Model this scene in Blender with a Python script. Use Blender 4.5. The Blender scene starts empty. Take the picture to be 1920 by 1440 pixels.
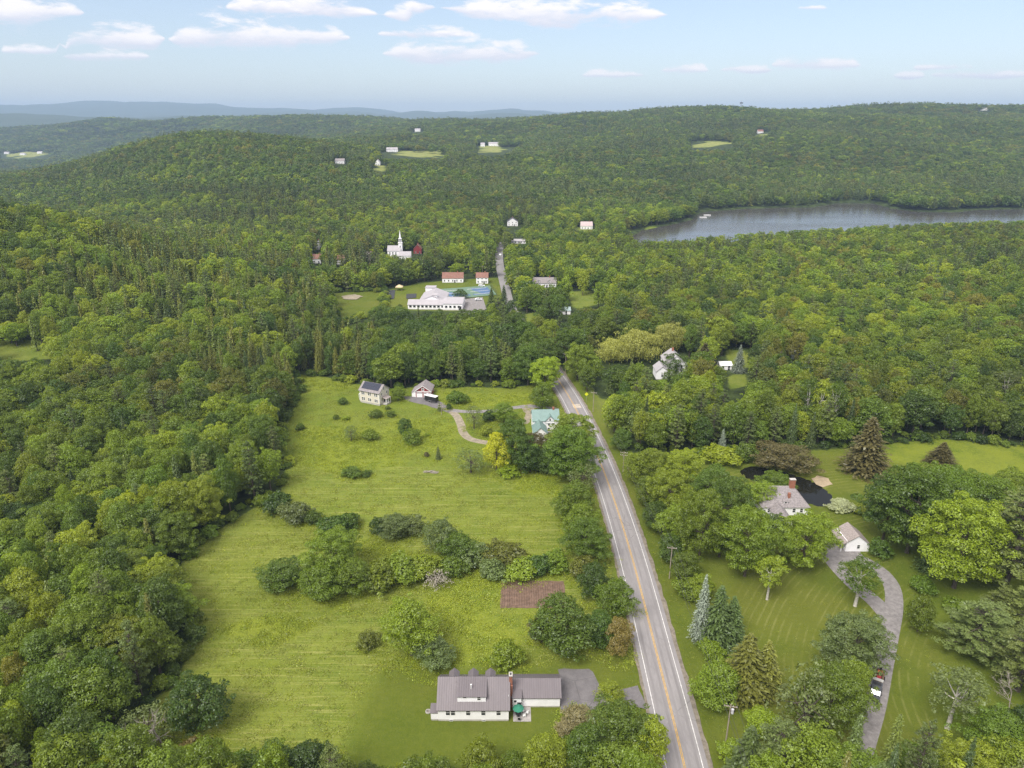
import bpy, math, random
import numpy as np
from mathutils import Vector, Matrix

SC = bpy.context.scene
COL = SC.collection
R_ = math.radians
PI = math.pi

# ------------------------------------------------------------------ camera
CAM_H = 110.0                      # metres above the road
PITCH = R_(20.4)
FPX = 1331.0                       # focal length in pixels of a 1920 wide frame
cd = bpy.data.cameras.new('camera')
cam = bpy.data.objects.new('camera', cd)
COL.objects.link(cam)
cam.location = (0, 0, CAM_H)
cam.rotation_euler = (PI/2 - PITCH, 0, 0)
cd.sensor_width = 36.0
cd.lens = 36.0*FPX/1920.0
cd.clip_start = 1.0
cd.clip_end = 90000.0
SC.camera = cam

# ------------------------------------------------------------------ sky, sun, exposure
SUN_EL, SUN_AZ = R_(52), R_(215)    # azimuth clockwise from +Y (view direction): behind and to the left of the camera
SKY_STRENGTH = 0.12
WHITE_CLOUD = (4.3, 4.05, 4.0)
SKY_TINT = (0.60, 0.59, 0.61)
VEIL = (3.0, 2.9, 2.95)
SC.view_settings.view_transform = 'Standard'
SC.view_settings.look = 'None'
SC.view_settings.gamma = 1.0
SC.view_settings.exposure = 1.26
SC.view_settings.use_curve_mapping = False
sd = bpy.data.lights.new('sun', 'SUN')
sd.energy = 2.0
sd.angle = R_(26)
sd.color = (1.0, 0.955, 0.88)
sun = bpy.data.objects.new('sun', sd)
COL.objects.link(sun)
_sv = Vector((math.sin(SUN_AZ)*math.cos(SUN_EL), math.cos(SUN_AZ)*math.cos(SUN_EL), math.sin(SUN_EL)))
sun.rotation_euler = _sv.to_track_quat('Z', 'Y').to_euler()
sun.location = (0, 0, 600)

W = bpy.data.worlds.new('World')
SC.world = W
W.use_nodes = True


class NT:
    """small helper to wire node trees"""
    def __init__(self, tree):
        self.t = tree
        tree.nodes.clear()
    def n(self, typ, **kw):
        nd = self.t.nodes.new(typ)
        for k, v in kw.items():
            setattr(nd, k, v)
        return nd
    def l(self, a, b):
        self.t.links.new(a, b)
    def val(self, sock, v):
        if hasattr(v, 'is_output') or isinstance(v, bpy.types.NodeSocket):
            self.l(v, sock)
        else:
            sock.default_value = v
    def m(self, op, a, b=None, c=None, clamp=False):
        nd = self.n('ShaderNodeMath', operation=op, use_clamp=clamp)
        self.val(nd.inputs[0], a)
        if b is not None: self.val(nd.inputs[1], b)
        if c is not None: self.val(nd.inputs[2], c)
        return nd.outputs[0]
    def mix(self, f, a, b, blend='MIX'):
        nd = self.n('ShaderNodeMix', data_type='RGBA', blend_type=blend)
        self.val(nd.inputs[0], f)
        for s, v in ((nd.inputs[6], a), (nd.inputs[7], b)):
            if isinstance(v, bpy.types.NodeSocket): self.l(v, s)
            else: s.default_value = (*v, 1) if len(v) == 3 else v
        return nd.outputs[2]
    def ss(self, v, lo, hi, a=0.0, b=1.0):
        nd = self.n('ShaderNodeMapRange', interpolation_type='SMOOTHSTEP')
        self.val(nd.inputs[0], v)
        nd.inputs[1].default_value, nd.inputs[2].default_value = lo, hi
        nd.inputs[3].default_value, nd.inputs[4].default_value = a, b
        return nd.outputs[0]
    def noise(self, vec, scale, detail=3, rough=0.55, dist=0.0):
        nd = self.n('ShaderNodeTexNoise')
        if vec is not None: self.l(vec, nd.inputs['Vector'])
        nd.inputs['Scale'].default_value = scale
        nd.inputs['Detail'].default_value = detail
        nd.inputs['Roughness'].default_value = rough
        nd.inputs['Distortion'].default_value = dist
        return nd.outputs['Fac']
    def comb(self, x, y, z):
        nd = self.n('ShaderNodeCombineXYZ')
        for s, v in zip(nd.inputs, (x, y, z)): self.val(s, v)
        return nd.outputs[0]


def zdir(py):
    return math.tan(math.atan((720-py)/FPX) - PITCH)


def px_dir(px, py):
    """azimuth (from +Y) and elevation of a direction of the sky"""
    a, b = (px-960)/FPX, (720-py)/FPX
    x, y, z = a, math.cos(PITCH)+b*math.sin(PITCH), -math.sin(PITCH)+b*math.cos(PITCH)
    return math.atan2(x, y), math.atan2(z, math.hypot(x, y))


def build_world():
    T = NT(W.node_tree)
    out = T.n('ShaderNodeOutputWorld')
    bg = T.n('ShaderNodeBackground')
    bg.inputs['Strength'].default_value = SKY_STRENGTH
    T.l(bg.outputs[0], out.inputs[0])
    sky = T.n('ShaderNodeTexSky', sky_type='NISHITA')
    sky.sun_disc = False
    sky.sun_elevation = SUN_EL
    sky.sun_rotation = SUN_AZ
    sky.altitude = 300
    sky.air_density = 1.0
    sky.dust_density = 1.0
    sky.ozone_density = 1.6
    tc = T.n('ShaderNodeTexCoord')
    sp = T.n('ShaderNodeSeparateXYZ')
    T.l(tc.outputs['Generated'], sp.inputs[0])
    az = T.m('ARCTAN2', sp.outputs[0], sp.outputs[1])
    hyp = T.m('SQRT', T.m('ADD', T.m('MULTIPLY', sp.outputs[0], sp.outputs[0]), T.m('MULTIPLY', sp.outputs[1], sp.outputs[1])))
    el = T.m('ARCTAN2', sp.outputs[2], hyp)
    v = T.comb(az, T.m('MULTIPLY', el, 3.4), 0.0)
    n1 = T.noise(v, 15, 6, 0.66, 0.2)
    # the cumulus banks in view, in three tiers: (centre px, half width px, half height px)
    tiers = [[(50, 24, 110, 24), (620, 14, 200, 26), (985, 28, 270, 30), (1525, 15, 30, 4), (1770, 127, 62, 7)],
             [(60, 96, 60, 9), (215, 76, 100, 24), (485, 71, 175, 28), (800, 64, 95, 11), (1285, 132, 46, 9), (1530, 122, 85, 18)],
             [(200, 106, 85, 10), (865, 101, 150, 24), (1150, 141, 62, 7), (1400, 131, 50, 8), (1705, 142, 30, 6), (1840, 141, 100, 9)]]
    SPAN = R_(38); ESC = R_(12)
    t_az = T.m('ADD', T.m('DIVIDE', az, 2*SPAN), 0.5, clamp=True)
    nn = T.m('MULTIPLY', T.m('SUBTRACT', n1, 0.5), 4.2)
    cov = shade = None
    for tier in tiers:
        rp = T.n('ShaderNodeValToRGB')
        T.l(t_az, rp.inputs[0])
        els = rp.color_ramp.elements
        stops = []
        for (cx, cy_, wx, wy) in tier:
            for fx, fh in ((-1.0, 0.0), (-0.82, 0.62), (-0.1, 1.0), (0.75, 0.68), (1.0, 0.0)):
                a_, e_ = px_dir(cx+fx*wx, cy_)
                _, e2 = px_dir(cx+fx*wx, cy_-wy)
                stops.append((a_/(2*SPAN)+0.5, e_/ESC, fh*(e2-e_)/ESC*4*1.75))
        stops.sort()
        while len(els) < len(stops): els.new(0.5)
        for e, (p, ce, hh) in zip(els, stops):
            e.position = p
        for e, (p, ce, hh) in zip(list(els), stops):
            e.color = (ce, hh, 0, 1)
        sc_ = T.n('ShaderNodeSeparateColor'); T.l(rp.outputs[0], sc_.inputs[0])
        ce = T.m('MULTIPLY', sc_.outputs[0], ESC)
        hh = T.m('ADD', T.m('MULTIPLY', sc_.outputs[1], ESC/4), 1e-4)
        de = T.m('DIVIDE', T.m('SUBTRACT', el, ce), hh)
        low = T.m('MULTIPLY', T.m('MINIMUM', de, 0.0), -1.7)
        q = T.m('SUBTRACT', 0.95, T.m('MAXIMUM', de, low))
        dn = T.m('ADD', q, nn)
        c_ = T.m('MULTIPLY', T.ss(dn, -0.05, 0.85), T.ss(hh, 0.0004, 0.0035))
        s_ = T.m('MULTIPLY', c_, T.m('ADD', de, T.m('MULTIPLY', nn, 0.35)))
        cov = c_ if cov is None else T.m('MAXIMUM', cov, c_)
        shade = s_ if shade is None else T.m('ADD', shade, s_)
    # unseen broken cumulus above the strip in view, made brighter for ambient light
    mz = T.m('MAXIMUM', sp.outputs[2], 0.05)
    g = T.noise(T.comb(T.m('DIVIDE', sp.outputs[0], mz), T.m('DIVIDE', sp.outputs[1], mz), 3.7), 0.9, 4, 0.58)
    gcov = T.m('MULTIPLY', T.ss(g, 0.36, 0.55), T.ss(el, R_(10.5), R_(15)))
    whit = WHITE_CLOUD
    base = (WHITE_CLOUD[0]*0.66, WHITE_CLOUD[1]*0.71, WHITE_CLOUD[2]*0.83)
    tint = T.mix(1.0, sky.outputs[0], SKY_TINT, 'MULTIPLY')
    c0 = T.mix(0.22, tint, VEIL)
    cc = T.mix(T.ss(shade, -0.45, 0.45), base, whit)
    c1 = T.mix(T.m('MULTIPLY', cov, 0.93), c0, cc)
    c2 = T.mix(T.m('MULTIPLY', gcov, 0.9), c1, tuple(c*1.35 for c in whit))
    T.l(c2, bg.inputs['Color'])
    W.cycles.sampling_method = 'MANUAL'
    W.cycles.sample_map_resolution = 512


build_world()

SC.render.engine = 'CYCLES'
cy = SC.cycles
cy.use_denoising = True
try:
    cy.denoiser = 'OPENIMAGEDENOISE'
    cy.denoising_input_passes = 'RGB_ALBEDO_NORMAL'
    cy.denoising_prefilter = 'NONE'
except Exception:
    pass
cy.max_bounces = 6
cy.diffuse_bounces = 3
cy.glossy_bounces = 2
cy.transmission_bounces = 3
cy.transparent_max_bounces = 8
cy.volume_bounces = 1
cy.sample_clamp_indirect = 6.0
SC.render.film_transparent = False

# ------------------------------------------------------------------ terrain
COSP, SINP = math.cos(PITCH), math.sin(PITCH)


def project(X, Y, Z):
    X, Y, Z = np.asarray(X, float), np.asarray(Y, float), np.asarray(Z, float)
    dep = Y*COSP + (CAM_H-Z)*SINP
    up = Y*SINP + (Z-CAM_H)*COSP
    return 960+FPX*X/dep, 720-FPX*up/dep, dep


def unproj(px, py, z=0.0):
    Y = (z-CAM_H)/zdir(py)
    dep = Y*COSP + (CAM_H-z)*SINP
    return (px-960)/FPX*dep, Y


_S = [-1.4, -0.8, -0.6, -0.45, -0.3, -0.15, 0.0, 0.15, 0.3, 0.45, 0.6, 0.8, 1.4]
_TAB = {
    40:    [0]*13,
    270:   [0]*13,
    330:   [6, 6, 4, 1, 0, 0, 0, 0, 0, 0, 0, 1, 2],
    500:   [60, 54, 40, 14, 2, -1, 0, 0, -1, -1, 0, 2, 4],
    600:   [26, 22, 16, 8, 2, -1, -1, -2, -2, -1, 0, 1, 3],
    700:   [-8, -10, -8, 0, 0, -2, -3, -4, -3, -1, 0, 0, 2],
    850:   [-14, -18, -10, 8, 6, 0, -4, -6, -6, -6, -6, -6, 0],
    1030:  [-14, -18, -6, 32, 28, 8, 0, -5, -6, -6, -6, -6, 5],
    1200:  [-16, -18, 8, 70, 56, 28, 12, 5, 1, 0, -1, 2, 12],
    1400:  [-20, -20, 12, 86, 68, 40, 22, 21, 23, 24, 22, 20, 26],
    1700:  [-40, -40, -20, 24, 48, 46, 40, 46, 52, 56, 54, 52, 56],
    2100:  [-60, -60, -56, -40, 14, 54, 64, 82, 92, 98, 98, 100, 104],
    2650:  [-60, -64, -64, -44, 22, 72, 108, 132, 142, 154, 148, 164, 174],
    3100:  [-60, -60, -60, -30, 70, 84, 96, 120, 130, 130, 126, 140, 150],
    3600:  [-50, -40, -30, 30, 134, 96, 88, 100, 110, 110, 110, 110, 120],
    4300:  [10, 30, 104, 124, 90, 80, 80, 70, 80, 90, 90, 90, 100],
    5200:  [-30, -40, -30, 10, 20, 40, 60, 60, 60, 60, 60, 60, 60],
    6200:  [-20, -20, 0, 20, 60, 50, 60, 60, 60, 60, 60, 60, 60],
    7500:  [190, 205, 150, 60, 110, 60, 80, 80, 80, 80, 80, 80, 80],
    9500:  [20, 20, 40, 130, 60, 60, 60, 60, 60, 60, 60, 60, 60],
    14500: [460, 490, 490, 400, 350, 240, 245, 250, 230, 200, 200, 200, 200],
    19000: [200, 200, 200, 220, 180, 160, 160, 160, 160, 160, 160, 160, 160],
    32000: [0]*13,
}


def _make_grid():
    ys = np.array(sorted(_TAB))
    Z = np.array([_TAB[k] for k in ys], float)
    LY = np.linspace(math.log(40), math.log(32000), 420)
    SS = np.linspace(-1.4, 1.4, 281)
    A = np.array([np.interp(LY, np.log(ys), Z[:, j]) for j in range(13)])      # 13 x 420
    B = np.array([np.interp(SS, _S, A[:, i]) for i in range(420)])             # 420 x 281
    def blur(M, ax, sig):
        k = np.exp(-0.5*(np.arange(-3*sig, 3*sig+1)/sig)**2); k /= k.sum()
        P = np.pad(M, [(3*sig, 3*sig) if a == ax else (0, 0) for a in (0, 1)], mode='edge')
        return np.apply_along_axis(lambda v: np.convolve(v, k, 'valid'), ax, P)
    Bs = blur(blur(B, 0, 3), 1, 6)
    return LY, SS, Bs


_LY, _SS, _HG = _make_grid()


def vnoise(x, y, seed=0):
    x = np.asarray(x, float); y = np.asarray(y, float)
    xi, yi = np.floor(x).astype(np.int64), np.floor(y).astype(np.int64)
    fx, fy = x-xi, y-yi
    fx, fy = fx*fx*(3-2*fx), fy*fy*(3-2*fy)
    def h(a, b):
        n = (a*374761393 + b*668265263 + seed*1442695041) & 0xFFFFFFFF
        n = ((n ^ (n >> 13))*1274126177) & 0xFFFFFFFF
        return ((n ^ (n >> 16)) & 0xFFFF)/65535.0
    return (h(xi, yi)*(1-fx)+h(xi+1, yi)*fx)*(1-fy) + (h(xi, yi+1)*(1-fx)+h(xi+1, yi+1)*fx)*fy


def sstep(v, a, b):
    t = np.clip((np.asarray(v, float)-a)/(b-a), 0, 1)
    return t*t*(3-2*t)


def in_poly(P, X, Y):
    X, Y = np.asarray(X, float), np.asarray(Y, float)
    ins = np.zeros(X.shape, bool)
    n = len(P)
    for i in range(n):
        x0, y0 = P[i]; x1, y1 = P[(i+1) % n]
        c = ((y0 > Y) != (y1 > Y))
        with np.errstate(divide='ignore', invalid='ignore'):
            xx = (x1-x0)*(Y-y0)/(y1-y0 if y1 != y0 else 1e-9)+x0
        ins ^= c & (X < xx)
    return ins


def poly_dist(P, X, Y, closed=True):
    """unsigned distance to the outline"""
    X, Y = np.asarray(X, float), np.asarray(Y, float)
    d = np.full(X.shape, 1e9)
    n = len(P)
    for i in range(n if closed else n-1):
        x0, y0 = P[i]; x1, y1 = P[(i+1) % n]
        dx, dy = x1-x0, y1-y0
        t = np.clip(((X-x0)*dx+(Y-y0)*dy)/(dx*dx+dy*dy+1e-9), 0, 1)
        d = np.minimum(d, np.hypot(X-x0-t*dx, Y-y0-t*dy))
    return d


def sdf(P, X, Y):
    """positive inside"""
    d = poly_dist(P, X, Y)
    return np.where(in_poly(P, X, Y), d, -d)


LAKE_Z = -6.5
LAKE_PX = [(1150, 462), (1200, 432), (1262, 420), (1300, 411), (1306, 401), (1330, 396), (1400, 391), (1470, 389), (1520, 389), (1565, 381), (1640, 381),
           (1672, 391), (1720, 397), (1790, 398), (1830, 393), (1930, 392), (2050, 395), (2050, 430), (1800, 431), (1600, 440), (1400, 455), (1250, 470)]
LAKE = [unproj(x, y, LAKE_Z) for x, y in LAKE_PX]
_lx0, _lx1 = min(p[0] for p in LAKE)-80, max(p[0] for p in LAKE)+80
_ly0, _ly1 = min(p[1] for p in LAKE)-80, max(p[1] for p in LAKE)+80


def hgt(x, y):
    x = np.asarray(x, float); y = np.asarray(y, float)
    yy = np.maximum(y, 41.0)
    s = np.clip(x/yy, -1.39, 1.39)
    u = (np.log(np.minimum(yy, 31900)) - _LY[0])/(_LY[1]-_LY[0])
    w = (s - _SS[0])/(_SS[1]-_SS[0])
    i = np.clip(u.astype(int), 0, 418); j = np.clip(w.astype(int), 0, 279)
    fu, fw = u-i, w-j
    z = (_HG[i, j]*(1-fu)+_HG[i+1, j]*fu)*(1-fw) + (_HG[i, j+1]*(1-fu)+_HG[i+1, j+1]*fu)*fw
    a1 = 34*sstep(yy, 1050, 2100)
    a2 = 11*sstep(yy, 900, 1600)
    a3 = 105*sstep(yy, 4000, 9000)
    z = z + a1*(vnoise(x/330+7, y/330, 3)-0.5) + a2*(vnoise(x/120, y/120, 5)-0.5) + a3*(vnoise(x/1500, y/1500, 9)-0.5)*1.6 \
        + a3*0.5*(vnoise(x/520, y/520, 10)-0.5)
    z = z + 0.5*sstep(yy, 300, 450)*(vnoise(x/40, y/40, 6)-0.5)
    m = (x > _lx0) & (x < _lx1) & (y > _ly0) & (y < _ly1)
    if np.any(m):
        sd_ = np.where(m, 0.0, -99.0)
        sd_[m] = sdf(LAKE, x[m], y[m])
        tin = sstep(sd_, -3, 6)
        z = np.where(m, z*(1-tin) + (LAKE_Z-2.0)*tin, z)
        # the bank just outside stays above the water
        tb = sstep(sd_, -60, -3)*(1-tin)
        z = np.where(m, z*(1-tb)+np.maximum(z, LAKE_Z+0.9)*tb, z)
    return z


def h1(x, y):
    return float(hgt(np.array([x]), np.array([y]))[0])


_TY = np.geomspace(45, 30000, 5000)


def G(px, py, dz=0.0):
    """ground point seen at a pixel of the photograph"""
    k = zdir(py)
    zr = CAM_H + _TY*k
    dep = _TY*COSP + (CAM_H-zr)*SINP
    xr = (px-960)/FPX*dep
    f = zr - (hgt(xr, _TY)+dz)
    idx = np.argmax(f <= 0)
    if f[idx] > 0: idx = len(_TY)-1
    i = max(idx, 1)
    t = f[i-1]/(f[i-1]-f[i]+1e-9)
    t = min(max(t, 0), 1)
    Y = _TY[i-1]+(_TY[i]-_TY[i-1])*t
    X = xr[i-1]+(xr[i]-xr[i-1])*t
    return float(X), float(Y), h1(X, Y)


def GP(pts):
    return [G(x, y)[:2] for x, y in pts]


def mpp(px, py):
    """metres per pixel at a ground pixel"""
    X, Y, Z = G(px, py)
    return (Y*COSP+(CAM_H-Z)*SINP)/FPX


def z_at(Y, py):
    return CAM_H + Y*zdir(py)


# ------------------------------------------------------------------ mesh helpers
def np_mesh(name, V, F, mats=(), midx=None, smooth=False):
    """V (n,3), F (m,k) int array of equal-sided faces"""
    V = np.ascontiguousarray(V, np.float32); F = np.ascontiguousarray(F, np.int32)
    me = bpy.data.meshes.new(name)
    m, k = F.shape
    me.vertices.add(len(V)); me.vertices.foreach_set('co', V.ravel())
    me.loops.add(m*k); me.loops.foreach_set('vertex_index', F.ravel())
    me.polygons.add(m)
    me.polygons.foreach_set('loop_start', np.arange(0, m*k, k, dtype=np.int32))
    if midx is not None: me.polygons.foreach_set('material_index', np.ascontiguousarray(midx, np.int32))
    for mt in mats: me.materials.append(mt)
    me.update(calc_edges=True)
    if smooth: me.polygons.foreach_set('use_smooth', np.ones(m, bool))
    return me


def link(name, me, parent=None, **props):
    o = bpy.data.objects.new(name, me)
    COL.objects.link(o)
    if parent is not None: o.parent = parent
    for k, v in props.items(): o[k] = v
    return o


def thing(name, label, cat, loc=(0, 0, 0), rz=0.0, group=None):
    o = bpy.data.objects.new(name, None)
    o.empty_display_size = 0.5
    COL.objects.link(o)
    o.location = loc; o.rotation_euler = (0, 0, rz)
    o['label'] = label; o['category'] = cat
    if group: o['group'] = group
    return o


def copy_tree(o, parent=None):
    c = o.copy(); COL.objects.link(c); c.parent = parent
    for ch in list(o.children): copy_tree(ch, c)
    return c


class MB:
    def __init__(self):
        self.v, self.f = [], []
    def add(self, vs, fs):
        b = len(self.v)
        self.v += [tuple(p) for p in vs]
        self.f += [tuple(i+b for i in f) for f in fs]
        return self
    def box(self, x0, x1, y0, y1, z0, z1):
        return self.add([(x0, y0, z0), (x1, y0, z0), (x1, y1, z0), (x0, y1, z0), (x0, y0, z1), (x1, y0, z1), (x1, y1, z1), (x0, y1, z1)],
                        [(0, 3, 2, 1), (4, 5, 6, 7), (0, 1, 5, 4), (1, 2, 6, 5), (2, 3, 7, 6), (3, 0, 4, 7)])
    def slab(self, p, t):
        """a quad p thickened downwards by t"""
        q = [(a, b, c-t) for a, b, c in p]
        return self.add(list(p)+q, [(0, 1, 2, 3), (7, 6, 5, 4), (0, 4, 5, 1), (1, 5, 6, 2), (2, 6, 7, 3), (3, 7, 4, 0)])
    def prism(self, poly, axis, a0, a1):
        """poly: 2D points in the plane across the axis ('x': (y,z), 'y': (x,z), 'z': (x,y))"""
        n = len(poly)
        def P(a, p):
            return {'x': (a, p[0], p[1]), 'y': (p[0], a, p[1]), 'z': (p[0], p[1], a)}[axis]
        vs = [P(a0, p) for p in poly]+[P(a1, p) for p in poly]
        fs = [tuple(range(n)), tuple(range(2*n-1, n-1, -1))]+[(i, i+n, (i+1) % n+n, (i+1) % n) for i in range(n)]
        return self.add(vs, fs)
    def tube(self, p0, p1, r0, r1, n=8, caps=True):
        p0, p1 = Vector(p0), Vector(p1)
        d = (p1-p0).normalized()
        u = d.orthogonal().normalized(); w = d.cross(u)
        vs = []
        for p, r in ((p0, r0), (p1, r1)):
            for i in range(n):
                a = 2*PI*i/n
                vs.append(tuple(p+u*math.cos(a)*r+w*math.sin(a)*r))
        fs = [(i, (i+1) % n, (i+1) % n+n, i+n) for i in range(n)]
        if caps: fs += [tuple(range(n-1, -1, -1)), tuple(range(n, 2*n))]
        return self.add(vs, fs)
    def path(self, pts, rads, n=7):
        for i in range(len(pts)-1):
            self.tube(pts[i], pts[i+1], rads[i], rads[i+1], n, caps=(i == len(pts)-2))
        return self
    def build(self, name, mat, parent=None, smooth=False, **props):
        me = bpy.data.meshes.new(name)
        me.from_pydata(self.v, [], self.f)
        me.materials.append(mat)
        import bmesh
        bm = bmesh.new(); bm.from_mesh(me)
        bmesh.ops.recalc_face_normals(bm, faces=bm.faces)
        bm.to_mesh(me); bm.free()
        if smooth: me.polygons.foreach_set('use_smooth', np.ones(len(me.polygons), bool))
        return link(name, me, parent, **props)


# ------------------------------------------------------------------ materials
MATS = {}


def principled(name, col, rough=0.8, metal=0.0, spec=0.3, var=0.12, scale=1.5, bump=0.0, bscale=20, coords='Object', streak=None):
    """plain coloured surface with mottled wear"""
    if name in MATS: return MATS[name]
    m = bpy.data.materials.new(name); m.use_nodes = True
    T = NT(m.node_tree)
    out = T.n('ShaderNodeOutputMaterial'); b = T.n('ShaderNodeBsdfPrincipled')
    T.l(b.outputs[0], out.inputs[0])
    b.inputs['Roughness'].default_value = rough; b.inputs['Metallic'].default_value = metal
    b.inputs['Specular IOR Level'].default_value = spec
    tc = T.n('ShaderNodeTexCoord')
    vec = tc.outputs[coords]
    if streak:
        mp = T.n('ShaderNodeMapping'); mp.inputs['Scale'].default_value = streak
        T.l(vec, mp.inputs[0]); vec = mp.outputs[0]
    n = T.noise(vec, scale, 5, 0.65)
    n2 = T.noise(vec, scale*7, 3, 0.6)
    f = T.m('ADD', T.m('MULTIPLY', n, 0.65), T.m('MULTIPLY', n2, 0.35))
    lo = tuple(c*(1-var*1.6) for c in col); hi = tuple(min(1, c*(1+var*1.2)) for c in col)
    c = T.mix(T.ss(f, 0.3, 0.72), lo, hi)
    T.l(c, b.inputs['Base Color'])
    if bump:
        bp = T.n('ShaderNodeBump'); bp.inputs['Strength'].default_value = bump
        bp.inputs['Distance'].default_value = 0.05
        T.l(T.noise(tc.outputs[coords], bscale, 3), bp.inputs['Height']); T.l(bp.outputs[0], b.inputs['Normal'])
    MATS[name] = m
    return m


LEAF = 2.0


def foliage(name, col, hue2=None, trans=0.44, var=0.24):
    """leaves: the tone differs from tree to tree and from clump to clump"""
    if name in MATS: return MATS[name]
    m = bpy.data.materials.new(name); m.use_nodes = True
    T = NT(m.node_tree)
    out = T.n('ShaderNodeOutputMaterial')
    oi = T.n('ShaderNodeObjectInfo')
    geo = T.n('ShaderNodeNewGeometry')
    hue2 = hue2 or (col[0]*1.45, col[1]*1.18, col[2]*0.85)
    r = oi.outputs['Random']
    c = T.mix(T.ss(r, 0.1, 1.0), col, hue2)
    r2 = T.m('FRACT', T.m('MULTIPLY', r, 37.77))
    stand = T.noise(oi.outputs['Location'], 0.006, 1, 0.6)
    br = T.m('ADD', T.m('ADD', 1.0-var, T.m('MULTIPLY', r2, 2*var)), T.m('MULTIPLY', T.m('SUBTRACT', stand, 0.5), 0.9))
    tc = T.n('ShaderNodeTexCoord')
    nl = T.noise(tc.outputs['Object'], 0.8, 1, 0.6)
    rl = geo.outputs['Random Per Island']
    br2 = T.m('MULTIPLY', br, T.m('ADD', T.m('ADD', LEAF*0.42, T.m('MULTIPLY', nl, LEAF*0.7)), T.m('MULTIPLY', rl, LEAF*0.46)))
    cc = T.n('ShaderNodeVectorMath', operation='SCALE')
    T.l(c, cc.inputs[0]); T.l(br2, cc.inputs['Scale'])
    d = T.n('ShaderNodeBsdfDiffuse'); t = T.n('ShaderNodeBsdfTranslucent')
    T.l(cc.outputs[0], d.inputs[0])
    T.l(T.mix(1.0, cc.outputs[0], (1.25, 1.15, 0.5), 'MULTIPLY'), t.inputs[0])
    g = T.n('ShaderNodeBsdfGlossy'); g.inputs['Roughness'].default_value = 0.45
    g.inputs['Color'].default_value = (0.8, 0.85, 0.9, 1)
    mx = T.n('ShaderNodeMixShader'); mx.inputs[0].default_value = trans
    T.l(d.outputs[0], mx.inputs[1]); T.l(t.outputs[0], mx.inputs[2])
    mx2 = T.n('ShaderNodeMixShader'); mx2.inputs[0].default_value = 0.035
    T.l(mx.outputs[0], mx2.inputs[1]); T.l(g.outputs[0], mx2.inputs[2])
    T.l(mx2.outputs[0], out.inputs[0])
    MATS[name] = m
    return m


F_LIGHT = foliage('leaf_light', (0.094, 0.136, 0.0078), (0.138, 0.166, 0.0083))
F_MID = foliage('leaf_mid', (0.060, 0.096, 0.0062), (0.092, 0.124, 0.0073))
F_DARK = foliage('leaf_dark', (0.038, 0.068, 0.0062), (0.057, 0.088, 0.0068))
F_OLIVE = foliage('leaf_olive', (0.078, 0.092, 0.0099), (0.105, 0.104, 0.0114))
F_YELLOW = foliage('leaf_yellow', (0.205, 0.225, 0.008), (0.225, 0.235, 0.010))
F_LIME = foliage('leaf_lime', (0.112, 0.158, 0.0073), (0.132, 0.172, 0.0083))
F_GREY = foliage('leaf_grey', (0.076, 0.104, 0.0288), (0.094, 0.116, 0.0324))
F_WILLOW = foliage('leaf_willow', (0.185, 0.200, 0.045), (0.205, 0.212, 0.050))
F_BROWN = foliage('leaf_brown', (0.066, 0.060, 0.022), (0.078, 0.068, 0.024))
F_RUST = foliage('leaf_rust', (0.105, 0.088, 0.022), (0.12, 0.092, 0.022))
F_SPRUCE = foliage('needle_spruce', (0.038, 0.058, 0.0144), (0.050, 0.068, 0.0151), trans=0.12)
F_PINE = foliage('needle_pine', (0.058, 0.082, 0.0187), (0.075, 0.092, 0.0202), trans=0.15)
F_LARCH = foliage('needle_larch', (0.068, 0.088, 0.0140), (0.092, 0.096, 0.0155), trans=0.18)
F_BLUE = foliage('needle_blue', (0.094, 0.112, 0.082), (0.105, 0.122, 0.092), trans=0.1)
F_WHITE = foliage('blossom_white', (0.20, 0.22, 0.13), (0.24, 0.26, 0.16), var=0.1)
F_DEAD = foliage('twig_grey', (0.15, 0.135, 0.11), (0.17, 0.15, 0.125), trans=0.1)
F_STRAW = foliage('dry_straw', (0.125, 0.112, 0.050), (0.14, 0.122, 0.055), var=0.15)
F_GRASS = foliage('grass_tuft', (0.112, 0.132, 0.0187), (0.150, 0.158, 0.0245), trans=0.3, var=0.18)
F_WEED = foliage('weed_tuft', (0.118, 0.152, 0.0101), (0.165, 0.190, 0.0130), trans=0.3, var=0.18)
BARK = principled('bark', (0.10, 0.082, 0.064), 0.95, var=0.3, scale=3, streak=(4, 4, 0.6))
BARK_BIRCH = principled('bark_birch', (0.52, 0.49, 0.44), 0.9, var=0.35, scale=2, streak=(1, 1, 3))
BARK_DEAD = principled('bark_dead', (0.30, 0.265, 0.23), 0.95, var=0.25, scale=3)
# ------------------------------------------------------------------ land cover outlines (ground coordinates)
FIELD = GP([(560, 702), (610, 707), (665, 720), (740, 730), (800, 724), (870, 726), (950, 728), (1000, 722), (1030, 730), (1062, 778), (1095, 850), (1118, 900),
            (1140, 970), (1165, 1060), (1185, 1150), (1203, 1280), (1222, 1438), (150, 1438), (200, 1400), (262, 1335), (335, 1275), (368, 1190), (338, 1130),
            (338, 1062), (395, 1003), (478, 952), (528, 922), (538, 870), (526, 805), (560, 745)])
FRONT_LAWN = GP([(650, 1438), (668, 1330), (715, 1262), (800, 1252), (1000, 1250), (1110, 1240), (1160, 1235), (1190, 1250), (1203, 1290), (1222, 1438)])
ESTATE = GP([(1148, 850), (1250, 850), (1320, 858), (1420, 852), (1500, 845), (1640, 836), (1760, 824), (1960, 842), (1990, 1438), (1236, 1438), (1190, 1000)])
POND_LAWN = GP([(1310, 862), (1420, 856), (1500, 850), (1640, 872), (1650, 930), (1620, 960), (1660, 1040), (1715, 1120), (1760, 1260), (1740, 1438), (1430, 1438),
                (1400, 1250), (1370, 1120), (1420, 1050), (1530, 1000), (1550, 965), (1440, 905), (1350, 895)])
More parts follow.
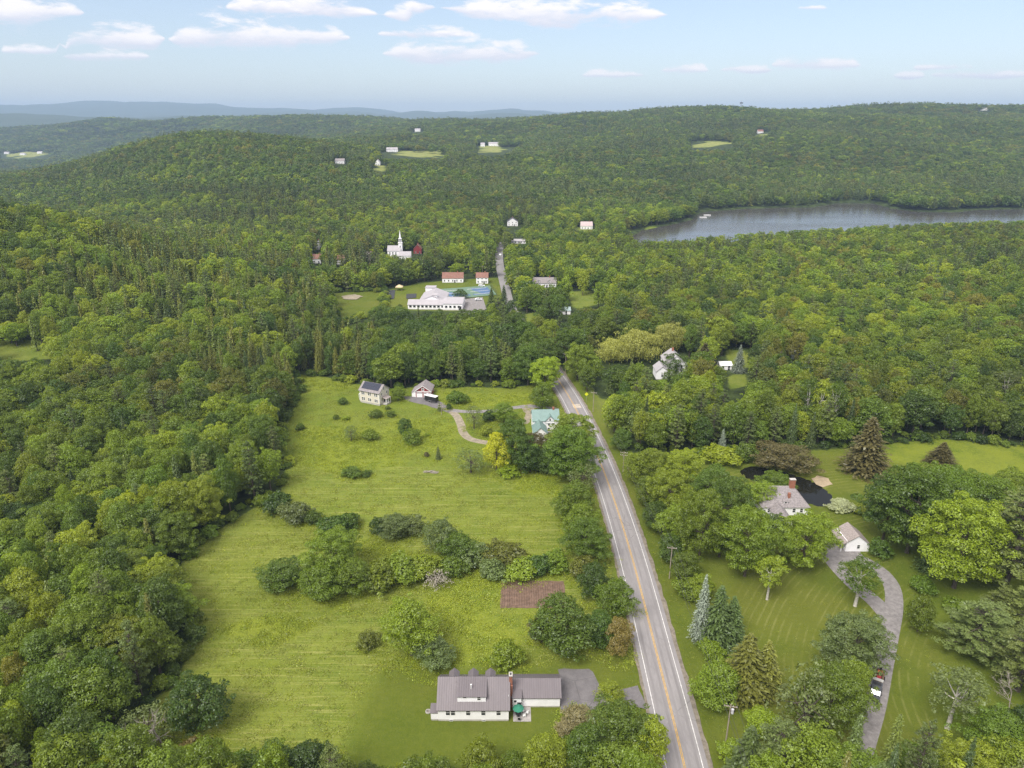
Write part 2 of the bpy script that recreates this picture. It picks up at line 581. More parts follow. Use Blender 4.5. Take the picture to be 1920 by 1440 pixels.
EAST_MEADOW = GP([(1640, 838), (1760, 824), (1960, 840), (1960, 905), (1850, 890), (1740, 872), (1650, 868)])
SCHOOL_LAWN = GP([(616, 548), (720, 545), (722, 572), (700, 592), (650, 604), (630, 590)])
SCHOOL_YARD = GP([(720, 545), (790, 530), (940, 520), (950, 556), (910, 576), (860, 584), (770, 582), (712, 572)])
HOUSE_LAWNS = [GP([(1060, 548), (1110, 545), (1160, 560), (1080, 580)]), GP([(985, 588), (1010, 586), (1015, 606), (990, 610)]),
               GP([(1365, 705), (1395, 700), (1402, 722), (1370, 730)]), GP([(1360, 655), (1420, 660), (1425, 690), (1370, 690)]),
               GP([(990, 436), (1030, 432), (1060, 424), (1100, 426), (1120, 432), (1165, 436), (1150, 448), (1105, 456), (1070, 450), (1040, 460), (1005, 454)]), GP([(1105, 745), (1150, 752), (1180, 770), (1140, 800)]),
               GP([(-20, 640), (40, 636), (90, 642), (120, 655), (100, 672), (40, 676), (-20, 690)]), GP([(1285, 440), (1285, 428), (1215, 425), (1190, 445)])]
FAR_MEADOWS = [GP([(738, 290), (760, 283), (828, 282), (826, 291), (790, 296)]), GP([(905, 276), (945, 265), (988, 262), (940, 272), (938, 286), (905, 286)]),
               GP([(1296, 272), (1330, 265), (1370, 264), (1368, 270), (1305, 277)]), GP([(5, 292), (30, 286), (88, 285), (85, 292), (40, 296)]),
               GP([(708, 309), (724, 310), (722, 322), (716, 324)]), GP([(1410, 254), (1440, 252), (1480, 258), (1470, 262)])]
ROAD_PX = [(1310, 1560), (1285.6, 1440), (1230.6, 1223), (1184, 1040), (1130, 877), (1075, 757), (1047, 713), (1026, 680), (1004, 645), (980, 610), (957, 577), (948, 542), (938, 503), (936, 480), (938, 462), (944, 452)]
_rp = GP(ROAD_PX)


def spline(P, step=2.0):
    P = np.array(P, float)
    out = []
    for i in range(len(P)-1):
        p0, p1, p2, p3 = P[max(i-1, 0)], P[i], P[i+1], P[min(i+2, len(P)-1)]
        n = max(2, int(np.hypot(*(p2-p1))/step))
        for k in range(n):
            t = k/n
            out.append(0.5*((2*p1)+(-p0+p2)*t+(2*p0-5*p1+4*p2-p3)*t*t+(-p0+3*p1-3*p2+p3)*t**3))
    out.append(P[-1])
    return np.array(out)


ROAD = spline(_rp, 2.0)
# straighten a little: the photographed road is a smooth line
for _ in range(60):
    ROAD[1:-1] = 0.25*ROAD[:-2]+0.5*ROAD[1:-1]+0.25*ROAD[2:]
ROADL = [tuple(p) for p in ROAD[::4]]+[tuple(ROAD[-1])]
DRIVE_EAST = spline(GP([(1600, 1470), (1618, 1400), (1640, 1325), (1655, 1250), (1668, 1185), (1676, 1140), (1674, 1105), (1660, 1080), (1635, 1060), (1600, 1042), (1565, 1035)]), 1.5)
DRIVE_LOOP = spline(GP([(1668, 1160), (1640, 1128), (1606, 1100), (1578, 1072), (1556, 1045), (1540, 1022)]), 1.5)
YARD_EAST = GP([(1522, 1040), (1545, 1016), (1575, 1012), (1612, 1032), (1622, 1048), (1580, 1056), (1560, 1060)])
DRIVE_WEST = spline(GP([(842, 768), (856, 780), (864, 796), (869, 812), (884, 824), (918, 831)]), 1.2)
DRIVE_LINK = spline(GP([(812, 757), (842, 768), (880, 772), (930, 770), (968, 764), (1000, 762), (1046, 768)]), 1.2)
PAD_WEST = GP([(752, 742), (778, 744), (806, 745), (832, 756), (850, 768), (840, 774), (800, 760), (764, 752)])
FRONT_LOT = GP([(1047, 1256), (1060, 1254), (1104, 1254), (1112, 1260), (1130, 1293), (1134, 1310), (1120, 1332), (1050, 1334)])
FRONT_APRON = GP([(1126, 1296), (1172, 1292), (1196, 1286), (1214, 1330), (1180, 1322), (1130, 1322)])
FARM_DRIVE = GP([(975, 760), (998, 757), (1003, 770), (990, 795), (982, 795), (985, 775)])
GARDEN = GP([(941, 1088), (1057, 1090), (1062, 1140), (937, 1140)])
POND = spline(GP([(1385, 880), (1400, 873), (1440, 876), (1470, 884), (1490, 890), (1520, 900), (1545, 915), (1562, 930), (1563, 944), (1550, 950), (1525, 946), (1500, 938), (1470, 920),
                  (1440, 908), (1400, 896), (1385, 880)]), 1.5)
PONDL = [tuple(p) for p in POND[::2]]
SAND = GP([(1520, 898), (1535, 892), (1555, 898), (1560, 908), (1545, 914), (1528, 908)])

# ------------------------------------------------------------------ ground sheet
def ground_material():
    m = bpy.data.materials.new('ground_cover'); m.use_nodes = True
    T = NT(m.node_tree)
    out = T.n('ShaderNodeOutputMaterial'); b = T.n('ShaderNodeBsdfPrincipled')
    T.l(b.outputs[0], out.inputs[0])
    b.inputs['Roughness'].default_value = 0.95; b.inputs['Specular IOR Level'].default_value = 0.1
    tc = T.n('ShaderNodeTexCoord'); P = tc.outputs['Object']
    a1 = T.n('ShaderNodeAttribute', attribute_name='cover'); s1 = T.n('ShaderNodeSeparateColor'); T.l(a1.outputs['Color'], s1.inputs[0])
    a2 = T.n('ShaderNodeAttribute', attribute_name='cover2'); s2 = T.n('ShaderNodeSeparateColor'); T.l(a2.outputs['Color'], s2.inputs[0])
    grass, lush, lawn = s1.outputs[0], s1.outputs[1], s1.outputs[2]
    hay, arcs, meadow = s2.outputs[0], s2.outputs[1], s2.outputs[2]
    # streaks left by the mower along the hayfield
    mp = T.n('ShaderNodeMapping'); mp.inputs['Scale'].default_value = (0.030, 0.62, 1); mp.inputs['Rotation'].default_value = (0, 0, R_(-4))
    T.l(P, mp.inputs[0])
    st = T.noise(mp.outputs[0], 1.0, 5, 0.68, 0.35)
    mp2 = T.n('ShaderNodeMapping'); mp2.inputs['Scale'].default_value = (0.05, 1.9, 1); mp2.inputs['Rotation'].default_value = (0, 0, R_(-5))
    T.l(P, mp2.inputs[0])
    st2 = T.noise(mp2.outputs[0], 1.0, 4, 0.65, 0.5)
    nbig = T.noise(P, 0.022, 4, 0.6)
    nmid = T.noise(P, 0.12, 5, 0.65)
    nfine = T.noise(P, 0.9, 5, 0.72)
    nvf = T.noise(P, 3.2, 3, 0.7)
    field_lo, field_hi = (0.076, 0.118, 0.012), (0.138, 0.174, 0.024)
    f = T.m('ADD', T.m('MULTIPLY', nfine, 0.5), T.m('MULTIPLY', nmid, 0.5))
    f = T.m('ADD', T.m('MULTIPLY', f, 0.62), T.m('MULTIPLY', nvf, 0.38))
    c = T.mix(T.ss(f, 0.38, 0.62), field_lo, field_hi)
    # broad olive and green drifts
    c = T.mix(T.m('MULTIPLY', T.ss(nbig, 0.42, 0.66), 0.45), c, (0.156, 0.172, 0.030))
    cs = T.mix(T.m('MULTIPLY', T.ss(st, 0.42, 0.58), 0.55), c, (0.182, 0.208, 0.044))
    cs = T.mix(T.m('MULTIPLY', T.ss(st2, 0.55, 0.63), 0.62), cs, (0.29, 0.285, 0.095))
    cs = T.mix(T.m('MULTIPLY', T.ss(st2, 0.44, 0.34), 0.60), cs, (0.085, 0.120, 0.020))
    c = T.mix(hay, c, cs)
    # lush weeds: bright yellow green in ragged drifts
    lm = T.m('MULTIPLY', lush, T.ss(T.m('ADD', T.m('MULTIPLY', nmid, 0.6), T.m('MULTIPLY', nfine, 0.4)), 0.36, 0.56))
    c = T.mix(T.m('MULTIPLY', lm, 0.9), c, T.mix(T.ss(nvf, 0.35, 0.65), (0.132, 0.165, 0.016), (0.205, 0.230, 0.028)))
    # lawn: shorter, more even
    lw = T.mix(T.ss(f, 0.33, 0.68), (0.066, 0.094, 0.010), (0.112, 0.134, 0.018))
    lw = T.mix(T.m('MULTIPLY', T.ss(nbig, 0.45, 0.62), 0.4), lw, (0.140, 0.142, 0.026))
    sx = T.n('ShaderNodeSeparateXYZ'); T.l(P, sx.inputs[0])
    mxv = T.m('SUBTRACT', sx.outputs[0], 130.0); myv = T.m('SUBTRACT', sx.outputs[1], 96.0)
    rr = T.m('SQRT', T.m('ADD', T.m('MULTIPLY', mxv, mxv), T.m('MULTIPLY', myv, myv)))
    ring = T.m('SINE', T.m('ADD', T.m('MULTIPLY', rr, 2*PI/1.75), T.m('MULTIPLY', nbig, 9.0)))
    lw = T.mix(T.m('MULTIPLY', T.m('MULTIPLY', arcs, T.ss(ring, 0.45, 0.98)), T.m('MULTIPLY', T.ss(nmid, 0.40, 0.64), 0.45)), lw, (0.205, 0.208, 0.068))
    c = T.mix(lawn, c, lw)
    far_c = T.mix(T.ss(nmid, 0.35, 0.65), (0.15, 0.18, 0.045), (0.24, 0.24, 0.075))
    c = T.mix(meadow, c, far_c)
    # forest floor; far away it reads as closed woodland
    tex_f = T.noise(P, 0.10, 4, 0.7)
    wood = T.mix(T.ss(tex_f, 0.35, 0.65), (0.018, 0.026, 0.010), (0.050, 0.072, 0.020))
    ptc = T.m('ADD', grass, T.m('MULTIPLY', T.m('SUBTRACT', nfine, 0.5), 0.7))
    c = T.mix(T.ss(ptc, 0.25, 0.6), wood, c)
    T.l(c, b.inputs['Base Color'])
    bp = T.n('ShaderNodeBump'); bp.inputs['Strength'].default_value = 0.55; bp.inputs['Distance'].default_value = 0.5
    hh = T.m('ADD', T.m('MULTIPLY', nfine, 0.7), T.m('MULTIPLY', nvf, 0.45))
    T.l(hh, bp.inputs['Height']); T.l(bp.outputs[0], b.inputs['Normal'])
    return m


GROUND = ground_material()


def build_ground():
    rows = np.exp(np.arange(math.log(30), math.log(20300), 0.0092))
    cols = np.arange(-1.4, 1.4001, 0.0092)
    Yg, Sg = np.meshgrid(rows, cols, indexing='ij')
    Xg = Yg*Sg
    shp = Xg.shape
    X, Y = Xg.ravel(), Yg.ravel()
    Z = hgt(X, Y)
    near = (Y < 760) & (np.abs(X) < 500)
    rd = np.full(X.shape, 1e3); rd[near] = poly_dist(ROADL, X[near], Y[near], closed=False)
    Z -= (0.10+0.35*sstep(Y, 320, 480))*(1-sstep(rd, 4.6, 8.0))
    # shallow ditch beside the road
    Z -= 0.45*np.exp(-((rd-8.0)/1.3)**2)*(X > 30)*(Y < 320)
    pd = np.full(X.shape, -99.0); pm = (Y < 330) & (Y > 150) & (X > 50) & (X < 180)
    pd[pm] = sdf(PONDL, X[pm], Y[pm])
    Z -= 1.0*sstep(pd, -0.2, 2.0)
    cov = np.zeros((len(X), 4), np.float32); cov[:, 3] = 1
    cov2 = np.zeros((len(X), 4), np.float32); cov2[:, 3] = 1
    def soft(P, w=2.0, sub=near):
        r = np.zeros(X.shape)
        r[sub] = sstep(sdf(P, X[sub], Y[sub]), -w, w)
        return r
    fld = soft(FIELD, 2.0); est = soft(ESTATE, 2.5)
    fl = soft(FRONT_LAWN, 3.5); pl = soft(POND_LAWN, 2); em = soft(EAST_MEADOW, 2)
    sl = np.maximum(soft(SCHOOL_LAWN, 2), soft(SCHOOL_YARD, 2)*0.8)
    hl = np.zeros(X.shape)
    n2 = (Y < 1000) & (np.abs(X) < 800)
    for q in HOUSE_LAWNS: hl = np.maximum(hl, soft(q, 3, n2))
    fm = np.zeros(X.shape)
    far = (Y > 900)
    for q in FAR_MEADOWS:
        i = np.where(far)[0]
        v = np.zeros(X.shape); v[i] = sstep(sdf(q, X[i], Y[i])+46*(vnoise(X[i]/28, Y[i]/28, 61)-0.5), -6, 6)
        fm = np.maximum(fm, v)
    verge = (1-sstep(rd, 10.5, 13))*(X < 400)*(1-sstep(Y, 290, 330))
    cov[:, 0] = np.clip(fld+est*0.75+pl+em+sl+hl+fm+verge, 0, 1)
    lawn = np.clip(fl+pl+sl+est*0.6+verge*0.6, 0, 1)
    # lush weed patches
    L = [GP([(735, 790), (800, 785), (852, 800), (852, 845), (760, 850), (700, 840)]), GP([(860, 1080), (940, 1085), (935, 1150), (880, 1200), (810, 1190), (800, 1120)]),
         GP([(900, 740), (1000, 735), (1000, 765), (900, 760), (840, 765), (830, 735)]), GP([(560, 800), (700, 800), (760, 870), (640, 890), (560, 870)]),
         GP([(980, 890), (1050, 890), (1050, 930), (960, 925)]), GP([(570, 1070), (690, 1080), (640, 1140), (560, 1120)]), GP([(600, 1000), (720, 1020), (840, 1060), (720, 1050), (600, 1030)]),
         GP([(570, 705), (660, 722), (640, 735), (565, 725)]), GP([(930, 1150), (1000, 1150), (960, 1220), (860, 1240), (840, 1210)]),
         GP([(870, 1250), (720, 1245), (800, 1200), (960, 1225), (1000, 1248)]), GP([(400, 1180), (520, 1150), (600, 1170), (500, 1220)])]
    global LUSH
    LUSH = L
    lu = np.zeros(X.shape)
    for q in L: lu = np.maximum(lu, soft(q, 2.5))
    cov[:, 1] = np.clip(lu*(1-fl)+em*0.9+0.30*fld*(1-fl), 0, 1)
    cov[:, 2] = lawn*(1-em)*(1-fm)
    cov2[:, 0] = fld*(1-fl)*(Y < 215)*(1-lu*0.7)
    cov2[:, 1] = np.clip(pl, 0, 1)
    cov2[:, 2] = np.clip(fm+hl*0.2, 0, 1)
    nr, nc = shp
    idx = np.arange(nr*nc).reshape(nr, nc)
    Fc = np.stack([idx[:-1, :-1], idx[:-1, 1:], idx[1:, 1:], idx[1:, :-1]], -1).reshape(-1, 4)
    cx, cyy = X[Fc].mean(1), Y[Fc].mean(1)
    reg = np.zeros(len(Fc), int)
    n3 = (cyy < 420) & (np.abs(cx) < 300)
    for k, q in ((1, FIELD), (3, ESTATE), (4, EAST_MEADOW), (3, POND_LAWN), (2, FRONT_LAWN)):
        i = np.where(n3)[0]
        reg[i[in_poly(q, cx[i], cyy[i])]] = k
    V = np.stack([X, Y, Z], 1)
    for k, nm in enumerate(('terrain', 'hayfield', 'front_lawn', 'estate_lawn', 'meadow')):
        f = Fc[reg == k]
        used, inv = np.unique(f, return_inverse=True)
        me = np_mesh(nm, V[used], inv.reshape(f.shape), (GROUND,), smooth=True)
        for an, arr in (('cover', cov), ('cover2', cov2)):
            at = me.attributes.new(an, 'FLOAT_COLOR', 'POINT'); at.data.foreach_set('color', np.ascontiguousarray(arr[used]).ravel())
        link(nm, me, kind='structure')


build_ground()

# ------------------------------------------------------------------ roads, drives, water
ASPHALT = principled('asphalt', (0.235, 0.222, 0.222), 0.9, var=0.10, scale=0.35, bump=0.15, bscale=30, streak=(1, 0.25, 1))
def crack_asphalt(m):
    T = NT.__new__(NT); T.t = m.node_tree
    b = next(n for n in T.t.nodes if n.type == 'BSDF_PRINCIPLED')
    src = b.inputs['Base Color'].links[0].from_socket
    tc = T.n('ShaderNodeTexCoord')
    vo = T.n('ShaderNodeTexVoronoi', feature='DISTANCE_TO_EDGE'); vo.inputs['Scale'].default_value = 0.16
    nz = T.n('ShaderNodeTexNoise'); nz.inputs['Scale'].default_value = 0.7; T.l(tc.outputs['Object'], nz.inputs['Vector'])
    T.l(T.mix(0.08, tc.outputs['Object'], nz.outputs['Color'], 'ADD'), vo.inputs['Vector'])
    crack = T.m('MULTIPLY', T.ss(vo.outputs['Distance'], 0.018, 0.004), T.ss(T.noise(tc.outputs['Object'], 0.05, 2), 0.45, 0.6))
    c = T.mix(T.m('MULTIPLY', crack, 0.55), src, (0.08, 0.075, 0.075))
    pt = T.noise(tc.outputs['Object'], 0.09, 3, 0.5)
    c = T.mix(T.m('MULTIPLY', T.ss(pt, 0.58, 0.62), 0.22), c, (0.15, 0.14, 0.14))
    T.l(c, b.inputs['Base Color'])


crack_asphalt(ASPHALT)
ASPHALT_DARK = principled('asphalt_dark', (0.150, 0.140, 0.143), 0.9, var=0.16, scale=0.5)
crack_asphalt(ASPHALT_DARK)
GRAVEL = principled('gravel', (0.215, 0.200, 0.196), 0.95, var=0.22, scale=0.9, bump=0.4, bscale=14)
GRAVEL_TAN = principled('gravel_tan', (0.26, 0.225, 0.165), 0.95, var=0.25, scale=0.7)
SHOULDER = principled('road_shoulder', (0.19, 0.165, 0.13), 0.95, var=0.28, scale=0.8)
PAINT_W = principled('paint_white', (0.60, 0.59, 0.575), 0.7, var=0.26, scale=1.2)
PAINT_Y = principled('paint_yellow', (0.52, 0.31, 0.055), 0.7, var=0.24, scale=1.2)
SOIL = principled('soil', (0.150, 0.098, 0.070), 0.98, var=0.25, scale=0.9, bump=0.6, bscale=6)
SANDM = principled('sand', (0.34, 0.27, 0.18), 0.98, var=0.2, scale=0.8)


def strip(name, C2, off0, off1, dz, mat, sl=None, rag=0.0, **props):
    """a ribbon along a centreline between two side offsets"""
    P = C2 if sl is None else C2[sl]
    d = np.gradient(P, axis=0); d /= np.hypot(d[:, 0], d[:, 1])[:, None]+1e-9
    nrm = np.stack([d[:, 1], -d[:, 0]], 1)
    k = max(2, int(abs(off1-off0)/1.2)+1)
    offs = np.linspace(off0, off1, k)
    O = np.repeat(offs[None, :], len(P), 0)
    if rag:
        rr = np.random.default_rng(3)
        O[:, 0] += rr.uniform(-rag, rag, len(P)); O[:, -1] += rr.uniform(-rag, rag, len(P))
    pts = P[:, None, :]+nrm[:, None, :]*O[:, :, None]
    zc = hgt(P[:, 0], P[:, 1])[:, None].repeat(k, 1)
    V = np.dstack([pts, zc+dz]).reshape(-1, 3)
    n = len(P); idx = np.arange(n*k).reshape(n, k)
    F = np.stack([idx[:-1, :-1], idx[:-1, 1:], idx[1:, 1:], idx[1:, :-1]], -1).reshape(-1, 4)
    me = np_mesh(name, V, F, (mat,), smooth=True)
    return link(name, me, **props)


def sheet(name, P, dz, mat, res=1.5, zfix=None, wob=0.0, **props):
    """flat polygon laid over the ground"""
    me = bpy.data.meshes.new(name)
    P = list(P)
    if wob:
        Q = []
        rng = random.Random(len(P))
        for i in range(len(P)):
            x0, y0 = P[i]; x1, y1 = P[(i+1) % len(P)]
            L = math.hypot(x1-x0, y1-y0); n = max(1, int(L/res))
            for k in range(n):
                Q.append((x0+(x1-x0)*k/n+rng.uniform(-wob, wob), y0+(y1-y0)*k/n+rng.uniform(-wob, wob)))
        P = Q
    vs = [(x, y, (h1(x, y) if zfix is None else zfix)+dz) for x, y in P]
    me.from_pydata(vs, [], [tuple(range(len(vs)))])
    me.materials.append(mat); me.update()
    if me.polygons[0].normal.z < 0: me.flip_normals()
    return link(name, me, **props)


_near = slice(0, int(np.argmax(ROAD[:, 1] > 345)))
_far = slice(int(np.argmax(ROAD[:, 1] > 345))-1, len(ROAD))
strip('road_shoulder', ROAD, -5.0, 5.3, 0.012, SHOULDER, _near, rag=0.22, kind='structure')
strip('road', ROAD, -4.35, 4.35, 0.045, ASPHALT, _near, kind='structure')
strip('village_road', ROAD, -3.3, 3.3, 0.06, ASPHALT, _far, kind='structure')
roadobj = bpy.data.objects['road']
for o0, o1, mt, nm in ((-3.42, -3.27, PAINT_W, 'edge_line'), (3.27, 3.42, PAINT_W, 'edge_line'), (-0.20, -0.07, PAINT_Y, 'centre_line'), (0.07, 0.20, PAINT_Y, 'centre_line')):
    o = strip(nm, ROAD, o0, o1, 0.056, mt, _near); o.parent = roadobj
TRACK = principled('tyre_polished_asphalt', (0.205, 0.193, 0.193), 0.8, var=0.10, scale=0.3, streak=(1, 0.12, 1))
for o0 in (-2.75, -1.15, 0.75, 2.3):
    o = strip('tyre_track', ROAD, o0, o0+0.5, 0.049, TRACK, _near); o.parent = roadobj
# pale patch across the lanes beyond the farmhouse
_i = int(np.argmin(np.abs(ROAD[:, 1]-G(1076, 762)[1])))
o = strip('pavement_patch', ROAD, -0.6, 2.6, 0.052, principled('patch', (0.42, 0.37, 0.31), 0.9, var=0.2, scale=1), slice(_i-1, _i+2)); o.parent = roadobj
strip('gravel_drive', DRIVE_EAST, -2.0, 2.0, 0.03, GRAVEL, kind='structure')
strip('gravel_drive', DRIVE_LOOP, -2.2, 2.2, 0.034, GRAVEL, kind='structure')
sheet('gravel_yard', YARD_EAST, 0.038, GRAVEL, wob=0.35, kind='structure')
strip('gravel_drive', DRIVE_WEST, -1.6, 1.6, 0.03, GRAVEL_TAN, kind='structure')
strip('gravel_drive', DRIVE_LINK, -1.5, 1.5, 0.034, GRAVEL, kind='structure')
sheet('gravel_pad', PAD_WEST, 0.038, ASPHALT_DARK, wob=0.25, kind='structure')
sheet('asphalt_lot', FRONT_LOT, 0.03, ASPHALT_DARK, wob=0.18, kind='structure')
sheet('asphalt_apron', FRONT_APRON, 0.034, ASPHALT_DARK, wob=0.18, kind='structure')
sheet('gravel_drive', FARM_DRIVE, 0.03, GRAVEL_TAN, wob=0.3, kind='structure')

# vegetable plot with its raked beds
gp = sheet('garden_plot', GARDEN, 0.05, SOIL, wob=0.15, kind='structure')
gx0, gy0 = GARDEN[3]; gx1, gy1 = GARDEN[1]
mb = MB()
rg = random.Random(4)
for i in range(26):
    x = gx0+0.5+(gx1-gx0-1.2)*i/25
    L0 = gy0+0.5+rg.random()*0.4; L1 = gy1-0.7-rg.random()*0.5
    y = L0
    while y < L1-0.6:
        y2 = min(L1, y+rg.uniform(0.8, 1.6))
        w = 0.12+rg.random()*0.07; dx = rg.uniform(-0.05, 0.05)
        mb.add([(x-w+dx, y, 0.05), (x+w+dx, y, 0.05), (x+dx, y, 0.12+rg.random()*0.05), (x-w, y2, 0.05), (x+w, y2, 0.05), (x, y2, 0.12+rg.random()*0.05)],
               [(0, 2, 5, 3), (2, 1, 4, 5), (0, 1, 2), (3, 5, 4)])
        y = y2
o = mb.build('soil_ridge', SOIL, gp); o['kind'] = 'stuff'


def water(name, deep, rough, bump, spec=0.5):
    m = bpy.data.materials.new(name); m.use_nodes = True
    T = NT(m.node_tree)
    out = T.n('ShaderNodeOutputMaterial'); b = T.n('ShaderNodeBsdfPrincipled'); T.l(b.outputs[0], out.inputs[0])
    b.inputs['Base Color'].default_value = (*deep, 1); b.inputs['Roughness'].default_value = rough
    b.inputs['Specular IOR Level'].default_value = spec; b.inputs['IOR'].default_value = 1.33
    tc = T.n('ShaderNodeTexCoord')
    mp = T.n('ShaderNodeMapping'); mp.inputs['Scale'].default_value = (0.35, 1.0, 1); T.l(tc.outputs['Object'], mp.inputs[0])
    bp = T.n('ShaderNodeBump'); bp.inputs['Strength'].default_value = bump; bp.inputs['Distance'].default_value = 0.3
    # wind: ruffled and calm lanes
    lane = T.ss(T.noise(mp.outputs[0], 0.012, 3, 0.6), 0.40, 0.58)
    hh = T.m('MULTIPLY', T.noise(mp.outputs[0], 1.1, 4, 0.65), T.m('ADD', 0.25, lane))
    T.l(hh, bp.inputs['Height']); T.l(bp.outputs[0], b.inputs['Normal'])
    return m


WATER = water('lake_water', (0.062, 0.058, 0.054), 0.12, 0.28)
PONDW = water('pond_water', (0.010, 0.010, 0.007), 0.06, 0.05, 0.38)
cxl = np.mean([p[0] for p in LAKE]); cyl = np.mean([p[1] for p in LAKE])
sheet('lake', [(p[0]+(-1 if p[0] < cxl else 1)*22, p[1]+(-1 if p[1] < cyl else 1)*22) for p in LAKE], 0.0, WATER, zfix=LAKE_Z, kind='structure')
_pond_out = [(x+0.0, y+0.0) for x, y in PONDL]
_pc = np.mean(PONDL, axis=0)
MUD = principled('pond_mud', (0.085, 0.068, 0.040), 0.95, var=0.35, scale=0.9)
sheet('pond_bank', [(_pc[0]+(x-_pc[0])*1.05+(x-_pc[0])*0.03*math.sin(3*x), _pc[1]+(y-_pc[1])*1.10) for x, y in PONDL], -0.3, MUD, zfix=0.0, kind='structure')
sheet('pond', PONDL, -0.22, PONDW, zfix=0.0, kind='structure')
sheet('sand_bank', SAND, 0.05, SANDM, wob=0.5, kind='structure')
# ------------------------------------------------------------------ tree shapes
def unit(v):
    return v/(np.linalg.norm(v, axis=1, keepdims=True)+1e-9)


def leaf_cards(P, Nn, S, rng, asp=0.62, fold=0.18, T0=None):
    """one small folded leaf spray per point: 4 verts, 2 triangles"""
    n = len(P)
    Nn = unit(Nn)
    t = unit(np.cross(Nn, rng.normal(size=(n, 3)))) if T0 is None else unit(T0)
    b = unit(np.cross(Nn, t))
    s = S[:, None]
    k = rng.uniform(0.75, 1.3, (n, 1))
    v0 = P - t*s*0.5*k - Nn*s*fold
    v1 = P + b*s*0.5*asp + t*s*rng.uniform(-0.12, 0.12, (n, 1))
    v2 = P + t*s*0.5*k - Nn*s*fold
    v3 = P - b*s*0.5*asp + t*s*rng.uniform(-0.12, 0.12, (n, 1))
    V = np.stack([v0, v1, v2, v3], 1).reshape(-1, 3)
    F = np.arange(4*n).reshape(n, 4)
    return V, F


def tubes(segs, n=6):
    """segs: list of (p0,p1,r0,r1) -> V,F"""
    V, F = [], []
    for p0, p1, r0, r1 in segs:
        p0, p1 = np.array(p0, float), np.array(p1, float)
        d = p1-p0; d /= np.linalg.norm(d)+1e-9
        u = np.cross(d, [0.31, 0.95, 0.05] if abs(d[2]) > 0.9 else [0, 0, 1.0]); u /= np.linalg.norm(u)+1e-9
        w = np.cross(d, u)
        a = np.arange(n)*2*PI/n
        ring = np.cos(a)[:, None]*u+np.sin(a)[:, None]*w
        b = len(V)*n*2
        V.append(np.vstack([p0+ring*r0, p1+ring*r1]))
        i = np.arange(n)
        F.append(np.stack([i, (i+1) % n, (i+1) % n+n, i+n], 1)+b)
    return np.vstack(V), np.vstack(F)


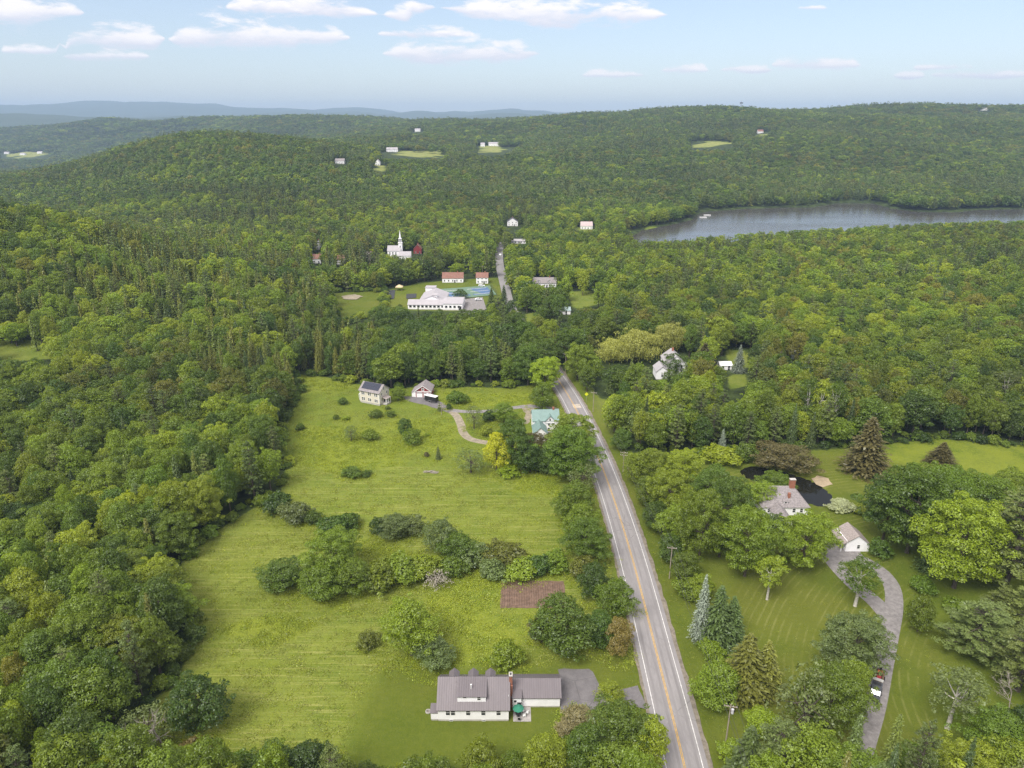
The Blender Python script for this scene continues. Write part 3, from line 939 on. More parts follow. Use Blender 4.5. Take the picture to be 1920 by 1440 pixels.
def broadleaf(seed, H=15.0, R=4.8, zb=0.2, nl=34, per=190, leaf=0.5, lob=(0.26, 0.42), wide=0.42, thin=1.0, limbs=9, droop=False, lean=0.0, col=0.35, sprigs=14):
    rng = np.random.default_rng(seed)
    per = per*(0.34*R/1.65)**2/(0.34*4.9/1.65)**2 if R > 6 and not droop else per
    cz0, cz1 = H*zb, H
    L = []
    off = rng.uniform(0, 2*PI); ph = rng.uniform(0, 2*PI, 2)
    for i in range(nl):
        u = (i+0.5)/nl
        u = min(max(u + rng.uniform(-0.04, 0.04), 0.02), 0.98)
        # egg profile, widest at `wide`
        p = math.sqrt(max(0.03, 1-((u-wide)/(wide+0.08 if u < wide else 1.02-wide))**2))
        th = off+i*2.39996+rng.uniform(-0.5, 0.5)
        p *= 1+0.17*math.sin(2*th+ph[0]+u*2)+0.12*math.sin(3*th+ph[1]-u*3)
        lr = R*rng.uniform(*lob)*(0.75+0.35*p)
        rr = max(0.0, R*p-lr*0.75)*math.sqrt(rng.uniform(col, 1.0))
        L.append((rr*math.cos(th)+lean*u*R, rr*math.sin(th), cz0+lr*0.7+(cz1-cz0-lr*1.5)*u, lr))
    # sprigs that break the outline
    for i in range(sprigs):
        u = rng.uniform(0.08, 1.0); th = rng.uniform(0, 2*PI)
        p = math.sqrt(max(0.03, 1-((u-wide)/(wide+0.08 if u < wide else 1.02-wide))**2))*(1+0.17*math.sin(2*th+ph[0]+u*2)+0.12*math.sin(3*th+ph[1]-u*3))
        lr = R*rng.uniform(0.09, 0.17)
        rr = R*p*rng.uniform(0.92, 1.08)
        L.append((rr*math.cos(th)+lean*u*R, rr*math.sin(th), cz0+(cz1-cz0)*u*0.97+rng.uniform(0, 0.04)*H, lr))
    L = np.array(L)
    P, N_, S = [], [], []
    for k, (x, y, z, r) in enumerate(L):
        n = int(per*(r/(R*0.34))**2*thin)
        d = unit(rng.normal(size=(n, 3)))
        d[:, 2] = np.where(d[:, 2] < -0.35, -d[:, 2]*0.7, d[:, 2])
        d = unit(d)
        rad = r*(1-0.42*rng.random(n)**2.0)*(1+0.13*np.sin(d[:, 0]*7+k)*np.cos(d[:, 1]*6+2*k))
        p = np.array([x, y, z])+d*rad[:, None]*np.array([1, 1, 0.82])
        keep = np.ones(n, bool)
        for j, (x2, y2, z2, r2) in enumerate(L):
            if j != k and (x-x2)**2+(y-y2)**2+(z-z2)**2 < (r+r2)**2:
                q = ((p-np.array([x2, y2, z2]))/np.array([1, 1, 0.82]))
                keep &= (q**2).sum(1) > (r2*0.72)**2
        p, d = p[keep], d[keep]
        P.append(p); N_.append(d*0.75+np.array([0, 0, 0.35])+rng.normal(size=d.shape)*0.42)
        S.append(leaf*rng.uniform(0.65, 1.35, len(p)))
    P, N_, S = np.vstack(P), np.vstack(N_), np.hstack(S)
    P[:, 2] = np.maximum(P[:, 2], 0.05)
    V, F = leaf_cards(P, N_, S, rng)
    if droop:
        n = int(len(P)*0.6)
        i = rng.integers(0, len(P), n)
        q = P[i]+rng.normal(size=(n, 3))*0.3
        q[:, 2] -= rng.uniform(0.2, 1.8, n)
        q[:, 2] = np.maximum(q[:, 2], 0.4)
        nn = rng.normal(size=(n, 3)); nn[:, 2] *= 0.1
        t = np.tile([0, 0, 1.0], (n, 1))+rng.normal(size=(n, 3))*0.12
        V2, F2 = leaf_cards(q, nn, leaf*rng.uniform(1.6, 2.8, n), rng, asp=0.22, fold=0.0, T0=t)
        F = np.vstack([F, F2+len(V)]); V = np.vstack([V, V2])
    # trunk and limbs
    tr = H*0.016+0.05
    top = np.array([lean*R*0.5, 0, H*0.72])
    a, b_ = np.array([0, 0, -0.3]), np.array([rng.uniform(-.1, .1)*H*0.1+lean*R*0.15, rng.uniform(-.1, .1)*H*0.1, H*0.33])
    segs = [((0, 0, -0.3), (0, 0, 0.35), tr*1.5, tr*1.08), ((0, 0, 0.35), b_, tr*1.08, tr*0.85), (b_, top, tr*0.85, tr*0.25)]
    order = np.argsort(-L[:, 3])[:limbs]
    for j in order:
        t = rng.uniform(0.1, 0.75)
        s = b_+(top-b_)*t if L[j, 2] > H*0.38 else b_*rng.uniform(0.7, 1.0)
        e = L[j, :3]
        mid = (s+e)/2+np.array([0, 0, -0.06*H*rng.random()])
        r0 = tr*0.42
        segs += [(s, mid, r0, r0*0.7), (mid, e, r0*0.7, r0*0.25)]
    TV, TF = tubes(segs)
    return dict(V=V, F=F, TV=TV, TF=TF, H=H, R=R)


def spruce(seed, H=13.0, R=3.0, step=0.34, leaf=0.55, z0=0.04, pw=0.85, dens=1.0, gap=0.0):
    rng = np.random.default_rng(seed)
    P, N_, S, T_ = [], [], [], []
    z = H*z0
    while z < H*0.985:
        u = z/H
        r = R*(1-u)**pw*rng.uniform(0.8, 1.15)+0.12
        nb = max(4, int((4+8*r/R)*dens))
        a0 = rng.uniform(0, 2*PI)
        for b in range(nb):
            if rng.random() < gap: continue
            a = a0+2*PI*b/nb+rng.uniform(-0.25, 0.25)
            rl = r*rng.uniform(0.72, 1.12)
            d = np.arange(max(0.15, rl*0.22), rl, leaf*0.42)
            if len(d) == 0: d = np.array([rl*0.7])
            w = rng.uniform(-0.16, 0.16, len(d))*rl*0.6
            ca, sa = math.cos(a), math.sin(a)
            p = np.stack([ca*d-sa*w, sa*d+ca*w, z-0.26*rl*(d/rl)**1.6+rng.uniform(-0.1, 0.1, len(d))], 1)
            P.append(p); S.append(np.full(len(d), leaf)*rng.uniform(0.7, 1.3, len(d)))
            N_.append(np.tile([ca*0.45, sa*0.45, 0.8], (len(d), 1))+rng.normal(size=(len(d), 3))*0.25)
            T_.append(np.tile([ca, sa, -0.35], (len(d), 1))+rng.normal(size=(len(d), 3))*0.45)
        z += step*rng.uniform(0.75, 1.25)*(0.65+0.5*(1-u))
    P, N_, S, T_ = np.vstack(P), np.vstack(N_), np.hstack(S), np.vstack(T_)
    V, F = leaf_cards(P, N_, S*1.25, rng, asp=0.5, fold=0.08, T0=T_)
    V[:, 2] = np.maximum(V[:, 2], 0.05)
    tr = H*0.013+0.06
    TV, TF = tubes([((0, 0, -0.3), (0, 0, H*0.5), tr, tr*0.6), ((0, 0, H*0.5), (0, 0, H*0.97), tr*0.6, 0.03)])
    return dict(V=V, F=F, TV=TV, TF=TF, H=H, R=R)


def pine(seed, H=17.0, R=4.2, leaf=0.5, nw=15, z0=0.16, per=34):
    rng = np.random.default_rng(seed)
    P, N_, S = [], [], []
    tr = H*0.014+0.07
    segs = [((0, 0, -0.3), (0, 0, H*0.5), tr, tr*0.65), ((0, 0, H*0.5), (0, 0, H*0.96), tr*0.65, 0.04)]
    for i in range(nw):
        u = (i+rng.uniform(0.2, 0.8))/nw
        z = H*(z0+(0.98-z0)*u)
        env = R*(1-u)**0.6*(0.55+0.6*min(1, (u+0.12)/0.35))
        nb = int(rng.integers(4, 7))
        a0 = rng.uniform(0, 2*PI)
        for b in range(nb):
            a = a0+2*PI*b/nb+rng.uniform(-0.4, 0.4)
            rl = env*rng.uniform(0.55, 1.1)
            rise = rng.uniform(0.02, 0.22)*rl
            ca, sa = math.cos(a), math.sin(a)
            e = np.array([ca*rl, sa*rl, z+rise])
            if rl > 1.0: segs.append(((0, 0, z-0.15*rl), e, tr*0.28, 0.03))
            nc = max(1, int(rl/0.85))
            for c in range(nc):
                t = 1-0.62*c/max(1, nc)
                cr = rng.uniform(0.55, 0.95)*(0.55+0.12*R)*0.75
                cen = np.array([ca*rl*t, sa*rl*t, z+rise*t])+rng.normal(size=3)*np.array([0.35, 0.35, 0.12])
                n = per
                d = unit(rng.normal(size=(n, 3)))
                P.append(cen+d*cr*np.sqrt(rng.random((n, 1)))*np.array([1.15, 1.15, 0.42]))
                N_.append(d*0.4+np.array([0, 0, 0.7])+rng.normal(size=(n, 3))*0.35)
                S.append(leaf*rng.uniform(0.7, 1.3, n))
    P, N_, S = np.vstack(P), np.vstack(N_), np.hstack(S)
    V, F = leaf_cards(P, N_, S, rng, asp=0.42, fold=0.1)
    TV, TF = tubes(segs, 5)
    return dict(V=V, F=F, TV=TV, TF=TF, H=H, R=R)


def snag(seed, H=9.0, R=2.6, twigs=True):
    rng = np.random.default_rng(seed)
    segs = []
    def grow(p, d, L, r, k):
        d = d/np.linalg.norm(d)
        n = 3
        for i in range(n):
            q = p+d*L/n
            segs.append((p, q, r*(1-0.2*i), r*(1-0.2*(i+1))))
            if k > 0 and (i > 0 or k < 3):
                for _ in range(2 if k > 1 else 3):
                    dd = d+rng.normal(size=3)*0.75+np.array([0, 0, 0.1])
                    grow(q, dd, L*rng.uniform(0.4, 0.62), r*0.5, k-1)
            d = d+rng.normal(size=3)*0.16; d /= np.linalg.norm(d)
            p = q
    grow(np.array([0, 0, -0.2]), np.array([0.05, 0, 1.0]), H*0.8, H*0.022, 3)
    V, F = tubes(segs, 4)
    return dict(V=V, F=F, H=H, R=R)


PROTO = {}


def add_proto(kind, d, crown_mat, bark=BARK):
    tm = np_mesh(kind+'_trunk', d['TV'], d['TF'], (bark,), smooth=True) if 'TV' in d else None
    cm = np_mesh(kind+'_crown', d['V'], d['F'], (crown_mat,))
    PROTO.setdefault(kind, []).append((tm, cm, d['H'], d['R']))


for i in range(7):
    add_proto('broadleaf', broadleaf(100+i, 15, 4.9, zb=(0.16, 0.22, 0.14, 0.26, 0.18, 0.12, 0.2)[i], nl=(46, 40, 52, 38, 48, 56, 44)[i], per=330, leaf=0.34, lob=(0.19, 0.40),
                                     wide=(0.42, 0.5, 0.36, 0.55, 0.4, 0.34, 0.46)[i]), F_MID)
for i in range(3):
    add_proto('big', broadleaf(150+i, 20, 8.0, zb=0.16, nl=90, per=330, leaf=0.36, lob=(0.11, 0.26), wide=0.44, limbs=16, sprigs=30), F_MID)
for i in range(4):
    add_proto('round', broadleaf(200+i, 11, 4.6, zb=0.06, nl=50, per=330, leaf=0.32, lob=(0.18, 0.38), wide=0.40), F_MID)
for i in range(5):
    add_proto('shrub', broadleaf(300+i, 3.2, 2.1, zb=0.0, nl=28, per=170, leaf=0.24, lob=(0.20, 0.44), wide=0.33, limbs=4), F_MID)
for i in range(4):
    add_proto('spruce', spruce(400+i, 13, 3.0, step=0.27, leaf=0.36, dens=1.3), F_SPRUCE)
for i in range(3):
    add_proto('larch', spruce(430+i, 15, 2.6, step=0.32, leaf=0.38, z0=0.10, pw=0.7, dens=1.1, gap=0.15), F_LARCH)
for i in range(4):
    add_proto('pine', pine(460+i, leaf=0.36, per=60), F_PINE)
for i in range(3):
    add_proto('birch', broadleaf(500+i, 13, 3.4, zb=0.34, nl=30, per=190, leaf=0.30, lob=(0.20, 0.34), wide=0.5, thin=0.75, limbs=12), F_LIGHT, BARK_BIRCH)
for i in range(2):
    add_proto('willow', broadleaf(530+i, 13, 6.0, zb=0.12, nl=44, per=260, leaf=0.36, lob=(0.18, 0.34), wide=0.45, droop=True), F_WILLOW)
for i in range(2):
    add_proto('airy', broadleaf(560+i, 11, 4.2, zb=0.18, nl=46, per=90, leaf=0.38, lob=(0.16, 0.28), wide=0.45, thin=0.8, limbs=22, col=0.6), F_GREY)
for i in range(2):
    d = snag(600+i)
    PROTO.setdefault('snag', []).append((np_mesh('snag_wood', d['V'], d['F'], (BARK_DEAD,), smooth=True), None, d['H'], d['R']))
d = broadleaf(620, 3.4, 2.3, zb=0.0, nl=30, per=60, leaf=0.2, lob=(0.16, 0.3), wide=0.4, thin=0.8, limbs=26)
add_proto('deadbush', d, F_DEAD, BARK_DEAD)
# ------------------------------------------------------------------ buildings
SITES = []      # (x, y, radius) kept free of woodland
CLAP_W = principled('clapboard_white', (0.80, 0.79, 0.81), 0.65, var=0.05, scale=0.6)
CLAP_C = principled('clapboard_cream', (0.60, 0.55, 0.47), 0.7, var=0.06, scale=0.8)
TRIM_W = principled('trim_white', (0.80, 0.79, 0.78), 0.55, var=0.04)
RED_W = principled('barn_red', (0.215, 0.028, 0.030), 0.7, var=0.10)
ROOF_G = principled('roof_metal_grey', (0.150, 0.132, 0.140), 0.5, metal=0.15, var=0.07, scale=0.6, streak=(3, 0.4, 0.4))
ROOF_GD = principled('roof_seam_grey', (0.110, 0.097, 0.104), 0.5, metal=0.15, var=0.05)
ROOF_GRN = principled('roof_metal_green', (0.185, 0.270, 0.250), 0.5, metal=0.1, var=0.08, scale=0.5)
ROOF_SH = principled('roof_shingle', (0.255, 0.230, 0.232), 0.9, var=0.28, scale=2.2, bump=0.4, bscale=12)
ROOF_CEDAR = principled('roof_cedar', (0.320, 0.275, 0.258), 0.9, var=0.34, scale=1.4, bump=0.4, bscale=10, streak=(1.2, 3, 3))
ROOF_LG = principled('roof_light_grey', (0.35, 0.33, 0.345), 0.6, var=0.06, scale=0.3)
ROOF_RED = principled('roof_red', (0.215, 0.110, 0.085), 0.8, var=0.12, scale=0.6)
ROOF_DK = principled('roof_dark', (0.075, 0.075, 0.085), 0.7, var=0.12)
GLASS = principled('window_glass', (0.022, 0.025, 0.030), 0.08, spec=0.6, var=0.2)
BRICK = principled('brick_wall', (0.30, 0.125, 0.080), 0.9, var=0.25, scale=4, bump=0.3, bscale=25)
CONC = principled('concrete', (0.42, 0.40, 0.37), 0.9, var=0.15, scale=1.2)
PATIO = principled('patio_stone', (0.34, 0.315, 0.30), 0.9, var=0.14, scale=1.5)
SOLAR = principled('solar_cell', (0.030, 0.034, 0.052), 0.16, spec=0.6, var=0.1)
BLACK = principled('black_paint', (0.022, 0.022, 0.025), 0.35, spec=0.5, var=0.15)
TYRE = principled('tyre_rubber', (0.02, 0.02, 0.02), 0.9)
STEEL = principled('steel', (0.45, 0.45, 0.46), 0.35, metal=0.8)
GREENCL = principled('umbrella_green', (0.030, 0.175, 0.110), 0.8, var=0.08)
POLEW = principled('pole_wood', (0.30, 0.255, 0.20), 0.9, var=0.2, scale=1, streak=(4, 4, 0.4))
WOODB = principled('wood_brown', (0.17, 0.105, 0.06), 0.85, var=0.2)
WHITEP = principled('white_plastic', (0.74, 0.74, 0.73), 0.5, var=0.04)


def obox(mb, o, u, n, a0, a1, z0, z1, d0, d1):
    o, u, n = Vector(o), Vector(u), Vector(n)
    P = lambda a, d, z: tuple(o+u*a+n*d+Vector((0, 0, z)))
    vs = [P(a0, d0, z0), P(a1, d0, z0), P(a1, d1, z0), P(a0, d1, z0), P(a0, d0, z1), P(a1, d0, z1), P(a1, d1, z1), P(a0, d1, z1)]
    mb.add(vs, [(0, 3, 2, 1), (4, 5, 6, 7), (0, 1, 5, 4), (1, 2, 6, 5), (2, 3, 7, 6), (3, 0, 4, 7)])
    return mb


def win(root, o, u, n, w=0.8, h=1.3, frame=TRIM_W, cross=True, name='window', t=0.07):
    """window on a wall: frame proud of the wall, dark pane set in it"""
    mb = MB()
    obox(mb, o, u, n, -w/2-t, -w/2, -h/2-t, h/2+t, 0, 0.05); obox(mb, o, u, n, w/2, w/2+t, -h/2-t, h/2+t, 0, 0.05)
    obox(mb, o, u, n, -w/2, w/2, h/2, h/2+t, 0, 0.05); obox(mb, o, u, n, -w/2-t*0.4, w/2+t*0.4, -h/2-t, -h/2, 0, 0.09)
    if cross: obox(mb, o, u, n, -w/2, w/2, -0.03, 0.03, 0, 0.035)
    f = mb.build(name, frame, root)
    obox(MB0 := MB(), o, u, n, -w/2, w/2, -h/2, h/2, 0.0, 0.02)
    MB0.build('pane', GLASS, f)
    return f


def door(root, o, u, n, w=0.95, h=2.05, mat=TRIM_W):
    mb = MB(); obox(mb, o, u, n, -w/2, w/2, 0, h, 0, 0.05)
    d = mb.build('door', mat, root)
    obox(m2 := MB(), o, u, n, w*0.3, w*0.38, 0.95, 1.05, 0.05, 0.10); m2.build('handle', STEEL, d)
    return d


FR = ((1, 0, 0), (0, -1, 0)); RT = ((0, 1, 0), (1, 0, 0)); LF = ((0, -1, 0), (-1, 0, 0)); BK = ((-1, 0, 0), (0, 1, 0))


def gable(root, x0, x1, y0, y1, ze, zr, axis='x', wall=CLAP_W, roof=ROOF_G, z0=0.3, over=0.3, thick=0.14, seams=None, found=CONC, wname='wall', rname='roof'):
    if axis == 'x':
        ym = (y0+y1)/2
        w = MB().prism([(y0, z0), (y1, z0), (y1, ze), (ym, zr-0.02), (y0, ze)], 'x', x0, x1).build(wname, wall, root)
        k = (zr-ze)/(ym-y0); e = ze-k*over
        r = MB()
        r.slab([(x0-over, y0-over, e+thick), (x1+over, y0-over, e+thick), (x1+over, ym, zr+thick), (x0-over, ym, zr+thick)], thick)
        r.slab([(x1+over, y1+over, e+thick), (x0-over, y1+over, e+thick), (x0-over, ym, zr+thick), (x1+over, ym, zr+thick)], thick)
    else:
        xm = (x0+x1)/2
        w = MB().prism([(x0, z0), (x1, z0), (x1, ze), (xm, zr-0.02), (x0, ze)], 'y', y0, y1).build(wname, wall, root)
        k = (zr-ze)/(xm-x0); e = ze-k*over
        r = MB()
        r.slab([(x0-over, y1+over, e+thick), (x0-over, y0-over, e+thick), (xm, y0-over, zr+thick), (xm, y1+over, zr+thick)], thick)
        r.slab([(x1+over, y0-over, e+thick), (x1+over, y1+over, e+thick), (xm, y1+over, zr+thick), (xm, y0-over, zr+thick)], thick)
    rf = r.build(rname, roof, root)
    if seams:
        s = MB()
        if axis == 'x':
            ym = (y0+y1)/2; n = int((x1-x0+2*over)/seams)
            for i in range(1, n):
                x = x0-over+(x1-x0+2*over)*i/n
                for sy in (y0-over, y1+over):
                    s.slab([(x-0.025, sy, e+thick+0.05), (x+0.025, sy, e+thick+0.05), (x+0.025, ym, zr+thick+0.05), (x-0.025, ym, zr+thick+0.05)], 0.06)
        else:
            xm = (x0+x1)/2; n = int((y1-y0+2*over)/seams)
            for i in range(1, n):
                y = y0-over+(y1-y0+2*over)*i/n
                for sx in (x0-over, x1+over):
                    s.slab([(sx, y-0.025, e+thick+0.05), (sx, y+0.025, e+thick+0.05), (xm, y+0.025, zr+thick+0.05), (xm, y-0.025, zr+thick+0.05)], 0.06)
        so = s.build('roof_seams', ROOF_GD if roof is ROOF_G else roof, rf); so['kind'] = 'stuff'
    # white boards under the eaves and a ridge cap
    if found is not None:
        MB().box(x0+0.02, x1-0.02, y0+0.02, y1-0.02, -0.5, z0).build('foundation', found, root)
    return w, rf


def corner_boards(root, x0, x1, y0, y1, z0, z1, t=0.14):
    for x, sx in ((x0, -1), (x1, 1)):
        for y, sy in ((y0, -1), (y1, 1)):
            MB().box(min(x, x-sx*t)+sx*0.02, max(x, x-sx*t)+sx*0.02, min(y, y-sy*t)+sy*0.02, max(y, y-sy*t)+sy*0.02, z0, z1).build('corner_board', TRIM_W, root)


def site(o, r):
    SITES.append((o.location.x, o.location.y, r))


# --- white cape house in front
def cape_house():
    X, Y, Z = G(822, 1352)
    o = thing('cape_house', 'white cape house with grey standing-seam roof, shed dormer and long garage wing', 'house', (X, Y, 0))
    L, D = 13.7, 9.0
    gable(o, 0, L, 0, D, 3.0, 6.6, 'x', seams=0.45, z0=0.4)
    # shed dormer towards the camera
    MB().prism([(0.95, 3.5), (0.95, 5.22), (4.45, 6.5), (4.45, 6.0)], 'x', 3.76, 9.3).build('dormer', CLAP_W, o)
    d = MB().slab([(3.62, 0.72, 5.30), (9.44, 0.72, 5.30), (9.44, 4.5, 6.80), (3.62, 4.5, 6.80)], 0.12).build('dormer_roof', ROOF_G, o)
    s = MB()
    for i in range(1, 13):
        x = 3.62+5.82*i/13
        s.slab([(x-0.025, 0.72, 5.35), (x+0.025, 0.72, 5.35), (x+0.025, 4.5, 6.85), (x-0.025, 4.5, 6.85)], 0.06)
    q = s.build('roof_seams', ROOF_GD, d); q['kind'] = 'stuff'
    win(o, (5.2, 0.95, 4.92), *FR, 0.6, 0.26, cross=False); win(o, (7.95, 0.95, 4.7), *FR, 0.62, 0.8)
    for x in (1.92, 2.9, 5.85, 8.8, 11.75): win(o, (x, 0, 2.12), *FR, 0.78, 1.25)
    for x in (2.5, 8.85): win(o, (x, 0.02, 0.22), *FR, 0.7, 0.26, cross=False, t=0.04)
    for y in (2.2, 6.8): win(o, (0, y, 2.1), *LF, 0.78, 1.25)
    win(o, (0, 4.5, 4.8), *LF, 0.78, 1.1); win(o, (L, 2.0, 2.1), *RT, 0.78, 1.25); win(o, (L, 2.0, 4.2), *RT, 0.6, 0.8)
    # three gabled dormers on the far slope
    for x in (2.75, 6.6, 10.05):
        MB().prism([(x-0.85, 4.0), (x+0.85, 4.0), (x+0.85, 5.4), (x, 6.1), (x-0.85, 5.4)], 'y', 5.2, 7.3).build('dormer', CLAP_W, o)
        r = MB()
        r.slab([(x-1.05, 7.5, 5.35), (x-1.05, 4.9, 5.35), (x, 4.9, 6.28), (x, 7.5, 6.28)], 0.1)
        r.slab([(x+1.05, 4.9, 5.35), (x+1.05, 7.5, 5.35), (x, 7.5, 6.28), (x, 4.9, 6.28)], 0.1)
        r.build('dormer_roof', ROOF_G, o)
        win(o, (x, 7.3, 4.8), *BK, 0.7, 0.9)
    corner_boards(o, 0, L, 0, D, 0.4, 2.95)
    MB().tube((6.4, 2.2, 5.9), (6.4, 2.2, 6.85), 0.09, 0.09, 8).tube((6.4, 2.2, 6.85), (6.4, 2.2, 7.0), 0.15, 0.15, 8).build('vent_pipe', WHITEP, o)
    # chimney on the gable end
    c = MB().box(L+0.05, L+0.78, 3.5, 5.0, -0.3, 5.4).box(L+0.12, L+0.70, 3.75, 4.75, 5.4, 7.5).build('chimney', BRICK, o)
    MB().box(L+0.04, L+0.78, 3.67, 4.83, 7.5, 7.68).build('chimney_cap', CONC, c)
    MB().box(L+0.25, L+0.57, 3.95, 4.55, 7.68, 7.72).build('flue', BLACK, c)
    # garage wing
    gable(o, L+0.8, 23.9, 3.5, 9.5, 2.6, 4.4, 'x', seams=0.45, z0=0.3, wname='garage_wing', rname='garage_roof')
    corner_boards(o, L+0.8, 23.9, 3.5, 9.5, 0.3, 2.55)
    door(o, (23.9, 6.5, 0.0), *RT, 2.6, 2.2, CLAP_W)
    MB().box(L+0.82, 16.2, 2.7, 4.4, 0.0, 3.15).build('entry_porch', CLAP_W, o)
    MB().slab([(L+0.7, 2.5, 3.22), (16.35, 2.5, 3.22), (16.35, 4.6, 3.5), (L+0.7, 4.6, 3.5)], 0.1).build('entry_roof', ROOF_G, o)
    win(o, (15.0, 2.7, 2.3), *FR, 0.55, 0.6, cross=False); door(o, (15.8, 2.7, 0.02), *FR, 0.8, 2.0, BLACK)
    win(o, (16.2, 3.4, 2.2), *RT, 0.5, 0.8)
    # bulkhead on the left
    MB().box(-1.45, -0.03, 0.15, 1.9, 0.35, 1.95).build('side_annex', CLAP_W, o)
    MB().slab([(-1.6, 0.0, 1.98), (-0.03, 0.0, 1.98), (-0.03, 2.1, 2.45), (-1.6, 2.1, 2.45)], 0.1).build('annex_roof', ROOF_G, o)
    MB().box(-1.42, -0.03, 0.17, 1.88, -0.4, 0.35).build('foundation', CONC, o)
    site(o, 20)
    # patio and what stands on it
    p = MB().box(X+L+0.9, X+18.1, Y-0.15, Y+2.68, -0.2, 0.08)
    p.box(X+16.4, X+18.1, Y+2.68, Y+3.45, -0.2, 0.08).build('patio', PATIO, None, kind='structure')
    u = thing('patio_umbrella', 'round dark green patio umbrella beside the brick chimney', 'umbrella', (X+15.6, Y+1.15, 0.08))
    MB().tube((0, 0, 0), (0, 0, 2.55), 0.025, 0.02, 8).build('pole', STEEL, u)
    cn = MB(); n = 8
    vs = [(1.12*math.cos(2*PI*i/n), 1.12*math.sin(2*PI*i/n), 1.98) for i in range(n)]+[(0.55*math.cos(2*PI*i/n), 0.55*math.sin(2*PI*i/n), 2.30) for i in range(n)]+[(0, 0, 2.48)]
    cn.add(vs, [(i, (i+1) % n, n+(i+1) % n, n+i) for i in range(n)]+[(n+i, n+(i+1) % n, 2*n) for i in range(n)])
    cn.build('canopy', GREENCL, u)
    for i in range(n):
        MB().tube((0, 0, 2.44), (1.1*math.cos(2*PI*i/n), 1.1*math.sin(2*PI*i/n), 1.96), 0.012, 0.012, 4).build('rib', STEEL, u)
    MB().tube((0, 0, 0), (0, 0, 0.08), 0.25, 0.22, 10).build('base', BLACK, u)
    t = thing('patio_table', 'small dark round table under the green umbrella', 'table', (X+15.6, Y+1.15, 0.08))
    MB().tube((0, 0, 0.69), (0, 0, 0.73), 0.6, 0.6, 14).build('table_top', BLACK, t)
    for a in range(4):
        MB().tube((0.4*math.cos(a*PI/2+.7), 0.4*math.sin(a*PI/2+.7), 0.02), (0.4*math.cos(a*PI/2+.7), 0.4*math.sin(a*PI/2+.7), 0.69), 0.02, 0.02, 5).build('leg', BLACK, t)
    for cx, cy, rz, mt, lb in ((16.75, 0.95, -1.4, WHITEP, 'white patio chair at the right of the green umbrella'), (17.4, 1.7, -1.9, WHITEP, 'white patio chair farthest right on the patio'),
                               (15.75, 0.05, 3.1, BLACK, 'black patio chair in front of the green umbrella'), (15.05, 2.25, 0.6, BLACK, 'black patio chair by the chimney foot'),
                               (16.55, 2.15, -0.8, WHITEP, 'white patio chair behind the green umbrella')):
        c = thing('patio_chair', lb, 'chair', (X+cx, Y+cy, 0.08), rz, 'chairs on the patio')
        MB().box(-0.25, 0.25, -0.25, 0.25, 0.40, 0.45).build('seat', mt, c)
        MB().box(-0.25, 0.25, 0.22, 0.27, 0.45, 0.92).build('backrest', mt, c)
        for sx in (-1, 1):
            for sy in (-1, 1): MB().tube((sx*0.22, sy*0.22, 0), (sx*0.22, sy*0.22, 0.40), 0.02, 0.02, 5).build('leg', mt, c)
            MB().box(sx*0.25-0.025, sx*0.25+0.025, -0.22, 0.22, 0.62, 0.66).build('armrest', mt, c)
    # round fire ring on the lawn
    f = thing('fire_ring', 'pale round stone fire ring on the lawn left of the white cape house', 'fire pit', (X-2.25, Y+2.3, 0))
    for i in range(12):
        a = 2*PI*i/12
        MB().box(-0.14, 0.14, -0.11, 0.11, 0, 0.24).build('stone', CONC, f).location = (0.42*math.cos(a), 0.42*math.sin(a), 0)
    for i, ch in enumerate(f.children): ch.rotation_euler = (0, 0, 2*PI*i/12+PI/2)
    MB().tube((0, 0, 0.0), (0, 0, 0.06), 0.32, 0.30, 12).build('ash', principled('ash', (0.2, 0.17, 0.15), 0.95), f)
    # foundation planting
    return X, Y


CX, CY = cape_house()


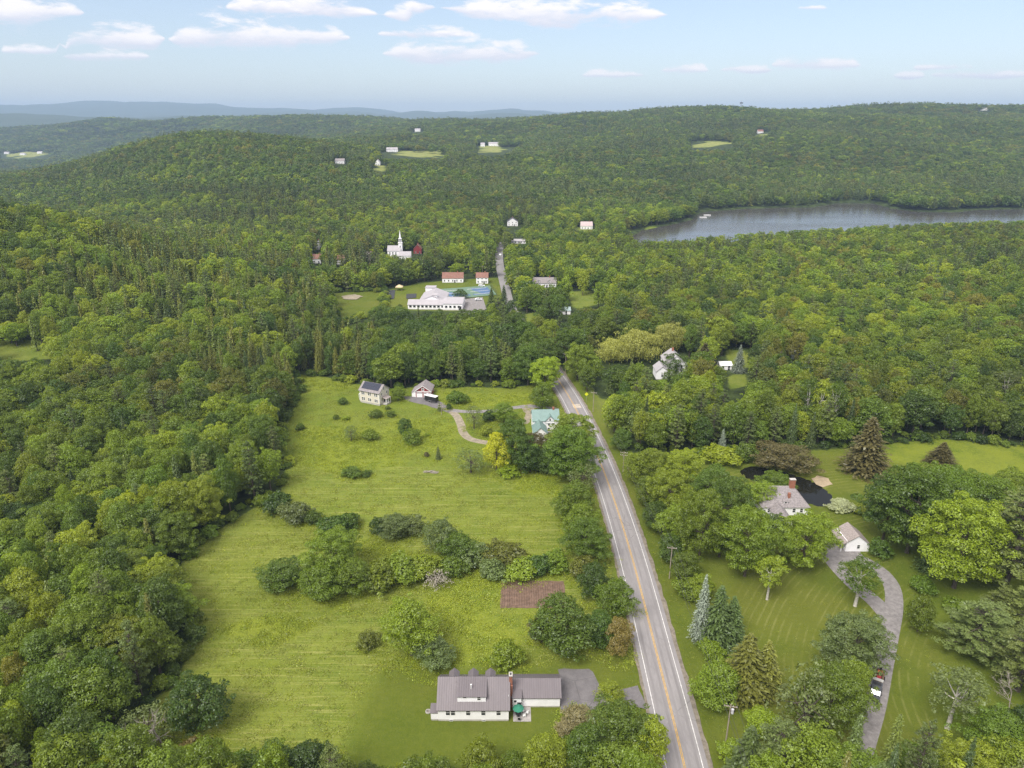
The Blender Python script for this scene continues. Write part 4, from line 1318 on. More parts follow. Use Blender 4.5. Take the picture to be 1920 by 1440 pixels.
# --- cream house with solar roof
def cream_house():
    a = G(676, 754); b = G(712, 761)
    rz = math.atan2(b[1]-a[1], b[0]-a[0])
    o = thing('cream_house', 'two-storey cream house with white trim and solar panels on its roof', 'house', (a[0], a[1], a[2]), rz)
    L, D = math.hypot(b[0]-a[0], b[1]-a[1]), 7.0
    gable(o, 0, L, 0, D, 5.6, 8.1, 'x', CLAP_C, ROOF_SH, z0=0.7, over=0.45)
    corner_boards(o, 0, L, 0, D, 0.7, 5.5, 0.22)
    MB().box(-0.02, L+0.02, -0.05, 0.0, 5.25, 5.5).build('frieze_board', TRIM_W, o)
    for fx in (0.17, 0.5, 0.83):
        for z in (1.9, 4.4):
            for dx in (-0.42, 0.42): win(o, (L*fx+dx, 0, z), *FR, 0.62, 1.25, t=0.10)
    win(o, (L*0.45, 0.02, 0.35), *FR, 0.6, 0.4, cross=False)
    for y, z in ((1.7, 4.4), (3.5, 6.4), (5.3, 4.4), (1.7, 1.9)): win(o, (L, y, z), *RT, 0.6, 1.1, t=0.10)
    for y in (2.0, 5.0): win(o, (0, y, 4.4), *LF, 0.6, 1.1, t=0.1)
    # solar array on the near slope
    k = (8.1-5.6)/3.5
    for i in range(7):
        for j in range(2):
            x0, x1 = 0.5+i*(L-1.2)/7, 0.5+(i+1)*(L-1.2)/7-0.04
            y0, y1 = 0.55+j*1.42, 0.55+j*1.42+1.38
            MB().slab([(x0, y0, 5.6+k*y0+0.24), (x1, y0, 5.6+k*y0+0.24), (x1, y1, 5.6+k*y1+0.24), (x0, y1, 5.6+k*y1+0.24)], 0.05).build('solar_panel', SOLAR, o)
    # side porches
    for side, x0, x1 in ((-1, -1.9, 0.0), (1, L, L+2.2)):
        pr = MB().slab([(x0-0.1 if side < 0 else x0, 1.6, 2.75 if side < 0 else 3.2), (x1 if side < 0 else x1+0.15, 1.6, 3.2 if side < 0 else 2.75),
                        (x1 if side < 0 else x1+0.15, 5.0, 3.2 if side < 0 else 2.75), (x0-0.1 if side < 0 else x0, 5.0, 2.75 if side < 0 else 3.2)], 0.14).build('porch_roof', ROOF_CEDAR if side > 0 else TRIM_W, o)
        MB().box(x0, x1, 1.7, 4.9, -0.3, 0.6).build('porch_floor', CONC, o)
        xo = x0+0.1 if side < 0 else x1-0.1
        for y in (1.8, 3.3, 4.8): MB().box(xo-0.1, xo+0.1, y-0.1, y+0.1, 0.6, 2.7).build('post', TRIM_W, o)
        MB().box(min(xo-0.1, xo+0.1), max(xo-0.1, xo+0.1), 1.7, 4.9, 2.5, 2.68).build('porch_beam', TRIM_W, o)
    door(o, (L, 3.6, 0.62), *RT, 0.95, 2.0, BLACK)
    site(o, 16)


cream_house()


def red_garage():
    a = G(779, 745)
    o = thing('red_garage', 'barn-red two-bay garage with grey roof and white doors', 'garage', (a[0], a[1], a[2]), R_(-4))
    W_, D = 6.6, 7.5
    gable(o, 0, W_, 0, D, 2.9, 5.2, 'y', RED_W, ROOF_SH, z0=0.1, over=0.35, found=CONC)
    corner_boards(o, 0, W_, 0, D, 0.1, 2.85, 0.2)
    MB().box(0, W_, -0.06, 0.0, 2.55, 2.85).build('trim_band', TRIM_W, o)
    for x0 in (0.55, 3.55):
        g = MB().box(x0, x0+2.5, -0.05, 0.0, 0.12, 2.3).build('garage_door', TRIM_W, o)
        for j in range(3): MB().box(x0+0.02, x0+2.48, -0.065, -0.05, 0.62+0.55*j, 0.645+0.55*j).build('door_groove', CONC, g)
        for j in range(4): MB().box(x0+0.15+0.58*j, x0+0.58+0.58*j, -0.07, -0.05, 1.85, 2.18).build('pane', GLASS, g)
    w = win(o, (W_/2, 0, 3.65), *FR, 0.8, 0.9, t=0.16)
    for s in (-1, 1):   # rake boards
        MB().slab([(W_/2, -0.39, 5.38), (W_/2+s*(W_/2+0.37), -0.39, 2.80), (W_/2+s*(W_/2+0.37), -0.33, 2.80), (W_/2, -0.33, 5.38)], 0.22).build('rake_board', TRIM_W, o)
    for y in (2.2, 5.2): win(o, (W_, y, 1.7), *RT, 0.7, 1.0, t=0.14)
    MB().prism([(-1.6, 0.0), (0, 0.0), (0, 2.7), (-1.6, 1.95)], 'y', 0.5, D).build('lean_to', TRIM_W, o)
    MB().slab([(-1.8, 0.3, 2.0), (0, 0.3, 2.85), (0, D+0.2, 2.85), (-1.8, D+0.2, 2.0)], 0.12).build('lean_to_roof', ROOF_SH, o)
    site(o, 11)


red_garage()


def trailer():
    a = G(796, 752); b = G(819, 757)
    rz = math.atan2(b[1]-a[1], b[0]-a[0])
    o = thing('enclosed_trailer', 'black enclosed cargo trailer with white roof parked before the red garage', 'trailer', (a[0], a[1], a[2]), rz)
    L = 5.6
    MB().box(0, L, 0, 2.1, 0.5, 2.6).build('body', BLACK, o)
    MB().box(-0.03, L+0.03, -0.03, 2.13, 2.6, 2.68).build('roof', WHITEP, o)
    MB().box(0, L, -0.02, 0, 0.5, 0.62).box(-0.02, 0.05, -0.015, 2.115, 0.5, 2.6).build('edge_trim', STEEL, o)
    for x in (2.3, 3.2):
        for y, s in ((-0.05, -1), (2.15, 1)):
            w = MB().tube((x, y-0.1, 0.33), (x, y+0.1, 0.33), 0.33, 0.33, 14).build('wheel', TYRE, o)
            MB().tube((x, y-0.11, 0.33), (x, y+0.11, 0.33), 0.18, 0.18, 10).build('rim', STEEL, w)
    MB().box(1.85, 3.65, -0.14, 0.0, 0.66, 0.76).build('fender', STEEL, o)
    MB().prism([(0, 0.55), (-1.2, 1.0), (-1.2, 1.1), (0, 1.55)], 'z', 0.45, 0.55).build('tongue', BLACK, o)
    obox(m := MB(), (4.5, 0, 0.6), *FR, -0.4, 0.4, 0, 1.8, 0, 0.03); m.build('side_door', BLACK, o)


trailer()


def farmhouse():
    a = G(999, 812)
    o = thing('farmhouse', 'white farmhouse with green metal roof close to the road', 'house', (a[0], a[1], 0), R_(3))
    gable(o, 0, 9.8, 0, 7.2, 5.0, 7.9, 'x', CLAP_W, ROOF_GRN, seams=0.5)
    corner_boards(o, 0, 9.8, 0, 7.2, 0.3, 4.95)
    # cross gable towards the camera
    MB().prism([(4.6, 4.0), (8.2, 4.0), (8.2, 5.0), (6.4, 6.9), (4.6, 5.0)], 'y', -0.25, 3.4).build('cross_gable', CLAP_W, o)
    r = MB()
    r.slab([(4.3, 3.4, 4.85), (4.3, -0.6, 4.85), (6.4, -0.6, 7.05), (6.4, 3.4, 7.05)], 0.12); r.slab([(8.5, -0.6, 4.85), (8.5, 3.4, 4.85), (6.4, 3.4, 7.05), (6.4, -0.6, 7.05)], 0.12)
    r.build('cross_gable_roof', ROOF_GRN, o)
    win(o, (6.4, -0.25, 5.4), *FR, 0.6, 0.9)
    for x in (2.0, 6.0, 7.6):
        win(o, (x, 0, 3.6), *FR, 0.75, 1.25)
    for x in (6.0, 8.2): win(o, (x, 0, 1.4), *FR, 0.75, 1.3)
    for y in (1.8, 5.2):
        for z in (1.5, 3.8): win(o, (9.8, y, z), *RT, 0.75, 1.25)
    gable(o, -0.2, 4.6, -7.5, -0.05, 3.2, 5.4, 'y', CLAP_W, ROOF_GRN, seams=0.5, wname='ell_wall', rname='ell_roof')
    win(o, (2.2, -7.5, 1.7), *FR, 0.75, 1.2); win(o, (4.6, -4, 1.7), *RT, 0.75, 1.2)
    c = MB().box(7.6, 8.3, 3.3, 3.9, 7.0, 8.9).build('chimney', BRICK, o)
    door(o, (4.6, -1.6, 0.3), *RT)
    site(o, 13)


farmhouse()


def mansion():
    a = G(1230, 712)
    o = thing('white_mansion', 'tall white house half hidden by trees beside the golden willows', 'house', (a[0], a[1], a[2]))
    gable(o, 0, 5.2, 0, 8, 4.0, 6.2, 'y', CLAP_W, ROOF_LG, wname='ell_wall', rname='ell_roof')
    gable(o, 5.4, 14.4, 6, 18, 5.6, 9.2, 'y', CLAP_W, ROOF_LG)
    for x in (7.2, 9.9, 12.6):
        for z in (1.7, 4.2): win(o, (x, 6, z), *FR, 0.8, 1.3)
    win(o, (9.9, 6, 6.8), *FR, 0.8, 1.2)
    win(o, (2.6, 0, 2.0), *FR, 0.8, 1.2)
    for y in (8, 11, 14): win(o, (5.4, y, 4.2), *LF, 0.8, 1.3)
    MB().box(9.5, 10.3, 14, 14.8, 8.5, 10.6).build('chimney', BRICK, o)
    MB().box(14.5, 19.5, 10, 15, 0, 2.9).build('annex', CLAP_W, o)
    MB().slab([(14.4, 9.7, 3.0), (19.8, 9.7, 3.0), (19.8, 15.3, 3.3), (14.4, 15.3, 3.3)], 0.14).build('annex_roof', ROOF_LG, o)
    site(o, 14); SITES.append((o.location.x+10, o.location.y+10, 13))


mansion()


def hip_house():
    a = G(1428, 966)
    o = thing('hip_roofed_house', 'house with pale shingled hip roof and brick chimneys beside the pond', 'house', (a[0], a[1], 0))
    L, D, ze, zr = 13.6, 10.0, 2.9, 7.0
    MB().box(0, L, 0, D, 0.0, ze).build('wall', CLAP_W, o)
    q = 0.45
    e = ze-0.1
    A, B, C_, D_ = (-q, -q, e), (L+q, -q, e), (L+q, D+q, e), (-q, D+q, e)
    r1, r2 = (3.0, D/2, zr), (L-3.4, D/2, zr)
    m = MB()
    m.add([A, B, C_, D_, r1, r2], [(0, 1, 5, 4), (1, 2, 5), (2, 3, 4, 5), (3, 0, 4), (3, 2, 1, 0)])
    rf = m.build('roof', ROOF_SH, o)
    MB().tube((3.0, D/2, zr+0.02), (L-3.4, D/2, zr+0.02), 0.09, 0.09, 6).build('ridge_cap', CONC, rf)
    MB().box(L-4.6, L-3.0, D/2-0.6, D/2+0.4, 5.6, 9.3).build('chimney', BRICK, o)
    MB().box(L-4.68, L-2.92, D/2-0.68, D/2+0.48, 9.3, 9.5).build('chimney_cap', CONC, o)
    MB().box(7.9, 8.6, 1.9, 2.6, 3.6, 6.2).build('chimney', BRICK, o)
    # small dormer
    MB().box(6.3, 7.6, 0.7, 2.4, 3.2, 4.2).build('dormer', CLAP_W, o)
    MB().slab([(6.1, 0.5, 4.25), (7.8, 0.5, 4.25), (7.8, 2.8, 4.95), (6.1, 2.8, 4.95)], 0.1).build('dormer_roof', ROOF_SH, o)
    win(o, (6.95, 0.7, 3.75), *FR, 0.6, 0.55, cross=False)
    for x in (2.0, 4.2, 9.4, 11.6): win(o, (x, 0, 1.6), *FR, 0.8, 1.2)
    door(o, (6.9, 0, 0.05), *FR)
    # low wall and red brick terrace near the trees
    gable(o, 2.2, 6.2, -8.0, -0.05, 2.4, 4.2, 'y', CLAP_W, ROOF_SH, z0=0.1, wname='ell_wall', rname='ell_roof')
    site(o, 11)


hip_house()


def white_shed():
    a = G(1576, 1034)
    x0 = a[0]
    o = thing('white_shed', 'white open-fronted shed with weathered shingle roof at the end of the drive', 'shed', (x0, a[1], 0))
    W_, D = 7.6, 6.6
    xm = W_/2+0.35
    MB().prism([(1.25, 0.0), (W_, 0.0), (W_, 2.2), (xm, 4.9), (1.25, 3.15)], 'y', 0, D).build('wall', CLAP_W, o)
    r = MB()
    r.slab([(-0.25, D+0.3, 2.1), (-0.25, -0.3, 2.1), (xm, -0.3, 5.05), (xm, D+0.3, 5.05)], 0.13)
    r.slab([(W_+0.3, -0.3, 2.15), (W_+0.3, D+0.3, 2.15), (xm, D+0.3, 5.05), (xm, -0.3, 5.05)], 0.13)
    rf = r.build('roof', ROOF_CEDAR, o)
    rg = random.Random(3)
    k = (5.05-2.1)/(xm+0.25)
    # shingle courses
    s = MB()
    for c in range(13):
        xa = -0.25+(xm+0.25)*c/13; xb = xa+(xm+0.25)/13+0.03
        y = -0.3
        while y < D+0.25:
            y2 = min(D+0.3, y+rg.uniform(0.35, 0.8)); t = 0.03+rg.random()*0.03
            za, zb = 2.1+k*(xa+0.25)+t+0.02, 2.1+k*(xb+0.25)+0.022
            s.add([(xa, y, za), (xa, y2-0.02, za), (xb, y2-0.02, zb), (xb, y, zb), (xa, y, za-t), (xa, y2-0.02, za-t)], [(0, 1, 2, 3), (4, 5, 1, 0), (0, 3, 4), (1, 5, 2)])
            y = y2
    q = s.build('shingles', ROOF_CEDAR, rf); q['kind'] = 'stuff'
    for y in (0.0, 3.0, 6.2): MB().box(-0.05, 0.13, y+0.02, y+0.2, 0, 2.2).build('post', TRIM_W, o)
    MB().box(-0.05, 0.13, 0.0, D, 2.0, 2.2).build('beam', TRIM_W, o)
    win(o, (4.6, 0, 1.5), *FR, 0.7, 1.1)
    site(o, 8)


white_shed()


def school():
    a = G(765, 580)
    o = thing('school', 'large low white school with pale grey roofs beside the tennis court', 'school', (a[0], a[1], a[2]), R_(-2))
    gable(o, 0, 24, 0, 9, 3.0, 5.2, 'x', CLAP_W, ROOF_LG, wname='south_wing_wall', rname='south_wing_roof')
    gable(o, 6, 22, 7, 30, 3.8, 6.8, 'y', CLAP_W, ROOF_LG, wname='hall_wall', rname='hall_roof')
    gable(o, 22, 34, -1, 17, 4.0, 5.6, 'x', CLAP_W, ROOF_LG, wname='east_wing_wall', rname='east_wing_roof')
    MB().box(6.5, 13, 31, 37, 0, 6.6).build('stage_tower', CLAP_W, o)
    MB().box(6.2, 13.3, 30.7, 37.3, 6.6, 6.9).build('tower_roof', ROOF_LG, o)
    c = MB().box(14.2, 17.2, 8.5, 11, 5.0, 7.2).build('cupola', CLAP_W, o)
    MB().slab([(13.8, 8.1, 7.1), (17.6, 8.1, 7.1), (17.6, 9.75, 8.0), (13.8, 9.75, 8.0)], 0.12).slab([(17.6, 11.4, 7.1), (13.8, 11.4, 7.1), (13.8, 9.75, 8.0), (17.6, 9.75, 8.0)], 0.12).build('cupola_roof', ROOF_LG, c)
    for i in range(9): win(o, (1.6+i*2.5, 0, 1.9), *FR, 1.5, 1.3, cross=False)
    for i in range(4): win(o, (24+i*2.6, -1, 2.1), *FR, 1.4, 1.4, cross=False)
    door(o, (32.6, -1, 0.1), *FR, 1.8, 2.4, BLACK)
    for i in range(4): win(o, (34, 2+i*3.6, 2.1), *RT, 1.4, 1.4, cross=False)
    SITES.extend([(o.location.x+8, o.location.y+8, 18), (o.location.x+24, o.location.y+12, 18), (o.location.x+12, o.location.y+30, 12)])


school()


def church():
    a = G(727, 488)
    Y = 610.0
    z = h1(a[0], Y)
    dep = Y*COSP+(CAM_H-z)*SINP
    X = (727-960)/FPX*dep
    o = thing('church', 'white church with tall steeple rising above the village trees', 'church', (X, Y, z))
    gable(o, 0, 11, 0, 9, 5.5, 9.2, 'x', CLAP_W, ROOF_LG)
    t = MB().box(9.2, 12.4, 2.8, 6.0, 0, 11.5).build('tower', CLAP_W, o)
    MB().box(8.95, 12.65, 2.55, 6.25, 11.5, 11.9).build('cornice', TRIM_W, t)
    b = MB()
    for sx in (9.7, 11.5):
        for sy in (3.3, 5.1): b.box(sx, sx+0.4, sy, sy+0.4, 11.9, 15.0)
    b.build('belfry', CLAP_W, o)
    MB().box(10.15, 11.45, 3.75, 5.05, 11.9, 15.0).build('belfry_core', principled('louvre', (0.25, 0.25, 0.26), 0.8), o)
    MB().box(9.45, 12.15, 3.05, 5.75, 15.0, 15.4).build('cornice', TRIM_W, o)
    sp = MB()
    n = 8
    ring = lambda r, z: [(10.8+r*math.cos(2*PI*i/n+PI/8), 4.4+r*math.sin(2*PI*i/n+PI/8), z) for i in range(n)]
    sp.add(ring(1.05, 15.4)+ring(0.85, 16.6)+[(10.8, 4.4, 22.6)], [(i, (i+1) % n, n+(i+1) % n, n+i) for i in range(n)]+[(n+i, n+(i+1) % n, 2*n) for i in range(n)])
    sp.build('spire', CLAP_W, o)
    for x in (2, 4.6, 7.2): win(o, (x, 0, 3.2), *FR, 0.9, 2.4)
    win(o, (10.8, 2.8, 8.6), *FR, 0.9, 1.4)
    site(o, 12)


church()

HOUSE_Y = []


def plain_house(name, label, cat, px, py, L, D, ze, zr, wall=CLAP_W, roof=ROOF_LG, rz=0.0, axis='x', nw=3, chim=True, storeys=1, dormer=False, Yfix=None):
    if Yfix is None:
        X, Y, Z = G(px, py)
    else:
        Y = Yfix
        X = 0.0; Z = 0.0
        for _ in range(4):
            dep = Y*COSP+(CAM_H-Z)*SINP; X = (px-960)/FPX*dep; Z = h1(X, Y)
    o = thing(name, label, cat, (X, Y, Z-0.1), rz)
    gable(o, -L/2, L/2, 0, D, ze, zr, axis, wall, roof)
    for i in range(nw):
        for s in range(storeys):
            win(o, (-L/2+L*(i+0.5)/nw, 0, 1.6+2.5*s), *FR, 0.85, 1.25)
    door(o, (L*0.5/nw-0.05 if nw % 2 == 0 else L/nw/2, 0, 0.1), *FR, 0.9, 2.0, BLACK)
    win(o, (L/2, D*0.5, 1.7), *RT, 0.85, 1.25); win(o, (-L/2, D*0.5, 1.7), *LF, 0.85, 1.25)
    if chim:
        if axis == 'x': MB().box(L*0.2, L*0.2+0.7, D*0.5-0.35, D*0.5+0.35, zr-0.8, zr+1.0).build('chimney', BRICK, o)
        else: MB().box(-0.35, 0.35, D*0.6, D*0.6+0.7, zr-0.8, zr+1.0).build('chimney', BRICK, o)
    if dormer:
        for x in (-L*0.25, L*0.2):
            MB().prism([(x-1.1, ze-0.2), (x+1.1, ze-0.2), (x+1.1, ze+0.9), (x, ze+1.9), (x-1.1, ze+0.9)], 'y', 0.3, D*0.5).build('dormer', wall, o)
            r = MB(); r.slab([(x-1.35, D*0.5, ze+0.75), (x-1.35, 0.0, ze+0.75), (x, 0.0, ze+2.05), (x, D*0.5, ze+2.05)], 0.1)
            r.slab([(x+1.35, 0.0, ze+0.75), (x+1.35, D*0.5, ze+0.75), (x, D*0.5, ze+2.05), (x, 0.0, ze+2.05)], 0.1); r.build('dormer_roof', roof, o)
            win(o, (x, 0.3, ze+0.6), *FR, 0.7, 0.8)
    SITES.append((X, Y+D/2, max(L, D)*0.62))
    HOUSE_Y.append((px, py, Y))
    return o


plain_house('parish_hall', 'white hall with grey roof just below the church', 'hall', 759, 488, 10, 8, 4.0, 6.8, roof=ROOF_LG, chim=False)
plain_house('village_house', 'long village house with orange-red roof behind the tennis court', 'house', 849, 530, 15, 8, 3.4, 6.8, CLAP_W, ROOF_RED, nw=5)
plain_house('village_house', 'white village house with red roof near the road, right of the long one', 'house', 904, 532, 8.5, 8, 4.6, 7.4, CLAP_W, ROOF_RED, storeys=2, nw=3)
plain_house('village_house', 'white house with grey roof and two dormers right of the village road', 'house', 1021, 539, 16.5, 8, 3.3, 6.4, CLAP_W, ROOF_SH, dormer=True, nw=5)
plain_house('village_house', 'small house with bright red roof right of the steeple', 'house', 783, 476, 7, 7, 4.5, 8.0, RED_W, ROOF_RED, axis='y', nw=2)
plain_house('village_house', 'red-roofed house peeping out of the trees left of the church', 'house', 636, 496, 8, 7, 4.0, 7.0, CLAP_W, ROOF_RED, nw=2)
plain_house('village_house', 'red-roofed house farthest left in the village trees', 'house', 594, 494, 7, 7, 4.0, 7.0, CLAP_W, ROOF_RED, nw=2)
plain_house('village_house', 'tan house in the trees just left of the church', 'house', 692, 489, 8, 8, 4.0, 7.0, CLAP_C, ROOF_CEDAR, nw=2)
plain_house('village_house', 'narrow white house alone in the trees left of the church', 'house', 596, 468, 5, 8, 5.0, 7.6, CLAP_W, ROOF_LG, axis='y', nw=1, storeys=2)
plain_house('hill_house', 'white gabled house with dark panelled roof above the village road', 'house', 961, 424, 12, 10, 5.0, 9.0, CLAP_W, ROOF_DK, axis='y', nw=3, storeys=2)
plain_house('lakeside_house', 'white house with pale pinkish roof on the clearing near the lake', 'house', 1100, 430, 13, 9, 4.0, 8.0, CLAP_W, principled('roof_pink', (0.46, 0.37, 0.37), 0.8), nw=4)
plain_house('low_house', 'long low white house at the top of the village road', 'house', 972, 457, 14, 6, 2.6, 4.2, CLAP_W, ROOF_LG, nw=5, chim=False)
plain_house('teal_roofed_shed', 'small shed with teal roof among the trees right of the road', 'shed', 1054, 590, 10, 7, 2.6, 4.0, CLAP_W, principled('roof_teal', (0.26, 0.33, 0.33), 0.6), chim=False, nw=2)
plain_house('small_shed', 'small pale blue-white shed in the woods right of the blue spruce', 'shed', 1491, 674, 4.5, 5, 3.0, 5.0, principled('pale_blue', (0.55, 0.60, 0.66), 0.7), ROOF_LG, axis='y', nw=1, chim=False)
plain_house('low_house', 'low white-roofed cottage left of the blue spruce', 'cottage', 1361, 694, 5.5, 6, 2.4, 3.4, CLAP_W, WHITEP, chim=False, nw=2)
plain_house('far_house', 'broad white house at the edge of the far green meadow', 'house', 735, 285, 24, 11, 5.5, 9.5, CLAP_W, ROOF_LG, nw=6, storeys=2, dormer=True)
plain_house('far_house', 'distant white house deep in the forest above the broad white one', 'house', 783, 247, 18, 11, 6, 10, CLAP_W, ROOF_LG, nw=4)
plain_house('far_barn', 'long white barn beside the distant meadow in the centre', 'barn', 926, 274, 28, 11, 6, 10, CLAP_W, ROOF_LG, nw=6, chim=False)
plain_house('far_house', 'white house left of the long barn on the distant meadow', 'house', 905, 275, 11, 10, 6, 10, CLAP_W, ROOF_LG, nw=3)
plain_house('far_house', 'grey-roofed house in the forest on the left hill flank', 'house', 637, 307, 15, 10, 4.5, 8, CLAP_W, ROOF_SH, nw=3)
plain_house('far_house', 'small white gabled house beside a little lawn in the far forest', 'house', 708, 310, 7.5, 10, 5, 9.5, CLAP_W, ROOF_LG, axis='y', nw=2)
plain_house('far_house', 'distant house with red end wall on the hill across the lake', 'house', 1426, 250, 14, 10, 5, 9, CLAP_W, ROOF_RED, nw=3)
plain_house('far_house', 'pale house just under the hilltop at the far right', 'house', 1847, 207, 24, 12, 5, 9, CLAP_W, ROOF_LG, nw=4)
for px, py, lb in ((12, 289, 'leftmost of the tiny pale houses in the far left valley'), (42, 291, 'middle one of the tiny pale houses in the far left valley'), (74, 288, 'rightmost of the tiny pale houses in the far left valley')):
    plain_house('valley_house', lb, 'house', px, py, 22, 14, 6, 10, CLAP_W, ROOF_LG, nw=3)

# hilltop mast
Y = 2560.0; X = (1387-960)/FPX*(Y*COSP-20); Z = 0
o = thing('lattice_tower', 'small lookout tower breaking the skyline of the right-hand ridge', 'tower', (X, Y-20, h1(X, Y-20)))
for sx in (-3, 3):
    for sy in (-3, 3): MB().tube((sx, sy, 0), (sx*0.6, sy*0.6, 26), 0.5, 0.4, 5).build('leg', STEEL, o)
MB().box(-4, 4, -4, 4, 27, 31).build('cabin', ROOF_DK, o)
MB().tube((0, 0, 31), (0, 0, 38), 0.4, 0.3, 5).build('mast', STEEL, o)

# ------------------------------------------------------------------ village grounds
COURT_G = principled('court_green', (0.115, 0.185, 0.125), 0.8, var=0.08)
COURT_B = principled('court_blue', (0.070, 0.130, 0.235), 0.8, var=0.06)
RUBBER = principled('playground_black', (0.045, 0.047, 0.052), 0.9, var=0.2)
q = GP([(806, 544), (918, 536), (931, 553), (850, 562)])
tc_ = sheet('tennis_court', q, 0.30, COURT_G, kind='structure')
def lerp4(q, u, v):
    return tuple((q[0][k]*(1-u)+q[1][k]*u)*(1-v)+(q[3][k]*(1-u)+q[2][k]*u)*v for k in (0, 1))
for u0, u1 in ((0.06, 0.47), (0.53, 0.94)):
    o = sheet('court_surface', [lerp4(q, u0, 0.16), lerp4(q, u1, 0.16), lerp4(q, u1, 0.84), lerp4(q, u0, 0.84)], 0.34, COURT_B); o.parent = tc_
    for va, vb in ((0.22, 0.24), (0.49, 0.51), (0.76, 0.78)):
        o = sheet('court_line', [lerp4(q, u0+0.03, va), lerp4(q, u1-0.03, va), lerp4(q, u1-0.03, vb), lerp4(q, u0+0.03, vb)], 0.38, PAINT_W); o.parent = tc_
fc = thing('court_fence', 'tall wire fence with thin posts along the right side of the tennis court', 'fence', (0, 0, 0))
MESHM = principled('wire_mesh', (0.06, 0.09, 0.07), 0.8)
for k in range(9):
    x, y = lerp4(q, 1.0, k/8); z = h1(x, y)
    MB().tube((x, y, z), (x, y, z+3.0), 0.06, 0.06, 5).build('post', MESHM, fc)
for zz in (0.4, 1.2, 2.1, 2.95):
    (xa, ya), (xb, yb) = lerp4(q, 1.0, 0), lerp4(q, 1.0, 1)
    MB().tube((xa, ya, h1(xa, ya)+zz), (xb, yb, h1(xb, yb)+zz), 0.03, 0.03, 4).build('rail', MESHM, fc)
sheet('playground', GP([(718, 546), (741, 544), (739, 561), (715, 563)]), 0.3, RUBBER, kind='structure')
sheet('playground', GP([(762, 552), (781, 551), (780, 559), (762, 561)]), 0.3, RUBBER, kind='structure')
sheet('school_lot', GP([(862, 562), (905, 558), (912, 580), (880, 596), (862, 590)]), 0.3, GRAVEL, kind='structure')
sheet('ball_diamond', GP([(640, 556), (665, 552), (680, 556), (668, 563), (645, 561)]), 0.3, GRAVEL_TAN, kind='structure', wob=0.8)
X, Y, Z = G(749, 544)
o = thing('picnic_shelter', 'small open shelter with tan pyramid roof beside the playground', 'shelter', (X, Y, Z))
for sx in (-1.8, 1.8):
    for sy in (-1.8, 1.8): MB().box(sx-0.1, sx+0.1, sy-0.1, sy+0.1, 0, 2.4).build('post', WOODB, o)
MB().add([(-2.5, -2.5, 2.4), (2.5, -2.5, 2.4), (2.5, 2.5, 2.4), (-2.5, 2.5, 2.4), (0, 0, 4.0)], [(0, 1, 4), (1, 2, 4), (2, 3, 4), (3, 0, 4), (3, 2, 1, 0)]).build('roof', principled('tan_roof', (0.55, 0.44, 0.27), 0.8), o)
X, Y, Z = G(726, 556)
o = thing('play_frame', 'dark climbing frame on the black playground beside the school', 'play equipment', (X, Y, Z+0.3))
for sx in (-2, 2):
    for sy in (-1, 1): MB().tube((sx*1.3, sy*1.2, 0), (sx, 0, 2.6), 0.08, 0.08, 6).build('leg', MESHM, o)
MB().tube((-2, 0, 2.6), (2, 0, 2.6), 0.09, 0.09, 6).build('top_bar', MESHM, o)
for x in (-1, 0, 1): MB().tube((x, 0, 2.6), (x, 0, 0.6), 0.02, 0.02, 4).box(x-0.25, x+0.25, -0.1, 0.1, 0.55, 0.62).build('swing', BLACK, o)


# ------------------------------------------------------------------ vehicles
def car(px, py, rz, paint, label, dz=0.05):
    X, Y, Z = G(px, py)
    o = thing('parked_car', label, 'car', (X, Y, Z+dz), rz)
    prof = [(-2.2, 0.35), (2.2, 0.35), (2.25, 0.75), (1.25, 0.95), (0.55, 1.45), (-1.3, 1.48), (-2.1, 1.0), (-2.25, 0.7)]
    MB().prism(prof, 'y', -0.88, 0.88).build('body', paint, o)
    MB().prism([(1.15, 0.97), (0.52, 1.40), (-1.25, 1.42), (-1.95, 1.0)], 'y', -0.90, 0.90).build('side_windows', GLASS, o)
    MB().add([(1.22, -0.75, 0.98), (1.22, 0.75, 0.98), (0.58, 0.68, 1.44), (0.58, -0.68, 1.44)], [(0, 1, 2, 3)]).build('windscreen', GLASS, o)
    for x in (-1.35, 1.4):
        for y in (-0.86, 0.86): MB().tube((x, y-0.1, 0.33), (x, y+0.1, 0.33), 0.33, 0.33, 12).build('wheel', TYRE, o)
    for y in (-0.6, 0.6): MB().box(2.2, 2.28, y-0.18, y+0.18, 0.62, 0.76).build('headlight', WHITEP, o)
    return o


CARW = principled('car_white', (0.75, 0.75, 0.76), 0.3, spec=0.5, var=0.02)
CARG = principled('car_grey', (0.20, 0.21, 0.23), 0.3, spec=0.5, var=0.02)
car(897, 564, 0.2, CARW, 'white car parked in the school lot', 0.35)
car(903, 537, 0.0, CARW, 'white car parked before the red-roofed house by the tennis court')
car(938, 479, PI/2, CARW, 'white car driving away on the village road')


